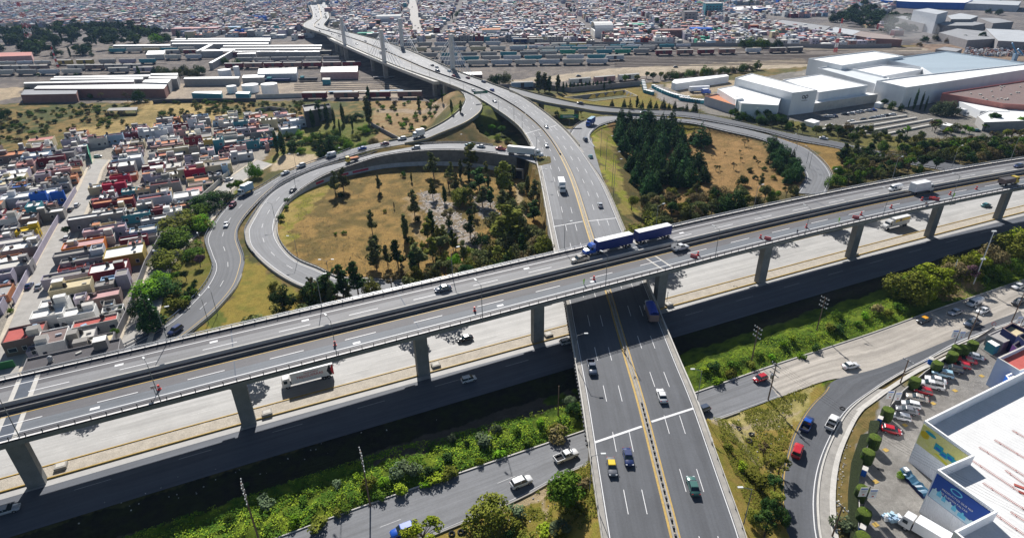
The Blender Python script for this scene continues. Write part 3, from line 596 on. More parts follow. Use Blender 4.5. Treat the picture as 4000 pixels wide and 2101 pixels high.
# joints
mk = MB()
def vjoint(u, w, m, v0=118.6, v1=131, skew=0.0, dz=.02): 
    mk = MB(); a = vat(u-w/2+skew, v0, 14+dz); b = vat(u+w/2+skew, v0, 14+dz); c = vat(u+w/2, v1, 14+dz); d = vat(u-w/2, v1, 14+dz); mk.quad(a, b, c, d, 0); mk.build('joint_marking', m and mat('joint_blue', (.07, .085, .11), .7, .2, 1) or M_concl, T)
for u, w, m in ((-52.6, 2.4, 1), (-54.3, .9, 0), (-50.9, .9, 0), (103.0, 2.2, 1), (104.6, .5, 0), (101.3, .5, 0), (30, .35, 1), (181, .35, 1), (-11.5, .3, 1), (220.5, .35, 1)):
    vjoint(u, w, m, 118.6, 127.2); vjoint(u, w, m, 131.6, 140.9)
mk = MB()
for u, v in ((-15.5, 137), (5.5, 137), (15, 121.5), (-38, 122), (67, 137), (52, 121.8), (122, 136.5), (-35, 136.6), (80, 122)):
    p = vat(u, v, 14.035); mk = MB(); mk.box(p.x, p.y, VZ+.035, 1.7, .8, .01, A0); mk.build('patch_marking', M_white, T)
# ============================================================ overpass and cable-stayed bridge carrying the main road
T = thing('overpass', 'overpass carrying the wide road above the highway, in the viaduct shadow', 'bridge')
mb = MB(); i0, i1 = iS, iN
MAIN.strip(mb, 0, 0, 1, 0, -.9, i0=i0, i1=i1)
for f, o in ((0, 2), (.33, 0), (.66, 0), (1, -2)): MAIN.band(mb, f, o, .9, -1.3, -.05, i0=i0, i1=i1)
MAIN.band(mb, 0, .1, .3, -1.0, 0, i0=i0, i1=i1); MAIN.band(mb, 1, -.1, .3, -1.0, 0, i0=i0, i1=i1); mb.build('girder', M_conc, T)
mb = MB(); MAIN.band(mb, 0, .1, .3, 0, .8, i0=i0, i1=i1); k = len(mb.f); MAIN.posts(mb, 0, -.1, .45, 1.3, .5, -.3, MAIN.s[i0], MAIN.s[i1]); mb.m = mb.m[:k]+[1]*(len(mb.f)-k); mb.build('parapet', [M_concl, M_navy], T); mb = MB(); MAIN.band(mb, 1, -.1, .3, 0, .8, i0=i0, i1=i1); mb.build('parapet', M_concl, T)
for v in (86, 107.5, 123.8, 141):
    C = [i for i in range(i0, i1+1)]; i = min(C, key=lambda i: abs(vv(MAIN, i)-v))
    for f in (.08, .36, .64, .92):
        if v == 123.8 and f in (.08, .92): continue
        p = MAIN.pos(i, f); mb = MB(); mb.box(p[0], p[1], 0, 2.2, .9, p[2]-.9, A0); mb.build('pier', M_conc, T)
for i in (i0, i1):
    mb = MB(); a = MAIN.pos(i, 0, 0); b = MAIN.pos(i, 1, 0); c = ((a[0]+b[0])/2, (a[1]+b[1])/2); mb.box(c[0], c[1], 0, MAIN.w[i]-.6, 1.2, a[2]-.5, math.atan2(b[1]-a[1], b[0]-a[0])); mb.build('abutment', M_conc, T)
mb = MB(); MAIN.band(mb, 0, .1, .3, -3, .7, i0=[i for i in range(MAIN.n) if MAIN.L[i][2] > 4][-1]); MAIN.band(mb, 1, -.1, .3, -3, .7, i0=[i for i in range(MAIN.n) if MAIN.L[i][2] > 4][-1]); mb.build('parapet', M_conc, bpy.data.objects['road'])
T = thing('cable_stayed_bridge', 'cable-stayed bridge with four square pylons over the rail yard', 'bridge')
iC0 = [i for i in range(MAIN.n) if (MAIN.L[i]+MAIN.R[i])[1]/2 > 292][0]; iC1 = [i for i in range(MAIN.n) if MAIN.L[i][2] > 4][-1]
d0 = dof(MAIN, 1745, 300, 12); iE0 = idx(MAIN, dof(MAIN, 1790, 322, 12)); iE1 = idx(MAIN, dof(MAIN, 1330, 150, 14))
mb = MB(); MAIN.strip(mb, 0, 0, 1, 0, -1.2, i0=iC0, i1=iC1); MAIN.band(mb, 0, .2, .4, -1.3, .7, i0=iC0, i1=iC1); MAIN.band(mb, 1, -.2, .4, -1.3, .7, i0=iC0, i1=iC1); mb.build('deck', M_conc, T)
mb = MB(); MAIN.band(mb, .5, 0, .7, 0, .9, i0=iC0-4, i1=iC1); mb.build('median_barrier', M_navy, T)
mb = MB(); MAIN.band(mb, 0, -1.9, 3.8, -2.0, .15, i0=iE0, i1=iE1); mb.build('edge_beam', M_concl, T)
mb = MB(); MAIN.band(mb, 1, 1.6, 3.0, -2.0, .1, i0=iE0, i1=iE1); mb.build('edge_beam', M_conc, T)
mb = MB(); MAIN.band(mb, 0, .1, .15, .8, 1.0, i0=iC0, i1=iC1); MAIN.band(mb, 1, -.1, .15, .8, 1.0, i0=iC0, i1=iC1); MAIN.posts(mb, 0, .1, 1.0, 4, .25, 0, MAIN.s[iC0]); MAIN.posts(mb, 1, -.1, 1.0, 4, .25, 0, MAIN.s[iC0]); mb.build('railing', mat('railing_ochre', (.34, .29, .16), .7, .2, 1), T)
pyl = []
for x, y, f in ((1363,188,0), (1489,184,1), (1541,264,0), (1694,258,1)):
    z = 13.4 if y < 200 else 12.4
    d = dof(MAIN, x, y, z); off = -1.9 if f == 0 else 1.6
    p = MAIN.at(d, f, off); dr = MAIN.dirn(d); mb = MB(); k = []
    mb.box(p.x, p.y, p.z-1, 3.6, 2.6, 26.5, dr); mb.build('pylon', mat('pylon_concrete', (.62, .61, .60), .85, .1, .3), T)
    mb = MB(); mb.box(p.x, p.y, 0, 2.8, 3.4, p.z-1.5, dr); mb.build('pier', M_conc, T)
    for j in range(5):
        for sgn in (-1, 1):
            q = MAIN.at(d+sgn*(13+7.5*j), f, off, .2); mb = MB(); mb.tube((p.x, p.y, p.z+16.5+1.9*j), q, .21, n=4); mb.build('stay_cable', mat('cable_white', (.82, .83, .85), .5, 0), T)
for x, y in ((1640, 330), (1745, 330), (1810, 372), (1500, 235), (1320, 178), (1290, 165)):
    d = dof(MAIN, x, y, 12); p = MAIN.at(d, 0, 1.5); mb = MB(); mb.box(p.x, p.y, 0, 2.4, 2.4, p.z-1.2, MAIN.dirn(d)); mb.build('pier', M_conc, T)
    p = MAIN.at(d, 1, -1.5); mb = MB(); mb.box(p.x, p.y, 0, 2.4, 2.4, p.z-1.2, MAIN.dirn(d)); mb.build('pier', M_conc, T)
# elevated ramps left and right of the junction
def elev(rb, label, i0, i1, dp, m=M_fascia):
    T = thing('ramp_bridge', label, 'bridge'); mb = MB(); rb.strip(mb, 0, 0, 1, 0, -.9, i0=i0, i1=i1); rb.band(mb, 0, .15, .3, -1.2, .1, i0=i0, i1=i1); rb.band(mb, 1, -.15, .3, -1.2, .1, i0=i0, i1=i1); rb.band(mb, .5, 0, 3, -1.8, -.1, i0=i0, i1=i1); mb.build('girder', m, T)
    mb = MB(); rb.band(mb, 0, .12, .22, .1, .75, i0=i0, i1=i1); rb.band(mb, 1, -.12, .22, .1, .75, i0=i0, i1=i1); mb.build('parapet', mat('parapet_ochre', (.36, .31, .18), .8, .25, .8), T)
    d = rb.s[i0]+6
    while d < rb.s[i1]:
        p = rb.at(d, .5); mb = MB(); mb.box(p.x, p.y, 0, 1.6, 3.4, p.z-1, rb.dirn(d)); mb.build('pier', m, T); d += dp
elev(RAMPL, 'curved ramp bridge leaving the cable bridge towards the left', 0, idx(RAMPL, dof(RAMPL, 1560, 560, 8.3)), 24)
elev(RAMPR, 'slim ramp bridge leaving the wide road towards the factory', 0, idx(RAMPR, dof(RAMPR, 2560, 444, 5.5)), 27)
# housing estate streets
def street(pl, pr, m=None, side=1.6):
    rb = Ribbon(seg(pl, pr, [.06]*len(pl)), 4); mb = MB(); rb.strip(mb, 0, 0, 1, 0, 0); o = struct(mb.build('street', m or mat('street_concrete', (.34, .325, .30), .9, .2, .3, fine=.1)))
    mb = MB(); rb.band(mb, 0, -side/2, side, -.1, .1); rb.band(mb, 1, side/2, side, -.1, .1); mb.build('sidewalk', mat('sidewalk_concrete', (.48, .42, .33), .9, .2, .6, fine=.1), o); return rb
ST1 = street([(-130,1700),(0,1360),(130,1065),(217,900),(303,750),(345,660),(372,620)], [(-20,1720),(100,1380),(223,1065),(300,900),(365,750),(395,665),(425,625)])
ST2 = street([(300,1560),(455,1370),(585,1050),(650,930),(760,820),(850,740),(905,690),(1005,625)], [(420,1600),(560,1370),(650,1075),(720,960),(830,850),(885,760),(935,715),(1060,640)])
# streets of the far town
for nm_, q in (('street', [(1590,0),(1622,0),(1640,60),(1662,138),(1606,138),(1598,60)]), ('street', [(1905,2),(1915,2),(2000,78),(1988,84)]), ('street', [(455,62),(470,62),(462,100),(440,100)])):
    W_ = [G(a, b, .1) for a, b in q]; mb = MB(); mb.v = [tuple(p) for p in W_]; mb.f = [tuple(range(len(W_)))]; mb.m = [0]; struct(mb.build(nm_, MATS['street_concrete']))
# ============================================================ buildings traced by their roof outline
def M(n, c, **k): return mat(n, c, **k)
RC = {'white': (.70,.69,.66), 'pale': (.52,.50,.46), 'grey': (.33,.32,.31), 'conc': (.27,.255,.235), 'dark': (.09,.085,.09), 'red': (.42,.10,.085), 'pink': (.46,.20,.17), 'rose': (.50,.30,.29), 'terra': (.48,.20,.10), 'maroon': (.17,.025,.035),
      'crim': (.38,.015,.05), 'orange': (.55,.16,.02), 'yellow': (.60,.42,.03), 'mustard': (.40,.30,.08), 'cream': (.55,.47,.30), 'blue': (.02,.12,.50), 'sky': (.30,.42,.55), 'teal': (.06,.25,.30), 'green': (.05,.30,.20), 'lilac': (.36,.33,.40), 'violet': (.14,.06,.20),
      'brown': (.19,.14,.13), 'block': (.24,.23,.235), 'cool': (.45,.48,.53), 'metal': (.42,.50,.55), 'brick': (.26,.14,.12), 'navy': (.02,.03,.10)}
def CM(k, kind='plaster'):
    """wall and roof finishes: weathered paint"""
    return mat(kind+'_'+k, RC[k], rough=.85, var=.16 if kind == 'plaster' else .14, scale=.45, fine=.08, spec=.2)
def inset(P, d):
    n = len(P); out = []
    A = sum(P[i][0]*P[(i+1) % n][1]-P[(i+1) % n][0]*P[i][1] for i in range(n)); s = 1 if A > 0 else -1
    for i in range(n):
        a, b, c = Vector(P[i-1][:2]), Vector(P[i][:2]), Vector(P[(i+1) % n][:2])
        u, v = (b-a).normalized(), (c-b).normalized(); n1, n2 = Vector((-u.y, u.x))*s, Vector((-v.y, v.x))*s
        k = (n1+n2); k = k/max(.25, k.length_squared)*2; out.append(tuple(b+k*d))
    return out
def ccw(P):
    A = sum(P[i][0]*P[(i+1) % len(P)][1]-P[(i+1) % len(P)][0]*P[i][1] for i in range(len(P))); return P if A > 0 else P[::-1]
def bld(name, label, px, h, wall, roof, par=.6, cat='building', z0=0.0, group=None, tree=None, ribs=0, parmat=None):
    W_ = [G(a, b, h) for a, b in px]; c = sum(W_, Vector())/len(W_); P = ccw([(p.x-c.x, p.y-c.y) for p in W_])
    T = thing(name, label, cat, (c.x, c.y, z0), 0, group); H = h-z0
    I = inset(P, .35 if par else .01); n = len(P)
    mb = MB(); k = 0
    mb.v = [(x, y, 0) for x, y in P]+[(x, y, H) for x, y in P]+[(x, y, H) for x, y in I]+[(x, y, H-par) for x, y in I]
    for i in range(n):
        j = (i+1) % n; mb.f += [(i, j, n+j, n+i), (n+i, n+j, 2*n+j, 2*n+i), (2*n+i, 2*n+j, 3*n+j, 3*n+i)]; mb.m += [0, 1, 0]
    mb.build('wall', [wall, parmat or roof], T)
    mb = MB(); mb.v = [(x, y, H-par+.01) for x, y in I]; mb.f = [tuple(range(n))]; mb.m = [0]
    mb.build('roof', roof, T); T['_P'] = [list(p) for p in P]
    return T, P, H
def wall_windows(T, P, H, e, n, zs, w=1.1, h=1.1, m=None, nm='window'):
    m = m or mat('window_glass', (.03, .04, .055), .15, 0); a, b = Vector(P[e]), Vector(P[(e+1) % len(P)]); d = (b-a); L = d.length; d.normalize(); nr = Vector((d.y, -d.x))
    for z in zs:
        for i in range(n):
            q = a+d*(L*(i+.5)/n)+nr*.02; mb = MB(); mb.quad((q.x-d.x*w/2, q.y-d.y*w/2, z), (q.x+d.x*w/2, q.y+d.y*w/2, z), (q.x+d.x*w/2, q.y+d.y*w/2, z+h), (q.x-d.x*w/2, q.y-d.y*w/2, z+h)); mb.build(nm, m, T)
def edge_facing(P, vx, vy):
    best = 0; bv = -9
    for i in range(len(P)):
        a, b = Vector(P[i]), Vector(P[(i+1) % len(P)]); d = b-a; L = d.length; d.normalize(); s = (d.y*vx-d.x*vy)*min(L, 30)
        if s > bv: bv = s; best = i
    return best
def ribbed(name, c1, c2, ang, period):
    if name in MATS: return MATS[name]
    m = mat(name, c1, .55, .1, .3, fine=.05); n = m.node_tree.nodes; L = m.node_tree.links
    g = n.new('ShaderNodeNewGeometry'); mp = n.new('ShaderNodeMapping'); mp.inputs['Rotation'].default_value = (0, 0, ang); L.new(g.outputs['Position'], mp.inputs[0])
    w = n.new('ShaderNodeTexWave'); w.inputs['Scale'].default_value = 1/period/3.14; L.new(mp.outputs[0], w.inputs['Vector'])
    bp = n.new('ShaderNodeBump'); bp.inputs['Distance'].default_value = .04; L.new(w.outputs[1], bp.inputs['Height']); L.new(bp.outputs[0], n['Principled BSDF'].inputs['Normal']); return m
M_wht = mat('white_sheet_roof', (.82, .82, .80), .6, .05, .15, fine=.03); M_whw = mat('white_sheet_wall', (.78, .80, .83), .6, .08, .3, fine=.04)
M_cpw = mat('factory_wall', (.78, .80, .82), .6, .08, .25, fine=.04, streak=(0, (.6, .6, .06)))
M_met = mat('metal_roof', (.34, .41, .46), .5, .12, .06, fine=.04, streak=(-.5, (.1, 1, 1)))
# --- store with the two big posters
P_st = [(3611,1642),(3797,1775),(3661,1833),(3886,1993),(3727,2073),(3960,2270),(5000,2300),(4700,1150),(4000,1450)]
T, P, H = bld('store', 'big white flat-roofed store with stepped front and two large wall posters', P_st, 11, ribbed('white_corrugated', (.78,.80,.84), None, .6, .3), ribbed('store_roof_sheet', (.66,.66,.65), None, -.55, .9), par=2.4, cat='store', parmat=M_wht)
SO = T.location.copy()
def wpt(px, h): p = G(px[0], px[1], h); return Vector((p.x-SO.x, p.y-SO.y))
def poster(a, b, z0, z1, f0, f1, m, nm):
    """panel on the wall from corner a to corner b; returns a function (f, z) -> point in front of the wall"""
    A, B = wpt(a, 11), wpt(b, 11); d = (B-A); L = d.length; d.normalize(); nr = Vector((d.y, -d.x))
    if nr.y > 0: nr = -nr
    def at(s, z, off=.18): q = A+d*s+nr*off; return Vector((q.x, q.y, z))
    mb = MB(); p = [at(L*f0, z0, .0), at(L*f1, z0, .0), at(L*f1, z0, .16), at(L*f0, z0, .16)]; q = [Vector((v.x, v.y, z1)) for v in p]; mb.hexa(p+q)
    o = mb.build(nm, m, T); return at, L, d, nr, o
def flat(at, pts, m, nm, o, off=.2):
    mb = MB(); mb.v = [tuple(at(s, z, off)) for s, z in pts]; mb.f = [tuple(range(len(pts)))]; mb.m = [0]; c = mb.build(nm, m, o); return c
def ell(cx, cz, rx, rz, n=20, tilt=0): return [(cx+rx*math.cos(2*math.pi*i/n)*math.cos(tilt)-rz*math.sin(2*math.pi*i/n)*math.sin(tilt), cz+rx*math.cos(2*math.pi*i/n)*math.sin(tilt)+rz*math.sin(2*math.pi*i/n)*math.cos(tilt)) for i in range(n)]
M_py = mat('poster_yellow', (.58, .58, .16), .5, .12, .5, col2=(.62, .60, .30)); M_pb = mat('poster_blue', (.012, .06, .30), .45, .1, .5)
M_pt = mat('poster_teal', (.02, .30, .38), .5, .25, 3); M_pc = mat('poster_cyan', (.12, .45, .65), .5, .25, 2); M_pl = mat('poster_light', (.45, .62, .72), .5, .12, 1)
at, L, d, nr, po = poster(P_st[0], P_st[1], 5.3, 10.3, .02, .98, M_py, 'yellow_poster')
flat(at, ell(L*.22, 9.3, 1.15, .38, tilt=-.05), M_pt, 'poster_emblem', po)
flat(at, ell(L*.12, 8.3, .9, .8), mat('poster_mustard', (.55, .42, .02), .5, .2, 1), 'poster_shape', po)
for k, (a, z, w, h) in enumerate(((.36, 6.9, 1.7, 1.5), (.50, 6.5, 1.5, 1.2), (.62, 6.8, 1.5, 1.3), (.76, 6.3, 1.6, 1.5))):
    c = flat(at, [(L*a, z), (L*a+w, z), (L*a+w, z+h), (L*a, z+h)], M_pt, 'poster_package', po, .2+.004*k)
    flat(at, [(L*a+.3, z+.3), (L*a+w-.3, z+.3), (L*a+w-.3, z+.75), (L*a+.3, z+.75)], mat('poster_royal', (.02, .12, .5), .5, .2, 1), 'poster_detail', po, .23)
flat(at, [(L*.40, 6.0), (L*.45, 6.35), (L*.74, 5.75), (L*.90, 5.8), (L*.90, 5.4), (L*.72, 5.45)], mat('poster_lime', (.62, .6, .02), .5, .1, 1), 'poster_shape', po, .21)
at, L, d, nr, po = poster(P_st[2], P_st[3], 4.8, 10.3, .03, .96, M_pb, 'blue_poster')
flat(at, [(L*.04, 4.9), (L*.95, 4.9), (L*.86, 6.0), (L*.55, 6.3), (L*.2, 6.9), (L*.06, 7.0)], M_pl, 'poster_light', po, .19)
flat(at, ell(L*.42, 9.35, 1.05, .6, tilt=0), M_pc, 'poster_emblem', po, .2); flat(at, ell(L*.42, 9.35, .8, .38), M_pb, 'poster_ring', po, .21)
for k, (a, z, w, h) in enumerate(((.07, 6.2, .8, 1.3), (.15, 6.2, .8, 1.5), (.25, 5.9, .7, 1.3), (.33, 5.3, 1.3, 1.6), (.44, 5.6, .8, 1.4), (.56, 5.3, 1.4, 1.3), (.70, 5.1, 1.8, 1.3), (.86, 5.1, .9, 1.2))):
    flat(at, [(L*a, z), (L*a+w, z), (L*a+w, z+h*.6), (L*a+w*.65, z+h*.75), (L*a+w*.6, z+h), (L*a+w*.4, z+h), (L*a+w*.35, z+h*.75), (L*a, z+h*.6)], M_pc if k % 3 else M_pl, 'poster_bottle', po, .2+.004*k)
for txt, z in (('PRODUCTOS QUE NO', 8.0), ('TE PUEDEN FALTAR', 7.15)):
    cu = bpy.data.curves.new('lettering', 'FONT'); cu.body = txt; cu.size = L*.052; cu.extrude = .01; cu.align_x = 'LEFT'; cu.materials.append(M_white); cu.space_character = 1.05
    tmp_ = bpy.data.objects.new('tmp', cu); COL.objects.link(tmp_); me_ = bpy.data.meshes.new_from_object(tmp_); bpy.data.objects.remove(tmp_); me_.materials.clear(); me_.materials.append(M_white)
    to = put('lettering', me_, po); q = at(L*.2, z, .22); to.matrix_local = Matrix(((d.x, 0, nr.x, q.x), (d.y, 0, nr.y, q.y), (0, 1, 0, q.z), (0, 0, 0, 1)))
    if Vector((d.x, d.y, 0)).cross(Vector((0, 0, 1))).to_2d().dot(nr) < 0: print('TEXT MIRROR')
# roof fittings: thin red pipes on low stands
M_pipe = mat('red_pipe', (.38, .10, .08), .6, .2, 1)
for x0, y0, x1, y1 in ((3953,1680,4060,1740),(3883,1717,4020,1800),(3823,1745,4050,1890),(3925,1835,4050,1925),(3792,1795,4050,1965),(3838,1885,4080,2040),(3946,1998,4080,2085),(3887,2008,4010,2095)):
    a, b = G(x0, y0, 8.8)-SO, G(x1, y1, 8.8)-SO; mb = MB(); mb.tube(a, b, .06, n=4); e = (b-a).normalized(); o_ = Vector((-e.y, e.x, 0))*.35; mb.tube(a+o_, b+o_, .03, n=4)
    for k in range(2): q = a+(b-a)*(k+.3)/2; mb.tube(q, q+o_, .05, n=4)
    mb.build('roof_pipe', M_pipe, T)
mb = MB()
for x, y, s in ((3985,1900,1.0),(3998,1925,.8)): p = G(x, y, 8.7)-SO; mb.box(p.x, p.y, 8.7, s*1.8, s*.6, .06, -.7)
mb.build('red_patch', M_pipe, T)
# --- right-hand neighbours
T, P, H = bld('building', 'pale blue-grey building with red flat roof beside the store', [(3897,1396),(3984,1448),(4150,1400),(4120,1290),(3972,1362)], 8, mat('wall_bluegrey', (.33,.40,.52), .8, .08, .4), CM('red', 'roof'), par=1.0, parmat=CM('pale','roof'))
e = edge_facing(P, -1, -1); wall_windows(T, P, H, e, 1, (2.2,), 1.8, 1.4)
bld('building', 'royal blue and white entrance block against the store wall', [(3928,1465),(3984,1440),(4050,1480),(3955,1500)], 6.5, CM('blue'), M_wht, par=.3)
bld('building', 'grey flat-roofed shed above the clipped hedges', [(3857,1306),(3912,1281),(3975,1316),(3922,1338)], 3.2, CM('block'), CM('grey', 'roof'), par=.2, cat='shed')
bld('kiosk', 'small blue kiosk with white roof below the grey shed', [(3856,1332),(3874,1327),(3908,1346),(3890,1354)], 2.6, CM('teal'), M_wht, par=0, cat='kiosk')
T, P, H = bld('building', 'dark purple building with sand-coloured roof at the right edge', [(3915,1280),(3953,1258),(4020,1290),(3980,1322)], 5, CM('navy'), CM('cream', 'roof'), par=1.0, parmat=CM('brown'))
bld('building', 'purple walled yard block beside the red-roofed building', [(3955,1345),(3985,1325),(4040,1345),(3990,1375)], 5, CM('violet'), CM('dark', 'roof'), par=.8)
bld('building', 'navy blue block behind the purple yard wall', [(3975,1308),(4010,1295),(4090,1330),(4020,1350)], 6, CM('navy'), CM('dark', 'roof'), par=.8)
# --- factory
def fac(label, px, h, roof=None, wall=None, par=.8, **k): return bld('factory_building', label, px, h, wall or M_cpw, roof or M_wht, par, 'factory', **k)
T, P, H = fac('tall white factory block with round black emblem on its end wall', [(2872,305),(3096,363),(3194,352),(2935,287)], 14, par=.5)
A = G(3096,363,14)-T.location; B = G(3194,352,14)-T.location; dd = (B-A).to_2d(); LL = dd.length; dd.normalize(); nn = Vector((dd.y, -dd.x))
def onw(s, z, off=.15): q = A.to_2d()+dd*s+nn*off; return (q.x, q.y, z)
def ring(cs, cz, r0, r1, a0=0, a1=2*math.pi, n=20, m=None, nm='emblem'):
    mb = MB()
    for i in range(n):
        t0 = a0+(a1-a0)*i/n; t1 = a0+(a1-a0)*(i+1)/n
        mb.quad(onw(cs+r0*math.cos(t0), cz+r0*math.sin(t0)), onw(cs+r1*math.cos(t0), cz+r1*math.sin(t0)), onw(cs+r1*math.cos(t1), cz+r1*math.sin(t1)), onw(cs+r0*math.cos(t1), cz+r0*math.sin(t1)))
    return mb
M_blk = mat('emblem_black', (.02, .025, .04), .5, 0)
mb = MB(); mb.quad(onw(LL*.36, 7.0, .08), onw(LL*.72, 7.0, .08), onw(LL*.72, 12.8, .08), onw(LL*.36, 12.8, .08)); pn = mb.build('sign_panel', M_whw, T)
ring(LL*.47, 10.6, .65, 1.15).build('emblem_ring', M_blk, pn); ring(LL*.60, 10.6, .65, 1.15).build('emblem_ring', M_blk, pn)
mb = MB(); mb.quad(onw(LL*.60-1.15, 8.9), onw(LL*.60-.65, 8.9), onw(LL*.60-.65, 10.6), onw(LL*.60-1.15, 10.6)); mb.build('emblem_bar', M_blk, pn)
mb = MB(); mb.quad(onw(LL*.42, 8.1), onw(LL*.66, 8.1), onw(LL*.66, 8.45), onw(LL*.42, 8.45)); mb.build('lettering', CM('grey'), pn)
fac('white factory wing left of the tall emblem block', [(2803,347),(2866,335),(3050,385),(3040,412),(2897,404)], 9, par=.4)
fac('low grey wing with red roof terrace at the left end of the factory', [(2753,376),(2800,366),(2865,392),(2872,412)], 6, CM('terra', 'roof'), mat('factory_grey', (.42,.42,.46), .7, .1, .3))
bld('silo', 'narrow white tower in front of the factory wing', [(2872,378),(2898,374),(2903,384),(2877,388)], 10, M_cpw, M_wht, .2, 'tower')
fac('white factory hall behind the emblem block', [(3058,312),(3202,290),(3390,334),(3200,361)], 11, par=.5)
fac('low beige factory annexe facing the car park', [(3182,405),(3187,391),(3388,361),(3430,368)], 5.5, wall=CM('pale'), par=.2)
fac('large white factory hall at the back left', [(3159,229),(3411,199),(3530,219),(3290,256)], 13)
fac('white factory strip with roof machines', [(3194,266),(3256,257),(3470,302),(3480,322),(3420,328)], 10, roof=mat('roof_offwhite', (.60,.63,.64), .6, .1, .2))
fac('white inner factory roof between two halls', [(3330,270),(3446,253),(3620,268),(3452,298)], 10.5)
fac('long white factory hall with gabled end near the cypresses', [(3425,315),(3541,342),(3660,325),(4000,273),(4200,246),(4200,226),(4000,250),(3543,299)], 13)
fac('huge pale metal factory roof at the upper right', [(3454,232),(3691,200),(4010,246),(4300,290),(4000,256),(3663,300),(3600,262)], 11.5, roof=M_met)
T, P, H = fac('red-brown flat factory roof at the right edge', [(3680,364),(4000,316),(4400,270),(4400,430),(4000,410),(3920,405)], 8, roof=CM('brown', 'roof'), wall=CM('pink'), parmat=CM('red'))
mb = MB(); random.seed(3)
for k in range(26):
    p = G(3720+random.random()*300, 335+random.random()*60, 7.3)-T.location
    if inpoly(np.array([p.x]), np.array([p.y]), P)[0]: mb.box(p.x, p.y, 7.2, .9, .9, .7)
mb.build('roof_vent_grille', CM('pale'), T)
fac('white canopy roof beside the brown factory roof', [(3745,396),(3831,433),(3945,437),(3904,413)], 5, par=.1)
fac('small grey gatehouse with flat white roof at the factory entrance', [(3818,452),(3862,432),(4060,425),(4060,470),(3845,478)], 5, par=.3, wall=CM('grey'))
bld('carport', 'white car shelter roof at the left of the factory car park', [(3141,472),(3170,464),(3204,474),(3180,482)], 2.6, M_whw, M_wht, .02, 'shelter')
bld('carport', 'white shelter roof between car park and access road', [(3676,487),(3695,480),(3750,492),(3735,498)], 2.6, M_whw, M_wht, .02, 'shelter')
bld('guardhouse', 'tiny white guardhouse roof under the big tree', [(3417,402),(3432,396),(3455,402),(3440,406)], 3, M_whw, M_wht, .1, 'shelter')
bld('warehouse', 'long low white-roofed warehouse left of the factory', [(2624,322),(2634,311),(2838,291),(2848,298),(2640,328)], 5, M_whw, M_wht, .1, 'warehouse')
# planter beams of the factory car park
for k, (x0, y0, x1, y1) in enumerate(((3318,486,3540,455),(3320,508,3578,464),(3370,520,3640,470),(3450,530,3672,484),(3190,512,3320,492))):
    a, b = G(x0, y0), G(x1, y1); mb = MB(); c = (a+b)/2; mb.box(0, 0, 0, (b-a).length, 1.3, .9, math.atan2((b-a).y, (b-a).x))
    t = tag(mb.build('planter_wall', M_concl, None, (c.x, c.y, 0)), 'long pale planter wall, %s of those beside the factory car park' % ('topmost', 'second from the top', 'third from the top', 'lowest', 'leftmost')[k], 'planter', 'planter walls by the car park')
# --- warehouses behind the railway
def far(label, px, h, roof, wall='grey', par=.15): return bld('warehouse', label, px, h, CM(wall), roof if not isinstance(roof, str) else CM(roof, 'roof'), par, 'warehouse')
M_gr = mat('asbestos_roof', (.27, .275, .285), .85, .18, .08, fine=.06); M_grl = mat('asbestos_roof_pale', (.40, .42, .44), .8, .12, .08, fine=.05)
far('long grey-roofed warehouse behind the tracks, left one of the row', [(3008,87),(3056,79),(3245,104),(3216,123)], 7, M_gr)
far('pale-roofed warehouse behind the tracks, middle one of the row', [(3216,123),(3262,106),(3362,122),(3330,138)], 7, M_grl)
far('brown-roofed warehouse behind the tracks, right one of the row', [(3330,138),(3362,122),(3470,138),(3525,156),(3400,150)], 7, mat('asbestos_brown', (.27,.22,.2), .85, .18, .08), 'brick')
far('tall grey barrel-roofed mill hall', [(3568,40),(3624,33),(3704,46),(3662,57)], 21, M_grl, 'cool')
far('grey shed roof left of the tall mill hall', [(3488,66),(3530,62),(3655,86),(3610,94)], 9, M_gr, 'block')
far('pale gabled hall right of the tall mill hall', [(3700,62),(3752,52),(3822,64),(3790,76),(3716,76)], 13, M_grl, 'block')
far('grey hall with wide low roof below the tall mill hall', [(3655,90),(3760,78),(3850,92),(3800,101),(3690,101)], 10, M_gr, 'block')
far('grey curved roof hall at the right behind the tracks', [(3668,128),(3740,112),(3880,126),(3930,150),(3780,158)], 8, M_gr, 'block')
far('pale curved roof hall by the scrap yard', [(3850,112),(3980,118),(4150,150),(4000,165),(3900,160)], 9, M_grl, 'block')
far('grey hall roof at the upper right edge', [(3820,70),(3900,72),(3960,86),(3880,92)], 9, M_gr, 'block')
far('small grey box hall beside the scrap yard', [(3655,193),(3690,183),(3760,192),(3735,203)], 8, M_gr, 'block')
far('long blue-walled hall with white roof on the horizon', [(3440,1),(3560,-12),(3800,2),(3770,12),(3560,8)], 10, M_wht, 'blue', .5)
far('white hall right of the long blue hall', [(3772,14),(3800,0),(3990,6),(3978,22)], 9, M_grl, 'cool')
far('white-roofed hall with blue gable far behind the tracks', [(2850,33),(2870,28),(3020,22),(3015,32),(2880,40)], 6, M_wht, 'blue')
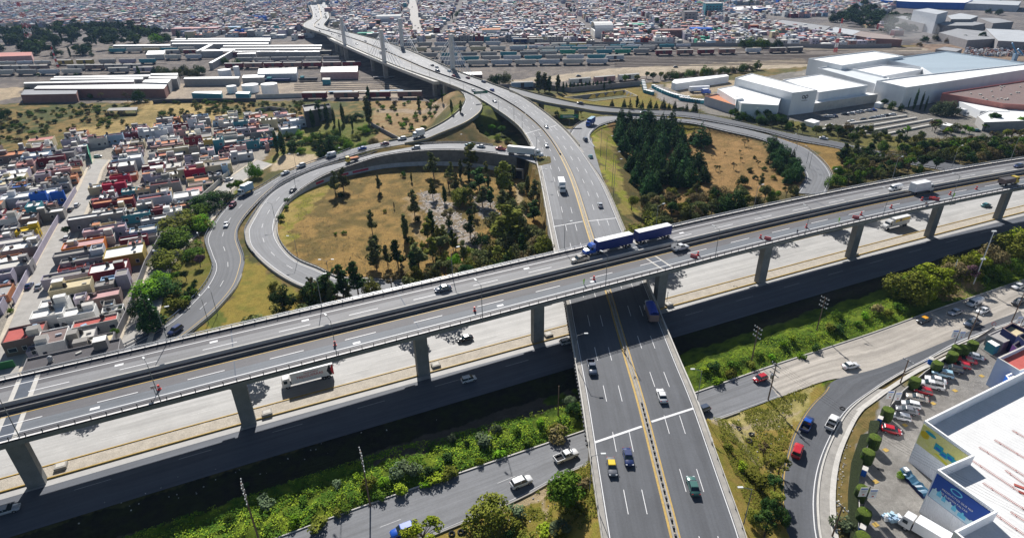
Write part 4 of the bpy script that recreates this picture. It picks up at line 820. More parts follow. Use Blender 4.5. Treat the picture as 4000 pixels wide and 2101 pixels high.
# --- railway sheds
def shed(label, px, h=6, roof=None, wall='brick', nm='railway_shed', par=.05): return bld(nm, label, px, h, CM(wall), roof or M_wht, par, 'shed')
shed('brick shed with grey roof at the left edge of the railway works', [(80,371),(95,351),(305,345),(297,367)], 6, M_gr)
shed('longest white-roofed railway shed, nearest the scrubland', [(132,347),(146,336),(656,327),(640,347)], 7)
for k, (q, hh) in enumerate((([(91,327),(95,322),(524,312),(522,320)], 6), ([(195,312),(200,307),(560,302),(556,310)], 6), ([(208,304),(212,299),(590,292),(586,299)], 6), ([(555,322),(566,312),(668,310),(655,325)], 8), ([(578,307),(586,299),(694,297),(690,308)], 8), ([(586,293),(590,288),(695,286),(694,293)], 8))):
    shed('narrow white-roofed railway shed, %s counting up from the longest one' % ('first', 'second', 'third', 'fourth', 'fifth', 'sixth')[k], q, hh, wall='grey')
for k, (x0, x1, y, g) in enumerate(((680,1058,151,0),(665,1056,158,0),(670,1050,169,0),(440,666,176,0),(870,1258,178,1),(860,1255,189,1),(858,1250,200,1),(925,1000,208,1))):
    shed('white platform roof, %s of the long parallel strips left of the bridge' % ('first', 'second', 'third', 'fourth', 'fifth', 'sixth', 'seventh', 'eighth')[k], [(x0, y+4), (x0+4, y), (x1, y-2), (x1-2, y+3)], 5, wall='grey', nm='platform_roof')
for k, q in enumerate(([(765,200),(820,172),(832,175),(785,201)], [(786,196),(918,193),(918,199),(763,201)], [(908,197),(922,192),(828,247),(814,246)])):
    shed('%s arm of the zigzag white covered walkway' % ('upper', 'middle', 'lower')[k], q, 6, wall='grey', nm='covered_walkway')
shed('white ridge-roofed shed left of the dark locomotives', [(1006,289),(1010,269),(1160,265),(1157,287)], 6, wall='cool'); shed('white ridge-roofed shed with pink wall near the bridge', [(1252,283),(1255,263),(1398,259),(1396,281)], 6, wall='rose')
shed('flat white loading canopy by the storage tanks', [(716,309),(722,302),(936,299),(932,307)], 5.5, wall='grey'); shed('small white canopy right of the storage tanks', [(945,305),(950,294),(1036,291),(1030,303)], 5, wall='grey')
shed('blue-grey control building with white roof', [(747,364),(764,357),(866,356),(864,368)], 4, wall='teal'); shed('small teal pump house with white roof', [(918,366),(930,358),(978,358),(972,368)], 3.5, wall='teal')
shed('white roofed hut beside the covered walkway', [(569,215),(578,199),(646,198),(640,213)], 5, wall='pale'); shed('pink-roofed station building at the left edge', [(-60,224),(-60,208),(124,204),(122,218)], 6, CM('pink', 'roof'), 'rose')
shed('low white building beside the rails right of the bridge', [(1796,293),(1800,283),(1881,281),(1884,292)], 5, wall='brown')
shed('blue container hut in the empty rail yard', [(1258,312),(1260,304),(1290,304),(1289,312)], 4, CM('pale', 'roof'), 'teal')
# open concrete pavilion in the scrub
T = thing('pavilion', 'abandoned open concrete pavilion in the scrubland', 'pavilion', tuple(GP(480, 450))); mb = MB(); c = T.location
W_ = [G(a, b, 3.2)-Vector((c.x, c.y, 0)) for a, b in ((417,433),(427,423),(538,419),(534,431))]; mb.prism([(p.x, p.y) for p in ccw([(q.x, q.y) for q in W_] if False else [Vector((q.x, q.y)) for q in W_])], 3.0, 3.25); mb.build('roof', M_conc, T)
for q in W_+[(W_[0]+W_[3])/2, (W_[1]+W_[2])/2]: mb = MB(); mb.box(q.x*.94, q.y*.94, 0, .4, .4, 3.0); mb.build('column', M_concd, T)
def tank(x, y, w, h, label):
    p = G(x, y); r = w*p.length/FPX*.5*.98; T = thing('storage_tank', label, 'tank', (p.x, p.y+r, 0)); mb = MB(); mb.cyl(0, 0, 0, h, r, n=24); mb.build('shell', M_whw, T); mb = MB(); mb.cyl(0, 0, h, h+.5, r, .2, n=24); mb.build('roof', M_wht, T); mb = MB(); mb.tube((r+.1, -.2, 0), (r*.9, -.4, h+.6), .12); mb.build('ladder', M_steel, T)
tank(1047, 374, 58, 7.5, 'large white storage tank left of the tall cypress'); tank(970, 366, 58, 5.5, 'large white storage tank by the control building'); tank(872, 305, 43, 6, 'white storage tank under the covered walkway'); tank(901, 366, 34, 5, 'small white storage tank beside the control building'); tank(925, 300, 20, 8, 'slim grey storage tank behind the loading canopy')
for x, y, w, c, n in ((1085, 322, 150, 'navy', 'left'), (1205, 318, 110, 'dark', 'right')):
    p = G(x, y); T = thing('locomotive', 'dark locomotive standing by the white sheds, %s one' % n, 'locomotive', (p.x, p.y, 0), 0, 'locomotives by the sheds'); L_ = w*p.length/FPX*.6; mb = MB(); mb.box(0, 0, 1.2, L_, 2.6, 1.6); mb.build('hood', CM(c), T); mb = MB(); mb.box(-L_*.3, 0, 2.8, L_*.18, 2.9, 1.3); mb.build('cab', CM('teal'), T); mb = MB(); mb.box(0, 0, .5, L_*.95, 2.2, .7); mb.build('frame', M_navy, T)
# walls around the yard
def wallp(label, px, h, m, th=.3):
    c = G(*px[0]); T = thing('boundary_wall', label, 'wall', (c.x, c.y, 0)); mb = MB()
    for (a, b) in zip(px[:-1], px[1:]):
        p, q = G(*a)-c, G(*b)-c; mm = (p+q)/2; mb.box(mm.x, mm.y, 0, (q-p).length+th, th, h, math.atan2((q-p).y, (q-p).x))
    mb.build('wall_panel', m, T)
wallp('long grey wall in front of the rail yard behind the hedge trees', [(1690,372),(1905,352),(2080,342),(2230,362),(2330,352),(2500,335)], 3.5, CM('block'))
wallp('long grey wall between the rail yard and the far town', [(2010,166),(2300,178),(2700,182),(2990,183),(3300,190),(3480,186)], 3.5, CM('block'))
wallp('stone wall round the control building yard', [(600,406),(640,402),(760,400),(1000,398)], 2.5, CM('dark'))
wallp('white wall of the railway works above the scrub', [(1000,386),(1180,381)], 3, CM('pale'))
wallp('grey wall beside the garden with tall trees', [(1450,492),(1500,520),(1560,552)], 2.2, CM('block'))
wallp('concrete wall on the right of the yellow brown field', [(1000,440),(1060,430),(1120,440)], 2.5, CM('conc'))
# drainage basin: sunken concrete walls
T = thing('drainage_basin', 'rectangular concrete drainage basin in the lawn by the ramp', 'basin', tuple(G(2350, 385))); c = T.location.copy(); q = [G(a, b)-c for a, b in ((2205,382),(2440,354),(2488,376),(2320,397))]
mb = MB(); O = ccw([(v.x, v.y) for v in q]); I = inset(O, 1.6); O2 = inset(O, -.5)
for i in range(4): j = (i+1) % 4; mb.quad((*O[i], .3), (*O[j], .3), (*I[j], -2.7), (*I[i], -2.7))
mb.build('sloped_side', CM('conc'), T); mb = MB()
for i in range(4): j = (i+1) % 4; mb.quad((*O2[i], .35), (*O2[j], .35), (*O[j], .35), (*O[i], .35)); mb.quad((*O2[i], 0), (*O2[j], 0), (*O2[j], .35), (*O2[i], .35)); mb.quad((*O[i], .35), (*O[j], .35), (*O[j], .29), (*O[i], .29))
mb.build('coping', CM('cream'), T)
mb = MB(); mb.v = [(*p, -2.4) for p in I]; mb.f = [(0, 1, 2, 3)]; mb.m = [0]; mb.build('basin_bed', mat('basin_bed', (.07, .08, .035), .9, .4, .3), T)
# lattice masts
def mast(x, y, h, w, label, bands=7):
    p = G(x, y); T = thing('lattice_mast', label, 'radio mast', (p.x, p.y, 0)); R = mat('mast_red', (.50, .05, .05), .6, .1, 1); Wm = mat('mast_white', (.7, .7, .7), .6, .1, 1)
    for b in range(bands):
        z0, z1 = h*b/bands, h*(b+1)/bands; w0, w1 = w*(1-.75*b/bands), w*(1-.75*(b+1)/bands); mb = MB()
        for sx, sy in ((1, 1), (1, -1), (-1, -1), (-1, 1)):
            mb.tube((sx*w0, sy*w0, z0), (sx*w1, sy*w1, z1), .16+w*.02, n=4); mb.tube((sx*w0, sy*w0, z0), (-sy*w1, sx*w1, z1), .1+w*.012, n=4); mb.tube((sx*w0, sy*w0, z0), (sy*w1, -sx*w1, z1), .1+w*.012, n=4)
        mb.build('mast_section', R if b % 2 == 0 else Wm, T)
mast(120, 150, 44, 4.2, 'wide red and white lattice mast above the far town'); mast(3262, 206, 31, 1.2, 'slim red and white mast behind the factory'); mast(228, 265, 19, .7, 'short red and white mast among the wagons on the left')
# scrap yard
T = thing('crane', 'blue grab crane in the scrap yard at the right edge', 'crane', tuple(G(3960, 238))); mb = MB(); mb.box(0, 0, 0, 3, 3, 6); mb.build('cab', CM('sky'), T); mb = MB(); mb.tube((0, 0, 6), (-7, 0, 15), .6); mb.tube((0, 0, 10), (6, 0, 5), .7); mb.build('boom', mat('crane_blue', (.1, .3, .55), .5, .1, 1), T)
random.seed(11); mb = MB()
for k in range(500):
    p = G(3765+random.random()*270, 199+random.random()*22); r = .6+random.random()*1.6; mb.box(p.x, p.y, 0, r, r*.7, r*(.5+random.random()*1.4), random.random()*3, m=random.randrange(3))
tag(mb.build('scrap_pile', [CM('grey'), CM('cool'), CM('brick')]), 'heaps of mixed scrap metal at the right edge', 'scrap', kind='stuff')
# ============================================================ housing estate
RECTS = []
CN = {'white':'white','pale':'pale grey','grey':'grey','conc':'concrete','dark':'dark','red':'red','pink':'pink','rose':'dusty pink','terra':'terracotta','maroon':'maroon','crim':'crimson','orange':'orange','yellow':'yellow','mustard':'mustard','cream':'cream','blue':'bright blue','sky':'light blue','teal':'teal','green':'green','lilac':'lilac grey','violet':'violet','brown':'brown','block':'grey block','cool':'off-white','brick':'brick','navy':'navy','metal':'steel'}
M_win = mat('window_glass', (.03, .04, .055), .15, 0)
M_frame = mat('window_frame', (.55,.55,.55), .6, .05)
M_tankb = mat('tank_black', (.018,.018,.022), .5, 0); M_tankg = mat('tank_grey', (.35,.36,.38), .6, .1)
def house(u, v, su, sv, h, wall, roof, win=2, tank=1, room=1, zone='estate', par=.5, name='house', label=None, cat='house', seed=None):
    r = random.Random(seed if seed is not None else int(u*97+v*31)); c = fuv(u, v)
    st = 'one-storey' if h < 4.2 else 'two-storey' if h < 7.2 else 'three-storey'
    sh = 'narrow ' if su > 2*sv else 'square ' if abs(su-sv) < 1.2 else ''
    tk = ' and tank' if tank and sh == '' else ''
    lab = label or '%s%s %s house with %s roof%s, %s' % (sh, CN[wall], st, CN[roof], tk, zone)
    T = thing(name, lab, cat, (c.x, c.y, 0), A0, 'houses of the estate')
    P = [(-su/2, -sv/2), (su/2, -sv/2), (su/2, sv/2), (-su/2, sv/2)]; t = .18; I = [(x*(1-2*t/su), y*(1-2*t/sv)) for x, y in P]
    mb = MB(); mb.v = [(x, y, 0) for x, y in P]+[(x, y, h) for x, y in P]+[(x, y, h) for x, y in I]+[(x, y, h-par) for x, y in I]
    for i in range(4): j = (i+1) % 4; mb.f += [(i, j, 4+j, 4+i), (4+i, 4+j, 8+j, 8+i), (8+i, 8+j, 12+j, 12+i)]; mb.m += [0]*3
    mb.build('wall', CM(wall), T)
    mb = MB(); mb.v = [(x, y, h-par+.01) for x, y in I]; mb.f = [(0, 1, 2, 3)]; mb.m = [0]; R_ = mb.build('roof', CM(roof, 'roof'), T)
    for k in range(win):   # windows on the two faces turned to the open side
        for z in ([1.1, 4.0] if h > 6 else [1.1]):
            if r.random() < .25: continue
            x = -su/2+su*(k+.5)/win+r.uniform(-.4, .4); w = r.choice((.9, 1.3, 1.8)); mb = MB(); mb.box(x, -sv/2-.03, z, w+.24, .06, 1.34, 0); f = mb.build('window', M_frame, T); mb = MB(); mb.box(x, -sv/2-.05, z+.12, w, .06, 1.1); mb.build('pane', M_win, f)
    if r.random() < .6: mb = MB(); mb.box(su/2+.03, r.uniform(-.2, .2)*sv, 0, .06, 1.0, 2.1); mb.build('door', CM(r.choice(('brown','dark','navy','pale'))), T)
    if room and su > 6 and sv > 4 and r.random() < .75:
        a = r.choice((-1, 1))*su*.3; b = r.choice((-1, 1))*sv*.22; mb = MB(); mb.box(a, b, h-par, r.uniform(2, 3.4), min(sv*.5, r.uniform(1.8, 2.8)), r.uniform(1.5, 2.6), 0, 0, 1); mb.build('stair_room', [CM(wall if r.random() < .6 else r.choice(('pale', 'block', 'conc', 'cream'))), CM(r.choice(('white', roof, 'pale', 'conc', 'grey', 'terra')), 'roof')], T)
    for _ in range(tank):
        x, y = r.uniform(-.36, .36)*su, r.uniform(-.3, .3)*sv; b = r.uniform(0, 1.0); mb = MB()
        mb.box(x, y, h-par, 1.1, 1.1, b+.05); k0 = len(mb.f); mb.cyl(x, y, h-par+b, h-par+b+1.15, .56, .56, 10, 1); mb.cyl(x, y, h-par+b+1.15, h-par+b+1.4, .56, .25, 10, 1); mb.build('water_tank', [M_conc, M_tankb if r.random() < .75 else M_tankg], T)
    if r.random() < .8:   # slab joints, clutter
        mb = MB(); x, y = r.uniform(-.35, .35)*su, r.uniform(-.35, .35)*sv; mb.box(x, y, h-par, r.uniform(.5, 1.6), r.uniform(.4, .9), r.uniform(.3, .9), r.random()); mb.build('roof_box', CM(r.choice(('pale', 'dark', 'cool', 'brown', 'sky'))), T)
    RECTS.append((u, v, su, sv)); return T
def hz_zone(u, v):
    if v < 205: return 'near the viaduct'
    if v > 372: return 'by the scrubland'
    if u < -75: return 'left of the estate street'
    return 'right of the estate street' if v > 290 else 'between the two estate streets'
HH = """110 757 20 7 6 cool white|145 753 6 2.5 8.2 blue blue|220 748 5 1.5 7.4 blue white|326 948 13 6 5 orange rose|484 978 12 9 6 mustard white|105 893 7 4.5 5 yellow yellow|373 838 19 4 7 block white|442 780 15 4.5 6 maroon terra|407 888 14 4 6 lilac rose
559 892 9 5 5 sky pale|424 1039 11 7 6 maroon white|286 983 12 4 4 block conc|330 1006 14 3.5 4 block conc|282 1036 8 4 3 red red|82 957 11 7 4.5 block white|51 1030 10 6 5 block pale|130 797 5 6 7 teal white|198 822 9 5 4 conc white|28 845 7 6 6 white pink
42 599 12 9 5 brown terra|140 601 12 8 5 sky white|161 560 9 6 6 white white|191 574 5.5 4.5 5 pale terra|282 531 7 5 8 white terra|198 611 12 3.5 6 maroon white|100 636 8 7 4 rose pink|508 611 10 8 7 cool white|466 685 8 3 6 crim crim|443 713 9 4 7 crim crim|425 745 5 3 5 crim white|380 725 7 5 4 cream white|557 734 6 4 5 cream terra
508 573 12 4 4 brown pink|380 536 9 5 7 pale maroon|443 525 9 4 7 sky maroon|572 509 9 6 6 cool white|506 521 8 3 5 maroon white|210 662 14 4 4 rose rose|256 688 9 5 4 terra terra|221 716 10 4 4 block white|297 656 4 4 5 cream terra|150 722 9 5 5 conc pale|85 724 8 4 3 conc blue
810 541 4.5 6 10.5 mustard pale|845 541 6 7 9.5 teal pale|751 534 9 3 8.5 maroon rose|677 576 15 4 6 cream white|651 564 16 4 5 brown rose|686 673 9 7 4.5 cream white|758 655 9 5 6.5 crim pink|849 636 12 8 6.5 cream conc|942 597 11 6 4.5 cool pale|602 671 9 7 6 lilac conc
880 478 8 6 6 pale white|938 471 8 5 6 teal pale|1047 464 10 7 7 cream white|996 483 8 5 5 pink terra|956 499 9 4 5 lilac white|747 462 5 4 10 cool rose|777 485 5 5 7.5 cool rose|703 483 9 4 6 maroon white|705 504 7 5 4 rose pink|658 531 6 6 3 white white|1054 541 11 8 4.5 teal red|968 549 11 3.5 6 teal rose|900 569 8 4 4 maroon pink|728 757 10 8 4 white white|1160 465 9 8 6 cool white
95 1295 9 8 6 brown red|185 1218 8 5 7 white white|300 1213 9 5 6 white white|372 1250 11 4 5 pale red|210 1178 7 5 7.5 white white|275 1108 11 6 6 cream cream|402 1147 9 5 4.5 brown rose|421 1085 4 3 5 sky sky|262 1068 14 4 5 lilac conc|368 1328 9 5 3.4 block cream|640 742 6 4 5 cream terra|700 800 7 4 3.5 brown terra|520 925 9 3 4 maroon white|600 850 9 4 4 block white|530 830 10 4 4 teal pale|610 815 8 3 3.6 maroon maroon|505 740 6 5 5 teal pale|470 820 4 4 6 white white"""
for row in HH.replace('\n', '|').split('|'):
    f = row.split(); x, y, su, sv, h = map(float, f[:5]); h = h*.76 if h > 4 else h*.92; p = G(x, y, h); u, v = uv(p)
    house(u, v, su, sv, h, f[5], f[6], win=3 if su > 8 else 2, tank=1 if su > 4.5 else 0, zone=hz_zone(u, v))
# mural building at the bottom of the estate
p = G(285, 1385, 4.5); u, v = uv(p)
T = house(u, v, 21, 6.5, 4.6, 'block', 'dark', win=0, tank=1, label='long grey block building with graffiti mural, beside the viaduct railing')
su, sv = 21, 6.5
for a, b, c, k in ((-8.5, -1.5, 1.9, 'mural_violet'), (1.0, 7.0, 2.4, 'mural_violet'), (-2.0, 1.5, 1.6, 'mural_teal'), (7, 9.5, 2.8, 'mural_teal')):
    mb = MB(); n = 9; base = [(a+(b-a)*i/n, .25+.2*random.random()) for i in range(n+1)]; top = [(a+(b-a)*i/n, c+random.random()*.8) for i in range(n+1)]
    for i in range(n): mb.quad((base[i][0], -sv/2-.02, base[i][1]), (base[i+1][0], -sv/2-.02, base[i+1][1]), (top[i+1][0], -sv/2-.02, top[i+1][1]), (top[i][0], -sv/2-.02, top[i][1]))
    mb.build('mural', mat(k, (.05, .03, .32) if 'vio' in k else (.03, .20, .26), .8, .35, 2), T)
# random lots that fill the rest of the blocks
EST = [tuple(p)[:2] for p in WP([(-520,800),(-60,625),(90,575),(240,560),(290,520),(370,540),(480,508),(590,497),(700,478),(860,468),(1120,452),(1190,470),(1150,520),(1075,525),(1080,560),(1015,610),(930,640),(880,690),(835,738),(745,818),(690,870),(575,1040),(505,1230),(440,1345),(300,1400),(60,1425),(-60,1480),(-200,1700),(-700,1500)])]
S2P = [uv(G(a, b)) for a, b in ((452,1370),(582,1050),(647,930),(755,820),(847,740),(902,690),(1000,625))]; S2P.sort(key=lambda q: q[1])
rw = ['block', 'lilac', 'cool', 'pale', 'block', 'cream', 'rose', 'maroon', 'brown', 'conc', 'block', 'lilac', 'white', 'conc', 'terra', 'lilac', 'sky']; rr = ['white', 'white', 'pale', 'conc', 'pink', 'terra', 'rose', 'pale', 'conc', 'pale', 'terra', 'white', 'grey', 'cream', 'brown', 'red', 'block']
rnd = random.Random(5)
def free(u, v, su, sv):
    for a, b, c, d in RECTS:
        ox = min(u+su/2, a+c/2)-max(u-su/2, a-c/2); oy = min(v+sv/2, b+d/2)-max(v-sv/2, b-d/2)
        if ox > .6 and oy > .6: return False
    return True
def lot(u0, u1, v0, v1):
    """house volumes in one plot, street side at u1"""
    W_ = u1-u0; D_ = v1-v0; n = 0
    for k in range(22):
        q_ = 1 if k < 8 else .6; su = rnd.uniform(4.5, min(13, W_))*q_; sv = rnd.uniform(.6*D_, D_+.4)*(1 if k < 8 else .55) ; u = rnd.uniform(u0+su/2, u1-su/2); v = rnd.uniform(v0+sv/2, max(v0+sv/2+.01, v1-sv/2))
        if not free(u, v, su, sv): continue
        c = fuv(u, v)
        if not inpoly(np.array([c.x]), np.array([c.y]), EST)[0]: continue
        px = PJ(c)
        if px[0] < -130: continue
        h = rnd.choice((2.6, 2.8, 3.0, 3.2, 3.4, 3.8, 4.6, 5.2)) if sv > 3.5 else rnd.choice((2.3, 2.5, 2.8))
        house(u, v, su, sv, h, rnd.choice(rw), rnd.choice(rr), win=2 if su > 4 else 1, tank=1 if su > 5 and rnd.random() < .8 else 0, zone=hz_zone(u, v), par=rnd.choice((.3, .5, .9))); n += 1
    return n
v = 163.0; nh = 0
while v < 470:
    d = rnd.uniform(7.2, 9.2)
    u2 = np.interp(v+d/2, [q[1] for q in S2P], [q[0] for q in S2P])-1.6
    for a, b in ((-92, -75.2), (-110, -92), (-134, -117), (-152, -134), (-170, -152), (-190, -172), (-210, -192)): nh += lot(a, b, v, v+d)
    if v < 372:
        m = (-63.5+u2)/2 if u2+63.5 < 42 else None
        cuts = [-63.6, m, u2] if m else [-63.6, -46, -28, u2]
        for a, b in zip(cuts[:-1], cuts[1:]): nh += lot(a, b, v, v+d)
        if v > 318: nh += lot(u2+9, 14, v, v+d)
    else:
        for a in range(-64, 30, 17): nh += lot(a, a+16.5, v, v+d)
    v += d
print('HOUSES', nh, len(TOP))
# party walls between plots
mb = MB(); vq = 166
T = None
for u0, u1, va_, vb in ((-110, -75, 166, 430), (-63.5, -45, 168, 300)):
    pass
def ywall(label, pts, h, m, th=.25):
    c = G(*pts[0]); T = thing('yard_wall', label, 'wall', (c.x, c.y, 0)); mb = MB()
    for a, b in zip(pts[:-1], pts[1:]):
        p, q = G(*a)-c, G(*b)-c; mm = (p+q)/2; mb.box(mm.x, mm.y, 0, (q-p).length+th, th, h, math.atan2((q-p).y, (q-p).x))
    mb.build('wall_panel', m, T)
ywall('grey yard walls lining the inner estate street on its left', [(445,1365),(505,1235),(575,1045),(640,930)], 2.8, CM('block'))
ywall('grey yard wall at the upper end of the inner estate street', [(755,812),(842,735),(900,680)], 2.4, CM('pale'))
ywall('long grey yard wall on the left of the estate street', [(60,1190),(125,1060),(212,900),(300,750)], 2.6, CM('lilac'))
ywall('green site fence at the bottom left behind the viaduct', [(-60,1462),(0,1445),(60,1432)], 2.2, mat('site_green', (.03,.16,.06), .7, .2, 1))
ywall('tall green netting panel at the top of the estate street', [(352,600),(360,640)], 5.0, mat('net_green', (.01,.22,.13), .7, .2, 1))
# dark castle-like apartment building by the garden
bld('apartment_building', 'dark grey four-storey building with turrets behind the garden trees', [(1181,412),(1232,405),(1240,428),(1190,436)], 10, CM('dark'), CM('grey', 'roof'), 1.0)
bld('apartment_building', 'dark grey three-storey wing with water tanks behind the garden trees', [(1232,412),(1288,404),(1292,420),(1240,428)], 7.5, CM('block'), CM('dark', 'roof'), 1.0)
# ============================================================ far town
def town():
    R = random.Random(21)
    cols_w = ['cool', 'pale', 'block', 'lilac', 'rose', 'conc', 'white', 'lilac', 'cream', 'brick', 'block', 'sky', 'cool', 'grey', 'maroon', 'lilac']
    cols_r = ['white', 'pale', 'conc', 'grey', 'rose', 'terra', 'white', 'pale', 'block', 'brown', 'white', 'lilac', 'pink', 'cool']
    pal = list(dict.fromkeys(cols_w+cols_r+['teal', 'green', 'blue', 'red', 'dark'])); ix = {k: i for i, k in enumerate(pal)}
    mats = [CM(k) for k in pal]
    reg = [tuple(p)[:2] for p in WP([(-350,-40),(-300,60),(0,105),(350,112),(640,125),(760,150),(1060,150),(1150,160),(1185,150),(1340,140),(1480,178),(1600,170),(2010,163),(2300,174),(2700,179),(2990,180),(3300,186),(3460,182),(3530,160),(3480,120),(3230,85),(3050,76),(3000,92),(2960,80),(3300,60),(3480,60),(3560,35),(3440,14),(4300,30),(4300,-40)])]
    ex = [[tuple(p)[:2] for p in WP(q)] for q in ([(1590,-40),(1622,-40),(1660,135),(1600,135)], [(1190,20),(1290,20),(1300,75),(1285,100),(1400,140),(1560,185),(1500,190),(1180,125),(1185,90),(1210,70)], [(2980,60),(3240,84),(3480,125),(3540,165),(3400,165),(3200,130),(2990,98)], [(3480,30),(3860,40),(3960,80),(4000,170),(3600,170),(3470,110)], [(3430,-10),(4050,-20),(4050,30),(3700,20)], [(2840,24),(3030,18),(3025,36),(2870,44)])]
    cand = []
    y = 640.0; row = 0
    while y < 1500:
        st = (row % 5 == 4); dy = R.uniform(8.5, 11)
        if not st:
            x = -1500.0
            while x < 1150:
                w = R.uniform(6.5, 12.5); x += w
                if int((x+8*math.sin(y/200))/95) != int((x-w+8*math.sin(y/200))/95): x += 7; continue
                if R.random() < .07: continue
                cand.append((x-w/2, y+R.uniform(-.6, .6), w*R.uniform(.8, 1), dy*R.uniform(.72, .97)))
        y += dy*(.9 if st else 1); row += 1
    A = np.array(cand); ok = inpoly(A[:, 0], A[:, 1], reg)
    for q in ex: ok &= ~inpoly(A[:, 0], A[:, 1], q)
    A = A[ok]; key = A[:, 1]+np.abs(A[:, 0])*.12; o = np.argsort(key); A = A[o]
    mb = MB(); n = 0; mats_i = 0
    for i, (x, y, w, d) in enumerate(A):
        wl = R.choice(cols_w); rf = R.choice(cols_r); q = R.random()
        if q < .012: wl = 'teal'
        elif q < .02: wl = rf = 'blue'
        elif q < .03: rf = 'red'
        elif q < .035: wl = rf = 'green'
        h = R.choice((3.2, 3.6, 4.5, 5.5, 6, 6.4, 7.5)) ; rz = R.uniform(-.05, .05)
        if i < 230:
            T = thing('town_house', '%s %s with %s roof at the near edge of the far town' % (CN[wl], 'one-storey house' if h < 4.2 else 'two-storey house' if h < 7 else 'three-storey house', CN[rf]), 'house', (x, y, 0), rz, 'houses of the far town')
            m2 = MB(); m2.box(0, 0, 0, w, d, h); m2.build('wall', CM(wl), T); m2 = MB(); m2.box(0, 0, h+.01, w-.5, d-.5, .15); m2.build('roof', CM(rf, 'roof'), T)
            for k in range(2 if w > 8 else 1):
                for z in ((1.2, 4.0) if h > 5.4 else (1.2,)): m2 = MB(); m2.box((k-.5)*w*.4, -d/2-.03, z, 1.3, .08, 1.2); m2.build('window', M_win, T)
            if R.random() < .6: m2 = MB(); m2.box(R.uniform(-.25, .25)*w, R.uniform(-.25, .25)*d, h+.1, w*.35, d*.35, R.uniform(1.2, 2.6)); m2.build('stair_room', CM(R.choice(cols_w)), T)
            if R.random() < .5: m2 = MB(); m2.cyl(R.uniform(-.3, .3)*w, R.uniform(-.3, .3)*d, h+.1, h+1.4, .6, n=8); m2.build('water_tank', M_tankb, T)
        else:
            mb.box(x, y, 0, w, d, h, rz, ix[wl]); c, s = math.cos(rz), math.sin(rz); mb.box(x, y, h+.01, w-.6, d-.6, .1, rz, ix[rf])
            if R.random() < .55: mb.box(x+R.uniform(-.25, .25)*w, y+R.uniform(-.25, .25)*d, h+.05, w*R.uniform(.25, .55), d*R.uniform(.3, .6), R.uniform(1.2, 3), rz, ix[R.choice(cols_w)], ix[R.choice(cols_r)])
            if y < 1000: mb.box(x-w*.2, y-d/2-.03, 1.3, 1.5, .1, 1.2, rz, ix['dark'])
    t = tag(mb.build('town', mats), 'dense mass of small flat-roofed houses filling the far town', 'town', kind='stuff')
    print('TOWN', len(A))
    # larger buildings that stand out
    for lab, x, y, w, d, h, wl, rf in (('long white barrel-roofed hall in the far town', 1525, 92, 36, 22, 7, 'cool', 'white'), ('turquoise four-storey block in the far town', 2780, 60, 26, 14, 17, 'teal', 'pale'), ('yellow low building near the far town wall', 2430, 126, 52, 12, 5, 'mustard', 'cream'), ('white hall with long curved roof near the far town wall', 2350, 140, 22, 40, 7, 'white', 'white'), ('blue tarpaulin roof in the far town', 2735, 135, 24, 14, 7, 'blue', 'blue'), ('red-roofed long house in the far town on the left', 515, 47, 40, 12, 6, 'maroon', 'red'), ('pink striped hall beside the bridge end', 1312, 48, 36, 14, 7, 'rose', 'rose'), ('large pink apartment row beside the dark trees', 770, 135, 60, 14, 8, 'rose', 'rose'), ('red brick hall behind the far town wall', 2630, 145, 34, 14, 8, 'brick', 'brick'), ('white villa at the end of the far town wall', 1920, 150, 22, 14, 10, 'white', 'terra'), ('green shed roof beside the cable bridge', 1440, 146, 26, 10, 5, 'green', 'green'), ('grey tower block in the far town centre', 2690, 95, 18, 14, 16, 'block', 'block'), ('green roof hall in the far town', 2480, 118, 22, 14, 7, 'green', 'green'), ('teal and blue sheds near the left trees', 880, 125, 44, 12, 6, 'teal', 'sky')):
        p = G(x, y); T = thing('town_building', lab, 'building', (p.x, p.y, 0)); m2 = MB(); m2.box(0, 0, 0, w, d, h); m2.build('wall', CM(wl), T)
        m2 = MB()
        if 'curved' in lab or 'barrel' in lab:
            n = 8
            for k in range(n): a0, a1 = math.pi*k/n, math.pi*(k+1)/n; m2.quad((-w/2, -d/2*math.cos(a0), h+d*.22*math.sin(a0)), (w/2, -d/2*math.cos(a0), h+d*.22*math.sin(a0)), (w/2, -d/2*math.cos(a1), h+d*.22*math.sin(a1)), (-w/2, -d/2*math.cos(a1), h+d*.22*math.sin(a1)))
        else: m2.box(0, 0, h, w+.4, d+.4, .3)
        m2.build('roof', CM(rf, 'roof'), T)
        if h > 8:
            for k in range(int(w/5)):
                for z in np.arange(1.5, h-2, 3.4): m2 = MB(); m2.box(-w/2+2.5+5*k, -d/2-.05, z, 2.2, .1, 1.6); m2.build('window', M_win, T)
town()
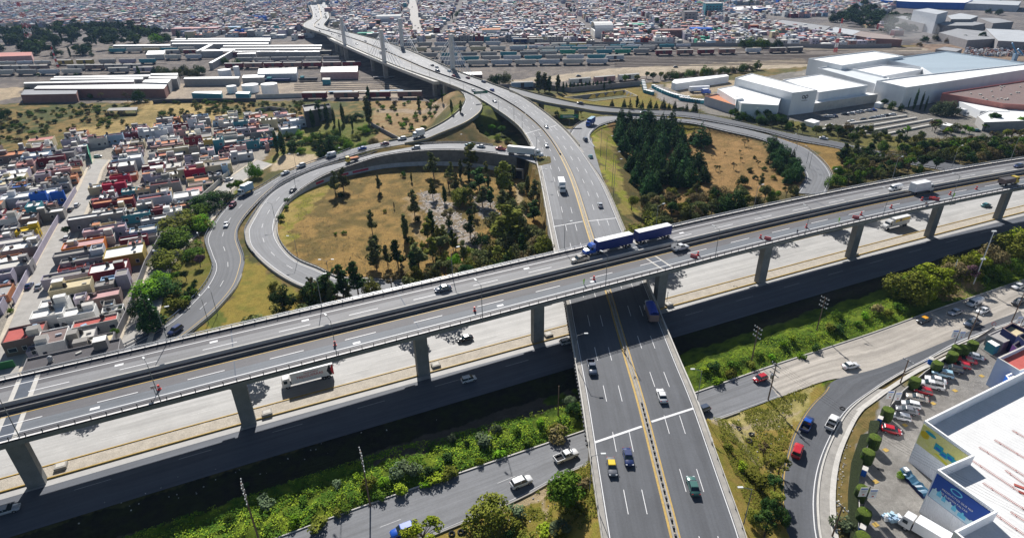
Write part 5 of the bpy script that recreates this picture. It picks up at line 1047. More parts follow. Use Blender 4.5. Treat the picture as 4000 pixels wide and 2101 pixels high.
# ============================================================ vegetation
def leafmat(name, c, c2=None, tr=.25):
    m = bpy.data.materials.new(name); m.use_nodes = True; n = m.node_tree.nodes; L = m.node_tree.links; b = n['Principled BSDF']; b.inputs['Roughness'].default_value = .9; b.inputs['Specular IOR Level'].default_value = .04
    oi = n.new('ShaderNodeObjectInfo'); g = n.new('ShaderNodeNewGeometry'); no = n.new('ShaderNodeTexNoise'); no.inputs['Scale'].default_value = .55; L.new(g.outputs['Position'], no.inputs['Vector'])
    r = n.new('ShaderNodeValToRGB'); r.color_ramp.elements[0].position = .35; r.color_ramp.elements[1].position = .65; r.color_ramp.elements[0].color = (*c, 1); r.color_ramp.elements[1].color = (*(c2 or tuple(q*1.7 for q in c)), 1)
    L.new(no.outputs[0], r.inputs[0]); hs = n.new('ShaderNodeHueSaturation'); mr = n.new('ShaderNodeMapRange'); mr.inputs[3].default_value = .7; mr.inputs[4].default_value = 1.35; L.new(oi.outputs['Random'], mr.inputs[0]); L.new(mr.outputs[0], hs.inputs['Value'])
    m2 = n.new('ShaderNodeMapRange'); m2.inputs[3].default_value = .485; m2.inputs[4].default_value = .51; L.new(oi.outputs['Random'], m2.inputs[0]); L.new(m2.outputs[0], hs.inputs['Hue']); L.new(r.outputs[0], hs.inputs['Color']); L.new(hs.outputs[0], b.inputs['Base Color'])
    return m
LM = {'euc': leafmat('leaf_eucalyptus', (0.065, 0.082, 0.03), (0.155, 0.17, 0.055)), 'dark': leafmat('leaf_dark', (0.018, 0.048, 0.014), (0.05, 0.1, 0.022)), 'mid': leafmat('leaf_green', (0.045, 0.105, 0.012), (0.11, 0.19, 0.02)), 'bright': leafmat('leaf_bright', (0.09, 0.21, 0.01), (0.18, 0.33, 0.02)),
      'olive': leafmat('leaf_olive', (0.09, 0.105, 0.014), (0.18, 0.19, 0.03)), 'dry': leafmat('leaf_dry', (0.13, 0.1, 0.045), (0.22, 0.18, 0.08)), 'purple': leafmat('leaf_purple', (0.1, 0.055, 0.07), (0.18, 0.1, 0.12)), 'pine': leafmat('leaf_pine', (0.016, 0.052, 0.022), (0.06, 0.13, 0.035)), 'grey': leafmat('leaf_greygreen', (0.08, 0.115, 0.06), (0.16, 0.21, 0.11)), 'lime': leafmat('leaf_lime', (0.15, 0.22, 0.012), (0.28, 0.34, 0.03))}
M_bark = mat('bark', (.11, .085, .065), .9, .3, 3)
def leaves(mb, clumps, n, size, R, shell=.55):
    tot = sum(c[3]*c[4]*c[5] for c in clumps)**1; wts = [c[3]*c[4]+c[4]*c[5]+.01 for c in clumps]; tw = sum(wts)
    for c, w in zip(clumps, wts):
        for _ in range(max(6, int(n*w/tw))):
            while True:
                x, y, z = R.uniform(-1, 1), R.uniform(-1, 1), R.uniform(-1, 1); q = x*x+y*y+z*z
                if q < 1 and q > shell*R.random(): break
            p = Vector((c[0]+x*c[3], c[1]+y*c[4], c[2]+z*c[5])); nr = Vector((x*.7+R.uniform(-.8, .8), y*.7+R.uniform(-.8, .8), z*.7+.5+R.uniform(-.6, .8))).normalized(); a = nr.orthogonal().normalized(); b = nr.cross(a); t = R.random()*6.28
            u = a*math.cos(t)+b*math.sin(t); v = nr.cross(u); s = size*R.uniform(.55, 1.25); k = len(mb.v)
            mb.v += [p-u*s-v*s*.5, p+u*s*.2-v*s*.75, p+u*s+v*s*.3, p-u*s*.1+v*s*.8]; mb.f.append((k, k+1, k+2, k+3)); mb.m.append(0)
PROTO = {}
def proto(kind, k):
    """crown mesh and trunk mesh of unit-height tree kinds, height in metres given by scale"""
    key = (kind, k)
    if key in PROTO: return PROTO[key]
    R = random.Random(hash(kind) % 1000 if False else sum(map(ord, kind))*17+k); c = MB(); t = MB()
    if kind == 'euc':     # tall, thin, clumpy
        t.tube((0, 0, 0), (.2*R.uniform(-1, 1), .2, 6), .16, .1, 6); cl = []; z = R.uniform(2.6, 3.6)
        while z < 9.6:
            r = (1.25-.09*(z-3))*R.uniform(.7, 1.15); x, y = R.uniform(-.9, .9), R.uniform(-.9, .9); cl.append((x, y, z, r, r, r*.9)); t.tube((0, 0, z-1.2), (x, y, z), .06, .03, 4); z += R.uniform(.5, .85)
        leaves(c, cl, 1500, .24, R, .3)
    elif kind == 'slim':
        t.tube((0, 0, 0), (0, 0, 8), .14, .05, 6); cl = [(R.uniform(-.2, .2), R.uniform(-.2, .2), z, .85*(1-abs(z-5)/7.5), .85*(1-abs(z-5)/7.5), .9) for z in np.arange(1.6, 9.6, .8)]; leaves(c, cl, 1300, .22, R, .4)
    elif kind == 'cyp':
        t.tube((0, 0, 0), (0, 0, 2), .2, .15, 6); cl = [(R.uniform(-.08, .08), R.uniform(-.08, .08), z, .95*math.sin(math.pi*min(1, (z+.8)/10.6))**.7*.9+.05, .95*math.sin(math.pi*min(1, (z+.8)/10.6))**.7*.9+.05, .7) for z in np.arange(.8, 9.7, .6)]; leaves(c, cl, 1300, .2, R, .5)
    elif kind == 'pine':
        t.tube((0, 0, 0), (0, 0, 9), .22, .05, 6); cl = []
        for z in np.arange(1.2, 9.8, .62):
            rr = 2.9*(1-z/10.3)+.15; nb = max(1, int(rr*3.2))
            for b in range(nb): a = 2*math.pi*(b+R.random()*.7)/nb; q = rr*R.uniform(.45, .8); cl.append((q*math.cos(a), q*math.sin(a), z-q*.12, rr*.42, rr*.42, .34))
        leaves(c, cl, 2300, .24, R, .2)
    elif kind in ('round', 'dome', 'sparse'):
        w = 3.6 if kind != 'dome' else 4.8; t.tube((0, 0, 0), (.1, 0, 3.4), .28, .18, 7); cl = []
        nb = 15 if kind != 'sparse' else 13
        for b in range(nb):
            a = R.random()*6.28; q = w*math.sqrt(R.random())*.78; z = (6.2 if kind != 'dome' else 5.6)+(1-(q/w)**2)*(2.4 if kind != 'dome' else 2.6)*R.uniform(.1, 1)-q*.35; r = R.uniform(1.1, 1.9)*(1 if kind != 'sparse' else .62)
            cl.append((q*math.cos(a), q*math.sin(a), z, r, r, r*.75)); t.tube((0, 0, 2.8), (q*math.cos(a)*.9, q*math.sin(a)*.9, z-.3), .1, .04, 4)
        if kind != 'sparse': cl += [(0, 0, 5.4, w*.62, w*.62, 2.1)]
        leaves(c, cl, 2600 if kind != 'sparse' else 1000, .26, R, .45)
    elif kind == 'low':   # crown down to the ground
        cl = []; t.tube((0, 0, 0), (0, 0, 3), .2, .1, 6)
        for b in range(16): a = R.random()*6.28; q = 3.6*math.sqrt(R.random()); z = 1.6+(1-(q/4.2)**2)*6.0*R.random(); r = R.uniform(1.3, 2.2); cl.append((q*math.cos(a), q*math.sin(a), z, r, r, r))
        leaves(c, cl, 2600, .27, R, .5)
    elif kind == 'bush':  # radius ~5 units of 10
        cl = [];
        for b in range(8): a = R.random()*6.28; q = 4.2*math.sqrt(R.random()); r = R.uniform(2.0, 3.4); cl.append((q*math.cos(a), q*math.sin(a), r*.8+R.random()*3, r, r, r*1.0))
        leaves(c, cl, 420, .75, R, .5)
    PROTO[key] = (c, t, {})
    return PROTO[key]
TSZ = {'bush': 3}
def tree(px, kind, h, leaf, label, group, name='tree', cat='tree', w=1.0, world=None, z=None, R=random.Random(3)):
    k = R.randrange(3); c, t, cache = proto(kind, k)
    if leaf not in cache:
        cm = c.mesh('crown', LM[leaf]); tm = t.mesh('trunk', M_bark) if t.v else None; cache[leaf] = (cm, tm)
    cm, tm = cache[leaf]; p = Vector(world) if world is not None else GP(*px)
    if world is not None and z is None: p.z = hz(p.x, p.y) if Y_ok(p) else 0
    T = thing(name, label, cat, (p.x, p.y, p.z-.05), R.random()*6.28, group); s = h/10*R.uniform(.92, 1.08); T.scale = (s*w*R.uniform(.85, 1.15), s*w*R.uniform(.85, 1.15), s)
    put('crown' if kind != 'bush' else 'foliage', cm, T)
    if tm: put('trunk', tm, T)
    return T
def Y_ok(p): return 40 < p.y < 420
def many(txt, label, group, name='tree', cat='tree'):
    """rows of: x y height kind leaf [width]"""
    for row in txt.replace('\n', '|').split('|'):
        f = row.split()
        if len(f) < 5: continue
        tree((float(f[0]), float(f[1])), f[3], float(f[2]), f[4], label, group, name, cat, float(f[5]) if len(f) > 5 else 1.0)
WOOD = {}
def scatter(poly, n, kinds, hr, leafs, label, group, name='tree', cat='tree', dmin=2.5, w=1.0, seed=1, avoid=None, mass=False):
    V_, F_, I_ = [], [], []; R = random.Random(seed); W_ = [tuple(p)[:2] for p in WP(poly)]; xs = [p[0] for p in W_]; ys = [p[1] for p in W_]; pts = []; tr = 0
    while len(pts) < n and tr < n*40:
        tr += 1; x, y = R.uniform(min(xs), max(xs)), R.uniform(min(ys), max(ys))
        if not inpoly(np.array([x]), np.array([y]), W_)[0]: continue
        if any((x-a)**2+(y-b)**2 < dmin*dmin for a, b in pts): continue
        if avoid and avoid(x, y): continue
        pts.append((x, y))
        if mass: tree_mass(x, y, R.choice(kinds), R.uniform(*hr), R.choice(leafs), w, R, (V_, F_, I_)); continue
        tree(None, R.choice(kinds), R.uniform(*hr), R.choice(leafs), label, group, name, cat, w, world=(x, y, 0), R=R)
    if mass: mass_build(name, label, cat, V_, I_)
LK = ['dark', 'pine', 'mid', 'euc', 'olive', 'bright']
def tree_mass(x, y, kind, h, leaf, w, R, acc):
    c, t, cache = proto(kind, R.randrange(3))
    if 'np' not in cache: cache['np'] = np.array([tuple(v) for v in c.v]).reshape(-1, 4, 3)[::2]
    a = R.random()*6.28; s = h/10; P = cache['np']; X = (P[..., 0]*math.cos(a)-P[..., 1]*math.sin(a))*s*w*1.05; Y = (P[..., 0]*math.sin(a)+P[..., 1]*math.cos(a))*s*w*1.05
    ctr = P.mean(1, keepdims=True); Q = np.stack([X, Y, P[..., 2]*s], -1); m = Q.mean(1, keepdims=True); Q = m+(Q-m)*1.45; Q[..., 0] += x; Q[..., 1] += y; acc[0].append(Q.reshape(-1, 3)); acc[2].append(np.full(len(P), LK.index(leaf)))
def mass_build(name, label, cat, V, I):
    V = np.concatenate(V); I = np.concatenate(I); k = len(I); me = bpy.data.meshes.new(name); me.vertices.add(4*k); me.vertices.foreach_set('co', V.ravel()); me.loops.add(4*k); me.loops.foreach_set('vertex_index', np.arange(4*k)); me.polygons.add(k); me.polygons.foreach_set('loop_start', np.arange(0, 4*k, 4)); me.polygons.foreach_set('loop_total', np.full(k, 4))
    for q in LK: me.materials.append(LM[q])
    me.polygons.foreach_set('material_index', I); me.update(calc_edges=True); tag(put(name, me), label, cat, kind='stuff')
def offroad(x, y):
    for rb in (MAIN, LOOP, RAMPL, RAMPR, LOOPR, FRONT, SLIP, HWN, HWS):
        C = (rb.L+rb.R)/2; d = np.hypot(C[:, 0]-x, C[:, 1]-y); i = int(d.argmin())
        if d[i] < rb.w[i]/2+1.2: return True
    return False
many("""1311 762 12 euc euc 1.04|1344 752 13 euc euc 1.17|1483 754 8.5 euc euc 0.91|1608 711 5 slim euc 1.30|1695 690 14 euc euc 1.43|1840 660 13 euc olive 1.43|1963 762 16 euc olive 1.30|1621 850 12 euc euc 1.17|1456 915 11 euc euc 1.04|1691 776 9 euc olive 1.04|1788 756 10 euc euc 1.17|1738 795 9 slim dark 1.56|1755 880 8 sparse dry 1.04|1873 745 11 euc dark 1.69|1885 808 10 euc euc 1.56
1916 808 10 euc dark 1.43|1687 917 10 slim dark 1.82|1672 937 9 euc olive 1.43|1837 930 11 euc dark 1.17|1986 940 15 euc olive 1.82|1963 840 12 euc euc 1.56|1586 940 11.5 slim euc 1.43|1466 995 8 euc dark 1.17|1472 1048 11 euc euc 1.30|1557 1048 11 euc dark 1.43|1516 1044 9 euc euc 1.17|1637 1052 10 euc euc 1.69|1691 1014 9 euc olive 1.56|1738 1035 7 low olive 1.04|1912 1014 8 low olive 1.04|1951 1044 8 euc olive 1.69
1815 800 8 euc olive 1.30|1830 700 9 euc euc 1.43|1760 700 8 euc olive 1.30|1925 890 9 low euc 1.17|1855 850 7 euc euc 1.30|1735 950 8 euc olive 1.30|1880 960 8 low dark 1.04|1800 700 10 slim euc 1.30|1900 690 8 euc olive 1.30|1945 720 8 slim olive 1.30|2010 700 7 slim euc 1.30|1965 900 9 low euc 1.04""", 'slender eucalyptus tree in the dry grass oval inside the loop', 'eucalyptus trees of the oval', 'eucalyptus_tree')
many("""1835 1010 7 low lime .8|1776 1050 7 low bright .8|1650 970 4 low lime .7""", 'yellow-green leafy tree among the eucalyptus in the oval', 'yellow-green trees of the oval')
many("""1335 770 3 bush dark 1.3|1352 768 2.5 bush dry|1485 768 2.4 bush dark|1628 868 3.4 bush dark|1600 952 3.4 bush dark|1575 692 4 low mid .8|1755 885 4 bush dark|1310 918 1.5 bush mid|1345 915 2 bush mid|1505 830 2 bush olive|1540 815 3 slim dry|1120 820 2.5 bush mid|1105 860 3.5 bush mid|1122 790 2.5 bush mid""", 'small bush on the dry grass of the oval', 'bushes of the oval', 'bush', 'bush')
many("""2020 1040 9.2 low euc 1.10|2080 1020 10.3 low euc 0.99|2130 1015 9.2 low euc 0.88|2170 1005 8.0 low dark 0.88|1960 1065 9.2 low olive 0.99|1900 1075 9.2 low euc 1.10|1850 1088 9.2 low olive 1.10|1800 1100 8.0 low euc 1.10|1740 1100 9.2 sparse euc 1.10|2060 940 10.3 low euc 0.99|2085 870 10.3 euc dark 1.43|2015 890 10.3 low euc 0.88|2085 790 10.3 euc euc 1.32|2030 960 9.2 low olive 0.88|1995 1000 9.2 low euc 0.99|1870 1040 9.2 low euc 0.99|1930 1020 9.2 low olive 0.88|2075 700 6.9 euc euc 1.10|2060 755 8.0 slim euc 1.43
1342 1168 11.5 euc dark 1.32|1400 1152 12.6 euc dark 1.32|1217 1180 9.2 low dark 0.88|1110 1215 10.3 low dark 0.88|1250 1190 11.5 low dark 0.99|1285 1185 10.3 euc dark 1.43|1180 1195 6.9 low olive 0.88|1454 1150 8.0 low olive 0.99|1530 1130 6.9 sparse dry 1.10|1575 1105 8.0 euc dry 1.10|1620 1100 8.0 low olive 0.88|1690 1095 8.0 low euc 0.88|1075 1140 5.8 low olive 0.77""", 'dark leafy tree close behind the viaduct railing on the left side', 'trees behind the viaduct, left part', 'tree')
many("""815 815 9.8 low dark 1.86|860 790 8.0 low dark 1.62|782 895 8 low bright 1.3|714 897 9.2 low olive 1.86|712 960 8.6 low mid 1.95|668 1042 8.0 low olive 1.95|757 1008 5.8 low mid 1.54|757 905 6.9 low bright 1.62|629 1112 6.3 low bright 1.46|590 1155 8.0 low bright 1.54|640 1150 6.9 low dark 1.62|551 1240 9.2 low dark 0.88|775 850 8.0 low mid 1.62""", 'broad leafy park tree between the estate street and the left ramp', 'park trees by the estate', 'park_tree')
many("784 1042 5 round purple .9", 'purple-leaved tree in the park by the left ramp', None)
many("600 1285 14 pine pine 1.05", 'large dark conifer beside the left ramp near the viaduct', None, 'conifer_tree')
many("""767 1108 2.2 bush dark .8|757 1122 2.2 bush dark .8|743 1138 2.4 bush dark .8|726 1160 2.8 bush dark .9|710 1177 2.4 bush dark .8|730 1095 4 round dark 1|695 1095 4 round mid 1|760 1150 2.6 bush mid 1.2|735 1185 3 bush mid 1.3|715 1200 3.2 bush olive 1.2|690 1205 3.4 bush olive 1.2|700 1150 2 bush lime|665 1190 3 bush olive""", 'rounded shrub on the park lawn beside the left ramp', 'park shrubs by the left ramp', 'shrub', 'shrub')
many("""481 1225 3.4 round dark .8|458 1325 4 round mid .8|268 920 4.5 round dark|90 722 5 round mid 1.1|108 938 2.8 bush bright 1.4|493 905 3.4 round bright|361 822 4 cyp dark|884 535 5 cyp dark|140 580 3 bush mid|40 1225 2.5 bush bright .8""", 'small garden tree among the estate houses', 'garden trees of the estate', 'garden_tree')
many("""984 692 10 low bright .75|1010 696 8.5 low bright .7|933 748 6.5 round bright|905 752 5.5 round mid .9|950 755 4 bush dark""", 'bright green roadside tree at the bend of the inner estate street', 'roadside trees by the estate bend')
many("""1248 478 13 cyp dark 1.6|1280 482 13 cyp dark 1.5|1307 488 12 cyp dark 1.2|1330 524 10 cyp dark 1|1342 484 14 cyp dark 1.2|1378 508 9 cyp dark .9|1109 605 13 cyp dark 1.8|1085 598 13 cyp dark 1.2|1225 500 11 cyp dark 1.4""", 'dark cypress in the garden behind the left ramp', 'garden cypresses', 'cypress_tree')
many("""1264 615 14 pine dark|1290 595 12 pine dark|1155 585 8 low dark 1.35|1272 616 5 low bright 1.35|1369 585 7 low bright 1.35|1322 592 5 low mid 1.35|1458 568 6 low dry 1.35|1419 524 7 low bright 1.35|1307 534 6.5 low mid 1.35|1280 545 7 low olive 1.35|1233 550 7 low mid 1.35|1361 475 6.5 low dark 1.35|1175 535 5 low bright 1.35|1400 470 7 low dark 1.35|1345 560 6 low bright 1.35|1390 545 5 low olive 1.35|1200 560 6 low bright 1.35|1330 610 4 low bright 1.35|1130 540 5 low mid 1.35|1240 580 6 low dark 1.35|1180 600 5 low bright 1.35|1420 580 5 low mid 1.35|1300 560 7 low dark 1.35""", 'leafy garden tree between the estate and the left ramp', 'garden trees by the left ramp', 'garden_tree')
many("""1442 486 17 slim euc 1.7|1440 390 10 slim dark 1.8|1637 432 11 slim euc 1.4|1765 446 9 slim euc 1.5|1800 442 8 slim olive 1.4|1728 402 9 slim dark 1|1700 430 4 bush olive""", 'tall slim poplar-like tree in front of the rail yard', 'slim trees before the rail yard')
many("""1880 514 6 round dark|1920 518 6 round bright|1960 528 6 round mid|1840 508 5 round dark|1900 540 5 low mid|1945 550 5 low lime|1985 560 5 low olive|1820 530 4 low olive|1860 545 5 low mid""", 'green tree in the hollow under the ramp junction', 'trees under the ramp junction')
scatter([(2385,470),(2500,462),(2640,500),(2700,590),(2785,730),(2760,770),(2640,740),(2560,800),(2480,790),(2470,700),(2400,570)], 85, ['pine'], (8.5, 13), ['pine', 'pine', 'dark'], 'dark conifer in the dense grove right of the wide road', 'conifers of the grove', 'conifer_tree', dmin=3.4, w=1.25, seed=4, avoid=offroad)
many("""2735 572 13 pine pine 1.4|2705 560 9 pine dark 1.2|2765 565 9 pine pine 1.2""", 'big dark conifer standing apart on the dry grass, right of the grove', 'lone conifers beside the grove', 'conifer_tree')
scatter([(2455,850),(2540,800),(2700,770),(2800,770),(2960,770),(3010,800),(2700,870),(2480,925)], 42, ['round', 'low', 'sparse'], (6, 9), ['euc', 'dry', 'olive', 'euc', 'dark'], 'brownish green tree behind the viaduct at the foot of the grove', 'trees behind the viaduct, middle part', 'scrub_tree', dmin=3.6, seed=5, avoid=offroad)
many("""2858 835 13 low dark .9|2830 840 11 low dark .8|2897 724 7 low dark .9|2972 735 7 euc euc""", 'tall dark tree in front of the dry field near the viaduct', 'tall dark trees by the dry field')
many("""2795 668 3.4 sparse dark|2810 665 3 sparse dark|2865 662 4 sparse dry|2893 632 3 sparse dark|2960 648 3.4 sparse dark|2985 665 3 low dark|2930 672 3.4 low dark|2908 570 5 sparse dry 1.2|2890 600 2.6 sparse dark|2948 620 2.6 low dark|2995 640 2.4 low dark|3020 700 3 low olive|2950 700 3 low dark|2780 620 2.4 sparse dry|2830 605 2 sparse dry""", 'small thin tree on the orange dry grass inside the right loop', 'small trees of the dry field')
scatter([(2985,548),(3040,580),(3110,640),(3150,700),(3120,740),(3080,730),(3020,650)], 22, ['pine', 'low'], (6, 9), ['pine', 'dark'], 'dark conifer along the inner bend of the right loop ramp', 'conifers by the right loop', 'conifer_tree', dmin=2.8, seed=6, avoid=offroad)
scatter([(3290,600),(3420,610),(3700,575),(4060,525),(4060,600),(3700,660),(3400,710),(3200,755),(3010,790),(3170,720),(3290,690)], 150, ['round', 'low', 'sparse', 'low'], (5.5, 8.5), ['euc', 'dry', 'olive', 'dark', 'euc', 'mid'], 'mixed brown and green tree in the belt above the viaduct', 'trees of the belt above the viaduct', 'scrub_tree', dmin=3.6, seed=7, avoid=offroad)
many("""3285 640 11 euc dark 1.6|3330 620 9 euc euc 1.4|3395 610 9 euc dark 1.4|3440 590 8 low mid|3505 575 9 euc euc 1.3|3630 585 7 low mid|3700 585 7 low bright|3560 590 6 low bright""", 'tall eucalyptus at the left end of the tree belt above the viaduct', 'tall eucalyptus of the belt', 'eucalyptus_tree')
many("""2390 420 6.5 pine dark|2437 424 7 pine dark|2460 420 6 slim dry|2487 424 8 slim dark 1.5|2508 424 6 pine dark|2538 428 8 pine dark|2562 428 6 pine dark|2590 430 9 pine dark|2612 432 6 pine dark|2634 434 7 pine dark|2660 440 6 low dark|2680 440 7 pine dark|2712 445 9 pine dark|2640 445 5 low dark|2200 430 5 low dark|2110 405 5 low dark|2270 455 5 sparse olive|2175 450 4 low mid|2190 465 4 low bright""", 'conifer on the lawn strip between factory yard and ramps', 'conifers along the right ramps', 'conifer_tree')
scatter([(2850,452),(3030,462),(3100,500),(3060,508),(2960,490),(2850,475)], 24, ['round', 'low'], (5, 7.5), ['dark', 'dark', 'mid', 'olive'], 'dark round tree in front of the tall factory block', 'trees before the factory', dmin=3.5, seed=8, avoid=offroad)
scatter([(3020,505),(3200,505),(3330,510),(3560,530),(3640,500),(3900,490),(3900,520),(3560,560),(3380,560),(3150,530)], 42, ['round', 'low', 'sparse'], (4, 7), ['dark', 'mid', 'bright', 'olive', 'euc'], 'tree along the road edge below the factory car park', 'trees below the car park', dmin=4, seed=9, avoid=offroad)
many("""3305 522 9 low dry .8|3232 520 7 low dark .7|3483 428 8 low mid .8|3520 436 7 low dark .8|3450 420 6 round dark|3430 352 6 round dark|3690 448 12 low grey 1.1|3660 450 10 low grey .9|3720 452 9 low grey .9|3875 490 9 round dark|3985 500 7 round bright|3640 512 7 round dry""", 'leafy tree beside the factory gate road', 'trees by the factory gate')
many("""3567 430 13 cyp dark .8|3592 432 12 cyp dark .75|3610 436 10 cyp dark .7|3546 425 7 cyp dark .7|3510 400 8 cyp dark .6""", 'slim leaning-looking cypress in front of the white factory gable', 'cypresses by the factory', 'cypress_tree')
many("""2105 362 15 slim euc 2.2|2128 360 15 slim euc 2.2|2145 362 12 slim dark 2|2178 362 14 slim euc 1.9|1985 330 13 low euc 1|1950 332 13 low dark 1|1925 325 10 low dark .9|2200 362 8 cyp dark 1.3|2380 345 9 pine dark|2440 330 8 round mid|2360 350 6 cyp dark 1.4|2488 322 7 round olive|2550 318 8 round dark|2580 312 7 round olive|2525 308 7 round mid""", 'tall tree behind the right ramp beside the rail yard', 'tall trees by the rail yard')
for i, x in enumerate(range(2212, 2350, 15)): tree((x, 357-(x-2212)*.08), 'cyp', 6.5, 'dark', 'low cypress in the hedge row along the grey rail yard wall', 'hedge cypresses', 'cypress_tree', w=1.6)
for i, x in enumerate(range(2600, 2965, 17)): tree((x, 311-(x-2600)*.105+(i % 3)*1.5), 'low', 6.5+(i*7 % 4), ('olive', 'mid', 'mid', 'dry')[i % 4], 'leafy tree in the row between rail yard and warehouse', 'tree row by the rail yard', w=.9)
many("2905 187 14 low mid 1.1|2935 190 14 low mid 1.1|2965 188 13 low bright 1|2990 186 12 low mid|3035 188 12 low dark|1835 158 10 low mid|1865 160 10 low dark", 'large round green tree at the edge of the far town', 'big trees at the town edge')
scatter([(3245,92),(3380,30),(3420,60),(3560,90),(3620,110),(3540,140),(3440,130),(3330,112)], 62, ['low', 'round'], (11, 17), ['dark', 'dark', 'pine'], 'dark wood beside the grey mill halls', None, 'wood', 'wood', dmin=7, w=1.2, seed=12, mass=True)
many("3765 170 13 low dark|3830 172 13 sparse dark 1.1|3610 165 9 low dark|3650 160 10 low euc|3700 170 8 low dry|3900 60 12 low dark|3860 55 10 low dark|3420 160 7 low dark|3590 182 6 low dry", 'dark tree near the scrap yard at the upper right', 'trees by the scrap yard')
scatter([(-60,112),(120,128),(330,108),(480,112),(640,140),(660,165),(560,180),(420,200),(330,218),(250,230),(130,235),(100,205),(-60,205)], 150, ['low', 'round', 'low', 'cyp'], (11, 17), ['dark', 'dark', 'pine', 'mid'], 'dark wood behind the railway works on the left', None, 'wood', 'wood', dmin=7, w=1.15, seed=13, mass=True)
many("610 170 16 low bright 1.3|440 205 9 low bright|115 190 11 round mid|700 160 14 cyp dark 2|735 170 10 cyp dark 1.4", 'bright round tree at the right end of the left wood', 'bright trees of the left wood')
many("""640 296 12 low euc|615 292 10 low dark|700 302 11 low olive|740 300 11 low olive|780 292 13 low dark|545 294 9 slim mid 2|880 252 9 low mid|925 258 9 low mid|670 298 9 low dark|760 302 10 low euc|720 290 11 low dark|845 250 7 low dark|300 300 4 bush dark|150 300 4 bush dark|545 398 14 low dark .8|500 398 8 sparse dry|400 390 7 sparse dry|110 360 6 low dark|270 392 6 low dry|355 385 5 low mid|700 210 6 low olive|360 222 6 low dark|330 215 7 low dark|15 470 9 low dark .8|30 450 7 low dark""", 'dark tree among the railway sheds and wagons', 'trees of the railway works')
RUB = [tuple(p)[:2] for p in WP([(1610,740),(1700,735),(1800,800),(1960,780),(1960,880),(1870,900),(1930,1020),(1860,1020),(1740,930),(1640,850)])]
scatter([(1640,740),(1760,700),(2040,700),(2120,960),(2000,1030),(1900,1075),(1620,1095),(1600,960),(1690,880)], 36, ['euc', 'low', 'euc', 'slim', 'sparse'], (6, 11), ['euc', 'olive', 'euc', 'dark'], 'eucalyptus in the dense right half of the dry grass oval', 'eucalyptus grove of the oval', 'eucalyptus_tree', dmin=2.6, w=1.2, seed=31, avoid=lambda x, y: offroad(x, y) or bool(inpoly(np.array([x]), np.array([y]), RUB)[0]))
scatter([(1240,1085),(1330,1110),(1560,1120),(1800,1080),(2100,1000),(2160,1020),(1900,1110),(1600,1150),(1420,1180),(1250,1210),(1180,1190)], 30, ['low', 'round', 'euc'], (6, 10), ['euc', 'olive', 'dark', 'dry'], 'tree in the thicket along the far railing of the viaduct', 'thicket trees by the viaduct', 'thicket_tree', dmin=3, seed=32, avoid=offroad)
SCR = [(-80,425),(100,432),(380,412),(640,412),(1000,404),(1700,400),(1660,480),(1480,540),(1430,420),(1150,412),(1120,445),(600,500),(300,510),(-80,600)]
scatter([(-80,425),(110,440),(320,412),(500,415),(470,470),(560,500),(300,508),(150,545),(-80,600)], 125, ['bush', 'low', 'bush'], (1.8, 3.8), ['mid', 'olive', 'dark', 'dry', 'euc'], 'round scrub bush on the waste ground above the estate', 'scrub bushes above the estate', 'bush', 'bush', dmin=3.5, seed=14, w=1.2)
scatter([(560,400),(1180,402),(1180,450),(1120,440),(700,470),(600,500),(590,450),(760,410)], 95, ['bush', 'low'], (1.8, 3.6), ['mid', 'olive', 'dark', 'euc'], 'round scrub bush below the railway works', 'scrub bushes below the railway', 'bush', 'bush', dmin=3.5, seed=15, w=1.2)
scatter([(1200,400),(1700,402),(1770,430),(1650,505),(1480,560),(1440,470),(1440,410)], 48, ['bush', 'low'], (1.8, 4), ['mid', 'olive', 'bright', 'dry'], 'bush on the yellow brown field left of the cable bridge ramp', 'bushes of the brown field', 'bush', 'bush', dmin=4, seed=16, w=1.2)
scatter([(100,-30),(4000,-30),(3950,30),(3400,50),(2950,100),(2900,170),(2000,155),(1700,160),(1350,120),(1000,120),(700,110),(120,100)], 170, ['low', 'cyp', 'round', 'low'], (7, 13), ['dark', 'dark', 'mid', 'pine'], 'dark trees rising between the houses of the far town', None, 'town_trees', 'trees', dmin=12, seed=17, mass=True)
# planted strip south of the highway
def strip_bushes(txt, label, group):
    for row in txt.replace('\n', '|').split('|'):
        f = row.split(); tree((float(f[0]), float(f[1])), f[3], float(f[2]), f[4], label, group, 'bush', 'bush', float(f[5]) if len(f) > 5 else 1.1)
strip_bushes("""1322 1905 2.2 bush grey|1445 1900 2.4 bush olive|1560 1848 2.6 bush grey 1.4|1600 1835 2.8 bush grey 1.4|1625 1850 2.2 bush grey|1680 1848 2.2 bush dark|1750 1790 2 bush dark|1560 1920 2.8 bush lime|1700 1880 2.4 bush lime|1760 1860 3 bush olive 1.2|1820 1740 2 low dark|1765 1715 2.4 low grey|1890 1730 2.6 bush grey 1.3|1935 1685 3 low grey|1870 1810 2 low lime|1045 1970 2.6 bush grey 1.2|1240 2060 3 bush olive 1.3|1190 1960 1.6 bush mid|2185 1715 3.6 bush dry 1.2|2170 1700 3 bush olive|2240 1610 3.4 low dark|2225 1575 3 low grey|1150 2040 2 bush bright|1350 1990 1.8 bush mid|1480 1950 2 bush mid|1660 1900 2 bush bright|1950 1780 2 bush bright|2060 1740 1.8 bush mid|1320 2010 2 bush olive|1400 1870 1.8 bush lime|1500 1890 1.8 bush bright|2020 1690 1.8 bush mid|2110 1660 2 bush bright|900 2030 2 low mid|960 1900 1.6 low dark""", 'grey-green bush on the overgrown strip below the shaded highway', 'bushes of the left strip')
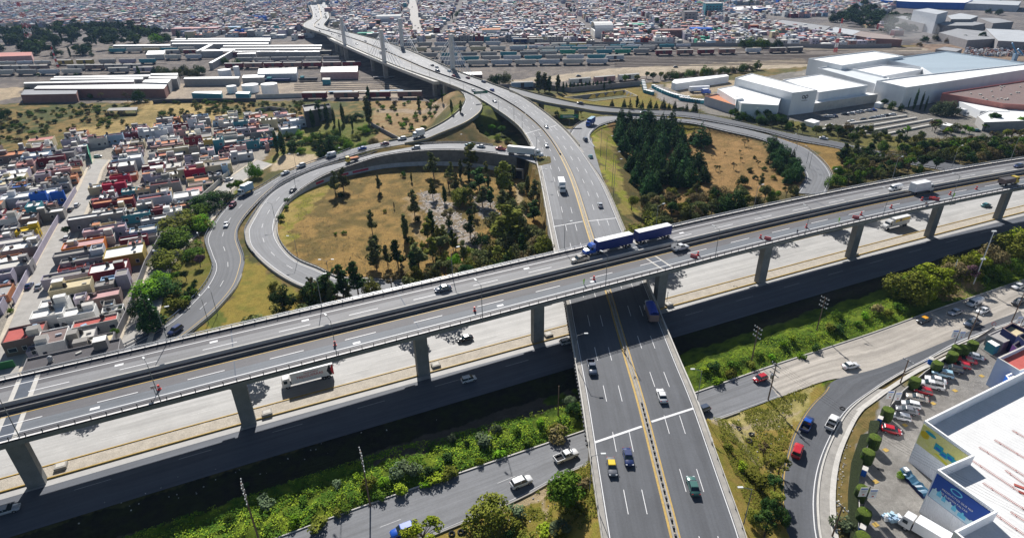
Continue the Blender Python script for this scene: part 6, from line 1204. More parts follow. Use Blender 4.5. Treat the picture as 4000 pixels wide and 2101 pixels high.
strip_bushes("""3185 1370 2.6 bush dark|3265 1240 3.4 low mid|3280 1300 3 bush dark 1.2|3240 1290 2.6 bush olive|3420 1220 3 bush dry 1.2|3465 1230 2.6 bush olive|3130 1400 2 bush bright|3060 1350 2 bush bright|2790 1440 2.4 bush dark|2750 1450 2 bush lime|2850 1470 2.6 bush olive|2860 1430 2 bush mid|2930 1430 2 bush olive|2960 1390 1.8 bush mid|3010 1400 2 bush bright|3380 1240 2 bush bright|3560 1190 2.4 bush olive|3620 1180 2.4 bush mid|3510 1210 3 bush mid|3100 1330 1.8 bush lime|3350 1270 2 bush mid|3800 1090 2.4 bush mid|3850 1100 2.2 bush dark|3900 1090 3 bush mid|2800 1500 2.4 bush bright""", 'green bush on the overgrown strip right of the wide road', 'bushes of the right strip')
many("""3535 1165 11.7 low olive 1.08|3580 1150 12.3 low lime 1.08|3630 1140 11.7 sparse lime 1.49|3660 1130 10.4 low olive 1.08|3500 1150 9.1 low mid 0.94|3700 1120 10.4 sparse dry 1.35|3740 1080 10.4 low olive 1.08|3800 1060 10.4 low lime 1.08|3860 1040 10.4 low dry 1.08|3920 1010 11.7 low olive 1.08|3970 980 11.7 low lime 1.08|4020 970 11.7 low olive 1.35|3600 1170 9.1 low lime 0.94|3760 1100 7.8 sparse purple 1.35|3880 1080 6.5 low mid 1.35|3950 1060 6.5 low mid 1.35""", 'yellow-green tree between shaded highway and frontage road at the right', 'yellow-green trees of the right strip')
many("1905 2045 8.4 low olive 1.15", 'large round dense bush tree beside the frontage road at the bottom', None); many("2213 1975 7.6 round mid 1.19|2205 1950 6.3 low mid 0.88", 'round tree under the left edge of the wide road at the bottom', 'tree pair under the road edge')
many("1655 2125 7.5 sparse lime 1.3|1620 2140 5 low olive .6", 'thin sparse tree by the bright blue car at the bottom edge', 'sparse trees at the bottom'); many("2020 2010 3 bush grey|2190 2080 4 low grey|2015 2060 2.6 bush olive|2250 2010 3 bush olive|2120 2090 3 bush lime|2060 2110 3 bush olive|1985 2095 2 bush dark|2280 1900 2.4 bush dry", 'small bush in the golden grass left of the wide road', 'bushes in the golden grass', 'bush', 'bush')
many("""3020 1930 6 sparse dark 1.1|3040 1850 5 sparse olive 1.1|3000 2010 6 low dark .7|3050 2040 5 low dark .7|2985 2095 6 sparse dark|2960 1900 4 bush olive|3025 1990 5 sparse olive|2900 1830 2.4 bush lime|2850 1760 2 bush olive|2940 2040 4 low olive|2980 1780 4 sparse dry""", 'dark scraggly tree on the slope between wide road and slip road', 'trees of the right slope')
many("3290 2060 3 bush grey 1.2", 'bush beside the slip road', None, 'bush', 'bush')
many("3518 1862 1.7 bush bright 1.0|3612 1930 1.7 bush bright 1", 'small potted shrub at the foot of the store wall', 'shrubs at the store wall', 'shrub', 'shrub')
# clipped hedge shrubs along the store car park
M_hedge = mat('hedge_leaf', (.045, .085, .010), .8, .5, 3, bump=.15, fine=.35); M_hedget = mat('hedge_top', (.11, .17, .012), .8, .35, 3, bump=.15, fine=.3)
def topiary(x, y, r=1.25, h=3.0):
    p = G(x, y, h); T = thing('clipped_shrub', 'tall clipped cylindrical shrub along the store car park fence', 'shrub', (p.x, p.y, 0), 0, 'clipped shrubs of the car park'); R = random.Random(int(x)); mb = MB(); n = 18; k = 0
    for z, q in ((0, .9), (.6, 1), (1.6, 1.03), (2.5, 1.02), (h-.1, .95), (h, .72), (h+.04, .35)): mb.v += [(r*q*R.uniform(.93, 1.07)*math.cos(6.283*i/n), r*q*R.uniform(.93, 1.07)*math.sin(6.283*i/n), z+R.uniform(-.05, .05)) for i in range(n)]
    for j in range(6):
        for i in range(n): a, b = j*n+i, j*n+(i+1) % n; mb.f.append((a, b, b+n, a+n)); mb.m.append(0 if j < 4 else 1)
    mb.f.append(tuple(range(6*n, 7*n))); mb.m.append(1); mb.build('foliage', [M_hedge, M_hedget], T, smooth=False)
    mb = MB(); leaves(mb, [(0, 0, h*.55, r*1.02, r*1.02, h*.52)], 260, .12, R, 1.0); mb.build('twig_foliage', LM['bright'], T)
for x, y in ((3472,1597),(3420,1705),(3395,1762),(3373,1905),(3379,1995),(3578,1478),(3666,1415),(3726,1378),(3743,1352),(3772,1352),(3805,1335),(3372,2090)): topiary(x, y)
hp = [(3440,1640),(3400,1640),(3395,1690),(3362,1695),(3330,1790),(3318,1900),(3318,2000),(3325,2120),(3355,2120),(3350,2000),(3352,1900),(3365,1830),(3385,1740),(3430,1680)]
W_ = [G(a, b, 1.2) for a, b in hp]; c = sum(W_, Vector())/len(W_); T = thing('hedge', 'dark trimmed hedge strip between verge and car park fence', 'hedge', (c.x, c.y, 0)); mb = MB(); mb.prism([(p.x-c.x, p.y-c.y) for p in W_][::-1] if False else ccw([(p.x-c.x, p.y-c.y) for p in W_]), 0, 1.15); mb.build('hedge_body', mat('hedge_dark', (.03, .045, .012), .9, .4, 2, bump=.2, fine=.3), T)
# rough grass and herbs: uncountable
def herbs(name, polys, n, size, leaf, label, seed, zt=.25, hmax=1.2):
    R = np.random.RandomState(seed); V = []; F = []
    for poly, m in zip(polys, n):
        W_ = [tuple(p)[:2] for p in WP(poly)]; a = np.array(W_); P = R.uniform(a.min(0), a.max(0), (m*4, 2)); P = P[inpoly(P[:, 0], P[:, 1], W_)][:m]
        d = fbm(P[:, 0]*.35, P[:, 1]*.35, seed, 3); P = P[d > .45]
        Z = hfun(P[:, 0], P[:, 1]); k = len(P); s = size*R.uniform(.5, 1.4, k); ang = R.uniform(0, 6.28, k); tl = R.uniform(.05, .7, k); hh = R.uniform(0, zt, k)
        ux, uy = np.cos(ang), np.sin(ang)
        for sx, sy in ((-1, -1), (1, -1), (1, 1), (-1, 1)):
            V.append(np.stack([P[:, 0]+ux*sx*s-uy*sy*s*np.cos(tl), P[:, 1]+uy*sx*s+ux*sy*s*np.cos(tl), Z+hh+(sy+1)*.5*s*np.sin(tl)], 1))
    Q = [np.concatenate(V[i::4]) for i in range(4)]; k = len(Q[0]); verts = np.concatenate(Q); me = bpy.data.meshes.new(name); f = np.stack([np.arange(k)+i*k for i in range(4)], 1)
    me.vertices.add(4*k); me.vertices.foreach_set('co', verts.ravel()); me.loops.add(4*k); me.loops.foreach_set('vertex_index', f.ravel()); me.polygons.add(k); me.polygons.foreach_set('loop_start', np.arange(0, 4*k, 4)); me.polygons.foreach_set('loop_total', np.full(k, 4)); me.update(calc_edges=True); me.materials.append(LM[leaf])
    tag(put(name, me), label, 'grass', kind='stuff')
SL = [(300,2180),(700,2030),(1000,1935),(1500,1770),(2240,1590),(2285,1680),(1800,1840),(1290,2020),(1086,2101),(400,2300)]
SRt = [(2700,1440),(3050,1320),(3300,1230),(3500,1160),(4050,1000),(4050,1085),(3660,1200),(3240,1350),(2720,1530)]
herbs('tall_grass', [SL, SRt], [24000, 18000], .10, 'mid', 'thick green herbs covering the strips beside the highway', 3, .5)
herbs('tall_grass', [SL, SRt], [9000, 7000], .09, 'lime', 'yellow-green weeds scattered over the strips beside the highway', 4, .6)
herbs('dry_grass', [[(1900,2101),(2000,1960),(2290,1830),(2340,2110),(2360,2300),(1500,2300)], [(2760,1660),(3180,1500),(3100,1640),(3060,1850),(3070,2200),(2930,2110)]], [14000, 14000], .09, 'olive', 'golden grass tufts on the slopes beside the wide road', 5, .3)
herbs('dry_grass', [[(1100,860),(1270,700),(1660,640),(2050,690),(2130,1000),(1500,1100),(1160,1010)], [(2420,520),(2700,500),(3000,560),(3130,700),(2800,780),(2500,840)]], [16000, 9000], .14, 'dry', 'dry brown grass tufts in the two ramp loops', 6, .3)
# trees close behind the viaduct whose shadows reach the highway
for u, v, h, k, l in ((-44, 146, 11, 'sparse', 'euc'), (-6, 146, 12, 'sparse', 'euc'), (8, 147, 12.5, 'sparse', 'euc'), (12, 145.5, 10, 'low', 'euc'), (36, 146, 13, 'sparse', 'euc'), (44, 147, 12, 'sparse', 'olive'), (94, 147, 12, 'low', 'euc'), (108, 146, 13, 'sparse', 'euc'), (118, 147, 12, 'sparse', 'olive'), (160, 145, 12, 'sparse', 'euc'), (172, 145, 11, 'low', 'euc'), (196, 143, 12, 'sparse', 'euc'), (214, 142, 11, 'sparse', 'dry'), (236, 140, 12, 'sparse', 'euc')):
    p = fuv(u, v+1)
    if offroad(p.x, p.y) or offroad(p.x-3, p.y+2) or offroad(p.x+3, p.y): continue
    tree(None, 'low' if k == 'sparse' and int(u) % 3 else k, h*1.27, l, 'tall tree rising just behind the far railing of the viaduct', 'trees against the viaduct railing', world=(p.x, p.y, 0))
# ============================================================ vehicles
M_tyre = mat('tyre', (.02,.02,.022), .9, 0); M_glass = mat('car_glass', (.02,.035,.045), .08, 0, spec=.7); M_head = mat('headlight', (.7,.72,.75), .2, 0); M_tail = mat('taillight', (.35,.01,.01), .3, 0); M_rim = mat('wheel_rim', (.35,.36,.38), .4, 0, metal=.5)
PC = {'white': (.72,.72,.72), 'silver': (.42,.44,.47), 'grey': (.16,.165,.18), 'black': (.02,.021,.025), 'navy': (.02,.035,.12), 'blue': (.01,.08,.42), 'red': (.45,.012,.02), 'maroon': (.20,.02,.035), 'teal': (.03,.20,.22), 'green': (.05,.14,.12), 'beige': (.42,.38,.33), 'yellow': (.72,.50,.01), 'sky': (.30,.48,.58), 'orange': (.75,.35,.01), 'slate': (.06,.08,.12)}
def paint(c):
    n = 'car_paint_'+c
    if n in MATS: return MATS[n]
    m = mat(n, PC[c], .28, 0, metal=.0, spec=.6); m.node_tree.nodes['Principled BSDF'].inputs['Coat Weight'].default_value = .6; m.node_tree.nodes['Principled BSDF'].inputs['Coat Roughness'].default_value = .08; return m
VM_ = {}
def shell(st, W_):  # st: (x, zbot, zmid, ztop, wfrac)
    mb = MB(); n = 8
    for x, zb, zm, zt, f in st:
        w = W_/2*f; mb.v += [(x, -w*.86, zb), (x, -w, zb+.12), (x, -w, zm), (x, -w*.80, zt), (x, w*.80, zt), (x, w, zm), (x, w, zb+.12), (x, w*.86, zb)]
    for i in range(len(st)-1):
        for j in range(n): a = i*n+j; b = i*n+(j+1) % n; mb.f.append((a, a+n, b+n, b)); mb.m.append(0)
    mb.f.append(tuple(range(n))); mb.m.append(0); k = (len(st)-1)*n; mb.f.append(tuple(range(k+n-1, k-1, -1))); mb.m.append(0); return mb
def frust(x0, x1, z0, X0, X1, z1, w0, w1):
    mb = MB(); mb.hexa([(x0, -w0, z0), (x1, -w0, z0), (x1, w0, z0), (x0, w0, z0), (X0, -w1, z1), (X1, -w1, z1), (X1, w1, z1), (X0, w1, z1)]); return mb
SP = {  # length, width, shell, glass (x0,x1,X0,X1), belt z, roof z
 'sedan': (4.5, 1.78, [(-2.25,.35,.6,.75,.86),(-2.15,.25,.72,.93,.95),(-1.2,.22,.78,.98,1),(.9,.22,.78,.96,1),(1.7,.22,.72,.88,.98),(2.1,.25,.62,.75,.92),(2.27,.35,.5,.6,.8)], (-1.65,1.15,-1.05,.35), .93, 1.43),
 'hatch': (3.9, 1.7, [(-1.95,.35,.7,.85,.9),(-1.85,.25,.8,1.0,.96),(0,.22,.8,1.0,1),(1.0,.22,.78,.95,1),(1.6,.25,.7,.84,.95),(1.93,.35,.55,.65,.82)], (-1.85,1.15,-1.5,.35), .96, 1.5),
 'suv': (4.6, 1.86, [(-2.3,.4,.8,.98,.9),(-2.2,.3,.95,1.12,.97),(0,.28,.95,1.12,1),(1.0,.28,.93,1.1,1),(1.9,.3,.85,1.0,.97),(2.3,.4,.65,.8,.86)], (-2.15,1.1,-1.85,.4), 1.08, 1.75),
 'pickup': (5.4, 1.92, [(1.1,.35,.95,1.12,1),(1.6,.35,.93,1.1,1),(2.4,.38,.85,1.0,.97),(2.7,.45,.7,.85,.88)], (-.75,1.35,-.55,.65), 1.1, 1.78),
 'van': (5.2, 1.95, [(-2.6,.4,1.5,2.15,.95),(-2.4,.3,1.6,2.25,1),(1.0,.3,1.6,2.25,1),(1.5,.3,1.3,1.9,1),(2.1,.3,.95,1.15,.97),(2.6,.4,.65,.8,.86)], None, 1.1, 2.2)}
def vmeshes(typ, col, roofc=None):
    key = (typ, col, roofc)
    if key in VM_: return VM_[key]
    L, W_, st, gl, zb, zr = SP[typ]; P = paint(col); out = [('body', shell(st, W_).mesh('body', P, True))]
    if typ == 'pickup':
        mb = MB(); mb.box(.2, 0, .38, 2.0, W_, .72); mb.box(-1.75, 0, .4, 2.0, W_, .25); mb.box(-1.75, -W_/2+.05, .65, 2.0, .1, .45); mb.box(-1.75, W_/2-.05, .65, 2.0, .1, .45); mb.box(-2.7, 0, .5, .1, W_, .6); out.append(('bed', mb.mesh('bed', P)))
        mb = MB(); mb.box(-1.75, 0, .651, 1.85, W_-.25, .02); out.append(('bed_floor', mb.mesh('bed_floor', M_tyre)))
    if gl:
        out.append(('window', frust(gl[0], gl[1], zb-.03, gl[2], gl[3], zr-.04, W_*.455, W_*.37).mesh('window', M_glass)))
        R_ = paint(roofc) if roofc else P; mb = frust(gl[2]-.04, gl[3]+.04, zr-.05, gl[2]+.08, gl[3]-.08, zr+.02, W_*.385, W_*.34)
        for x in ((gl[0]+gl[1])/2*.9, ): mb.box(x, W_*.41, zb, .09, .06, zr-zb-.06); mb.box(x, -W_*.41, zb, .09, .06, zr-zb-.06)
        out.append(('roof', mb.mesh('roof', R_)))
    else:
        mb = MB(); mb.quad((1.52, -W_*.40, 1.88), (2.05, -W_*.43, 1.22), (2.05, W_*.43, 1.22), (1.52, W_*.40, 1.88)); out.append(('windscreen', mb.mesh('windscreen', M_glass)))
        for s in (-1, 1): mb = MB(); mb.box(1.05, s*W_*.5, 1.2, 1.0, .05, .55); out.append(('window', mb.mesh('window', M_glass)))
        mb = MB(); mb.box(-2.6, 0, 1.3, .06, W_*.8, .5); out.append(('rear_window', mb.mesh('rear_window', M_glass)))
    rr = .33 if typ in ('sedan', 'hatch') else .38
    for sx in (-1, 1):
        for sy in (-1, 1): mb = MB(); mb.wheel(sx*L*.3, sy*(W_/2-.1), rr, rr, .24, 12); mb.wheel(sx*L*.3, sy*(W_/2+.03), rr, rr*.55, .02, 8, 1); out.append(('wheel', mb.mesh('wheel', [M_tyre, M_rim])))
    for s in (-1, 1):
        mb = MB(); mb.box(L/2-.12, s*W_*.34, .6, .2, .32, .14); out.append(('headlight', mb.mesh('headlight', M_head))); mb = MB(); mb.box(-L/2+.04, s*W_*.36, .75, .12, .3, .14); out.append(('taillight', mb.mesh('taillight', M_tail)))
        mb = MB(); mb.box(L*.13, s*(W_/2+.08), .95, .12, .16, .12); out.append(('mirror', mb.mesh('mirror', P)))
    VM_[key] = out; return out
RBZ = {'M': MAIN, 'L': LOOP, 'l': RAMPL, 'r': RAMPR, 'R': LOOPR, 'V': VIA, 'N': HWN, 'S': HWS, 'F': FRONT, 's': SLIP}
def vplace(x, y, road, face):
    """point on the road surface below the pixel and heading; face: '<' towards smaller s etc. decided by picture direction"""
    if road in RBZ:
        rb = RBZ[road]; z = rb.L[0][2] if road in 'VNSFs' else 8
        for _ in range(6):
            p = G(x, y, z); C = (rb.L+rb.R)/2; i = int(np.argmin(np.hypot(C[:, 0]-p.x, C[:, 1]-p.y))); z = C[i][2]
        p = G(x, y, z+.025); a = rb.dirn(rb.s[i]); q = PJ(p+Vector((math.cos(a), math.sin(a), 0))*5); dx, dy = q[0]-x, q[1]-y
        want = {'<': (-1, 0), '>': (1, 0), 'v': (0, 1), '^': (0, -1)}[face]
        if dx*want[0]+dy*want[1] < 0: a += math.pi
        return p, a
    p = G(x, y, .16) if road == 'E' else GP(x, y)
    if isinstance(face, str) and face in '<>^v': a = {'<': A0+math.pi, '>': A0, '^': A0+math.pi/2, 'v': A0-math.pi/2}[face]
    else: a = float(face)
    return p, a
def car(typ, col, x, y, road, face, label, roofc=None, group=None, name=None):
    p, a = vplace(x, y, road, face); nm = name or {'sedan': 'sedan_car', 'hatch': 'hatchback_car', 'suv': 'sport_utility_car', 'pickup': 'pickup_truck', 'van': 'van'}[typ]
    T = thing(nm, label, {'pickup': 'pickup', 'van': 'van'}.get(typ, 'car'), tuple(p), a, group)
    for n, me in vmeshes(typ, col, roofc): put(n, me, T)
    return T
def wheels(T, xs, w, r=.5):
    for x in xs:
        for s in (-1, 1): mb = MB(); mb.wheel(x, s*(w/2-.18), r, r, .34, 12); mb.wheel(x, s*(w/2+.005), r, r*.5, .02, 8, 1); mb.build('wheel', [M_tyre, M_rim], T)
def bx(T, nm, m, x, y, z, sx, sy, sz): mb = MB(); mb.box(x, y, z, sx, sy, sz); return mb.build(nm, m, T)
M_box = mat('box_white', (.74,.75,.76), .5, .06, .5); M_boxb = mat('box_blue', (.012,.03,.17), .4, .12, .5)
def conv_cab(T, x, col, w=2.4):   # bonneted tractor, front at x
    P = paint(col); mb = shell([(x-3.4,.9,2.3,3.5,1),(x-2.3,.9,2.3,3.5,1),(x-1.75,.9,2.2,3.0,1),(x-1.35,.9,1.7,2.1,.94),(x-.3,.8,1.5,1.85,.86),(x,.7,1.2,1.5,.8)], w); mb.build('cab', P, T, smooth=False)
    mb = MB(); mb.quad((x-1.74, -w*.40, 2.95), (x-1.33, -w*.40, 2.15), (x-1.33, w*.40, 2.15), (x-1.74, w*.40, 2.95)); mb.build('windscreen', M_glass, T)
    for s in (-1, 1): bx(T, 'window', M_glass, x-2.1, s*w*.5, 2.0, .75, .04, .7); bx(T, 'headlight', M_head, x-.1, s*w*.33, 1.0, .15, .3, .25)
    bx(T, 'bumper', M_rim, x+.02, 0, .5, .25, w*.9, .4)
def flat_cab(T, x, col, w=2.4, h=2.9):
    P = paint(col); mb = shell([(x-2.0,.6,1.6,h,1),(x-1.9,.6,1.7,h+.05,1),(x-.45,.6,1.6,h,1),(x-.1,.55,1.4,1.7,.97),(x,.55,1.1,1.35,.93)], w); mb.build('cab', P, T)
    mb = MB(); mb.quad((x-.43, -w*.41, h-.12), (x-.08, -w*.42, 1.75), (x-.08, w*.42, 1.75), (x-.43, w*.41, h-.12)); mb.build('windscreen', M_glass, T)
    for s in (-1, 1): bx(T, 'window', M_glass, x-.95, s*w*.5, 1.7, .8, .05, .75); bx(T, 'headlight', M_head, x, s*w*.36, .75, .1, .35, .2)
def truck(x, y, road, face, label, L=8, cab='flat', col='white', box=None, bh=2.9, name='box_truck', side=None, roof=None, group=None):
    p, a = vplace(x, y, road, face); T = thing(name, label, 'truck', tuple(p), a, group); c = 2.0 if cab == 'flat' else 3.3; f = L/2
    (flat_cab if cab == 'flat' else conv_cab)(T, f, col); B = box or M_box; bl = L-c-.25; o = bx(T, 'cargo_box', B, -L/2+bl/2, 0, 1.1, bl, 2.5, bh)
    bx(T, 'box_roof', roof or M_box, -L/2+bl/2, 0, 1.1+bh, bl-.08, 2.42, .03); bx(T, 'chassis', M_tyre, -.2, 0, .6, L*.85, 1.0, .5)
    wheels(T, (f-1.3, -L*.3)+((-L*.3-1.15,) if L > 10 else ()), 2.4); return T, o, bl
def cars(txt):
    for row in txt.strip().split('\n'):
        f = row.split('|'); a = f[0].split(); rc = a[6] if len(a) > 6 else None
        car(a[0], a[1], float(a[2]), float(a[3]), a[4], a[5], f[1].strip(), rc)
cars("""sedan grey 2389 1830 M v yellow|dark grey taxi with yellow roof on the wide road, near the bottom
sedan navy 2453 1792 M v|glossy dark navy sedan beside the yellow-roofed taxi on the wide road
sedan green 2706 1905 M ^|pale green sedan driving away on the wide road, near the bottom
sedan white 2584 1552 M ^|white sedan driving away on the wide road just past the white joint line
pickup slate 2312 1443 M v|dark grey pickup leaving the viaduct shadow on the wide road
sedan silver 2344 806 M ^|silver sedan nearest the viaduct on the upper wide road
sedan teal 2307 617 M ^|small grey-green car on the right lane of the upper wide road
suv slate 2286 549 M ^|dark car on the wide road beside the ramp gore
sedan white 2135 572 M v|white car coming down the left carriageway above the box van
sedan white 2134 498 M v|white car coming down the wide road by the upper joint line
sedan white 1932 399 M v|white car near the overhead green sign
hatch white 1850 358 M v|white car at the fork before the left ramp
sedan blue 1922 355 M ^|blue car on the right carriageway beside the ramp fork
sedan navy 1889 323 M ^|dark blue car on the bridge approach, right carriageway
sedan maroon 1827 308 M ^|dark maroon car on the bridge, right carriageway
sedan red 1772 300 M ^|red car on the bridge, right carriageway
sedan sky 1755 282 M ^|pale blue car on the bridge below the right cables
sedan white 1706 266 M ^|white car passing the nearest right pylon
sedan black 1689 259 M ^|black car in the shade of the nearest right pylon
van slate 1710 284 M v|long dark van on the bridge beside the central barrier
van white 1489 211 M v|white van between the bridge pylons
sedan black 1507 195 M ^|black car between the bridge pylons
sedan white 1427 164 M ^|white car on the far half of the bridge, right side
sedan white 1394 174 M v|white car on the far half of the bridge, left side
sedan slate 1326 143 M v|dark car left of the farthest left pylon
sedan white 1299 135 M v|white car approaching the farthest pylon
sedan blue 1285 121 M ^|blue car at the bend at the far end of the bridge
sedan black 1250 124 M v|black car on the outside of the far bend
sedan slate 1245 98 M ^|dark car on the inside of the far bend
sedan black 2266 407 r <|black car on the slim ramp bridge towards the factory
sedan slate 2514 443 r <|dark car on the right exit ramp above the grove
sedan white 3217 544 r >|white sedan on the right exit ramp beside the dry grass
pickup red 1955 586 L <|red pickup on the loop ramp behind the white semi-trailer
sedan white 1879 576 L <|white car on the loop ramp by the tall tree
sedan teal 1833 570 L <|teal car on the loop ramp, half behind a tree
suv silver 1625 583 L <|silver car on top of the curved retaining wall
sedan black 1145 748 L v|black car on the left bend of the loop ramp
suv white 1571 547 l <|white car where the left ramp joins the loop
sedan maroon 1503 565 l <|dark maroon car on the left exit ramp
sedan blue 1415 584 l <|blue car on the left exit ramp
van white 1293 612 l <|white van on the left exit ramp above the sports court
suv white 1177 652 l <|white car on the left exit ramp beside the sports court, upper one
sedan white 1115 680 l <|white car on the left exit ramp beside the sports court, lower one
suv maroon 910 806 l v|dark red car on the left exit ramp beside the park trees
sedan white 885 882 l v|white sedan on the left exit ramp beside the big green trees
suv navy 687 1297 l v|dark navy car on the left ramp just above the viaduct
sedan white 893 706 G 0.9|white car parked on the inner estate street near the bright trees
hatch white 303 806 G 1.9|white car on the estate street
sedan black 276 824 G 1.9|black car on the estate street beside the white car
hatch white 384 615 G 0.4|white car at the upper end of the estate street
hatch white 264 934 G 1.9|white car parked half hidden by a tree on the estate street
van white 621 990 G 1.3|white van parked under the park trees on the inner estate street
sedan navy 116 1122 G 1.9|navy blue car parked on the lower estate street
sedan silver 155 1124 G 1.9|silver car parked beside the navy blue car in the estate
sedan slate 1037 580 G 0.2|dark car parked by the garden trees
sedan slate 1731 1134 V <|dark blue sedan alone on the far carriageway of the viaduct
van white 3495 744 V <|white van on the far carriageway of the viaduct
sedan navy 3978 653 V <|dark blue car on the viaduct at the right edge
sedan black 1817 1328 N <|black car on the sunlit highway below the viaduct
sedan teal 3850 806 N >|teal car on the sunlit highway between the right piers
hatch white 1831 1487 S >|white hatchback on the shaded highway
sedan silver 28 1999 S >|pale sedan on the shaded highway at the left edge
hatch white 2213 1340 S >|white car half hidden under the wide road on the shaded highway
pickup white 2212 1788 F >|white pickup on the frontage road beside the round trees
suv white 2037 1890 F >|white station wagon on the frontage road at the bottom
suv blue 1574 2080 F <|bright blue car at the bottom edge behind the sparse tree
hatch red 2968 1484 F <|red car on the frontage road right of the wide road
hatch slate 2742 1606 F <|dark car just emerging from under the wide road
sedan white 3320 1434 F >|white taxi sedan on the pale frontage road above the slip road
sedan black 3606 1256 F < orange|black taxi with orange roof on the frontage road
sedan silver 3728 1225 F <|silver-blue car on the frontage road behind the orange-roofed taxi
sedan white 3837 1219 F <|white sedan beside the white van on the frontage road
van white 3804 1190 F <|white van on the frontage road at the right
pickup slate 3794 1269 F <|dark pickup with white rack beneath the leaning utility pole
sedan white 3974 1124 F <|white sedan on the frontage road at the right edge
pickup black 3978 1186 F <|black loaded pickup at the right edge of the frontage road
pickup navy 3150 1664 s ^ blue|blue pickup with white load on the slip road
pickup white 3249 1657 s ^|white pickup with a full bed on the slip road
suv red 3113 1768 s ^|red car lowest on the slip road
sedan teal 3811 514 G 2.9|teal car on the factory access road
sedan slate 2260 300 G 0.1|dark car on the dirt beside the rail yard
sedan black 2639 265 G 0.1|black car on the dirt track near the maroon wagons""")
for k, (x, y, t, c) in enumerate(((3800,1398,'sedan','silver'),(3772,1412,'sedan','red'),(3753,1434,'hatch','red'),(3718,1450,'suv','black'),(3679,1467,'suv','sky'),(3652,1490,'sedan','white'),(3633,1510,'pickup','white'),(3602,1533,'hatch','red'),(3580,1560,'sedan','beige'),(3556,1587,'hatch','white'),(3540,1609,'sedan','grey'),(3517,1635,'hatch','white'),(3480,1687,'hatch','red'))):
    lab = ['silver sedan at the top end of the store car park row', 'bright red sedan next to the silver one at the top of the row', 'red hatchback beside the black car in the store car park', 'black car between red and light blue cars in the store car park', 'light blue car in the store car park row', 'white sedan between the light blue car and the white pickup', 'white pickup parked in the store car park row', 'red hatchback between white pickup and beige sedan in the row', 'beige sedan in the store car park row', 'white hatchback below the beige sedan in the row', 'grey sedan between two white hatchbacks in the row', 'white hatchback at the lower end of the parked row', 'red hatchback parked alone by the blue fence box'][k]
    a = G(x, y); b = G(x-38, y-9); d = b-a; car(t, c, x, y, 'G', math.atan2(d.y, d.x)+(math.pi if k == 12 else 0), lab)
CPK = [(3299,449,'black'),(3324,446,'white'),(3347,442,'white'),(3361,439,'silver'),(3392,436,'silver'),(3409,433,'blue'),(3231,459,'white'),(3244,459,'white'),(3257,457,'navy'),(3408,465,'grey'),(3427,461,'silver'),(3443,458,'white'),(3461,455,'black'),(3487,451,'white'),(3373,471,'black'),(3326,478,'white'),(3241,493,'white')]
for k, (x, y, c) in enumerate(CPK): car('sedan', c, x, y, 'G', 2.8, '%s car in the factory car park, %s from the left' % (c, ['twelfth','tenth','ninth','eighth','seventh','sixth','first','second','fourth','fifth','eleventh','thirteenth','fourteenth','fifteenth','sixteenth','seventeenth','third'][k] if False else ''), None) if False else car('sedan', c, x, y, 'G', 2.8, '%s car parked in the factory car park' % c, None, 'cars in the factory car park')
for k, (x, y, c) in enumerate(((1233,58,'white'),(1235,41,'silver'),(1241,26,'white'),(1230,33,'grey'),(1236,66,'black'),(1268,58,'black'),(1266,70,'black'),(1272,55,'slate'),(1256,48,'white'),(1262,30,'grey'),(1243,50,'white'),(1254,22,'white'),(1247,38,'silver'))): car('sedan', c, x, y, 'M', '^', '%s car in the traffic at the far end of the wide road' % c, None, 'cars at the far end of the wide road')
for k, (x, y, c) in enumerate(((1596,18,'white'),(1600,40,'silver'),(1600,62,'white'),(1602,80,'white'),(1622,103,'white'),(1601,106,'white'),(1634,112,'black'),(1622,118,'white'),(1610,30,'grey'))): car('sedan', c, x, y, 'G', 1.5, '%s car on the broad avenue in the far town' % c, None, 'cars on the far avenue')
truck(2194, 741, 'M', 'v', 'white box van truck alone in the middle of the upper wide road', 9)
truck(2306, 490, 'R', 'v', 'blue truck turning on the right loop ramp', 9, col='blue', box=mat('box_royal', (.02,.08,.28), .5, .15, .5), roof=paint('sky'))
truck(1636, 536, 'l', '<', 'small white box truck on the left ramp near the junction', 6.5); truck(962, 755, 'l', 'v', 'white and pale green box truck on the left ramp by the estate', 8, box=paint('sky'))
truck(3594, 752, 'V', '>', 'white box truck on the near carriageway of the viaduct', 9.5, bh=3.0)
truck(3756, 452, 'G', -1.4, 'white truck parked by the factory store', 8); truck(2757, 369, 'G', .3, 'small blue truck beside the parked white trailer', 7, col='blue', box=paint('blue'))
T, o, bl = truck(1206, 1488, 'N', '<', 'white box truck with red lettering on the highway below the viaduct', 12.5, bh=3.1)
mr = mat('livery_red', (.50,.02,.03), .5, .1, 1); cx = -12.5/2+bl/2
def livery(T, o, txt, x, y, z, size, m, side=1, name='lettering'):
    cu = bpy.data.curves.new(name, 'FONT'); cu.body = txt; cu.size = size; cu.align_x = 'CENTER'; cu.extrude = .004; t_ = bpy.data.objects.new('tmp', cu); COL.objects.link(t_); me = bpy.data.meshes.new_from_object(t_); bpy.data.objects.remove(t_); me.materials.clear(); me.materials.append(m)
    q = put(name, me, o); q.matrix_local = Matrix(((-side, 0, 0, x), (0, 0, side*1.0, y), (0, 1, 0, z), (0, 0, 0, 1))) if side > 0 else Matrix(((1, 0, 0, x), (0, 0, -1, y), (0, 1, 0, z), (0, 0, 0, 1))); return q
livery(T, o, 'TRESGUERRAS', cx+.6, 1.27, 2.3, 1.0, mr); livery(T, o, 'PAQUETERIA', cx+.2, 1.27, 3.25, .6, mr)
mb = MB(); r0 = -12.5/2
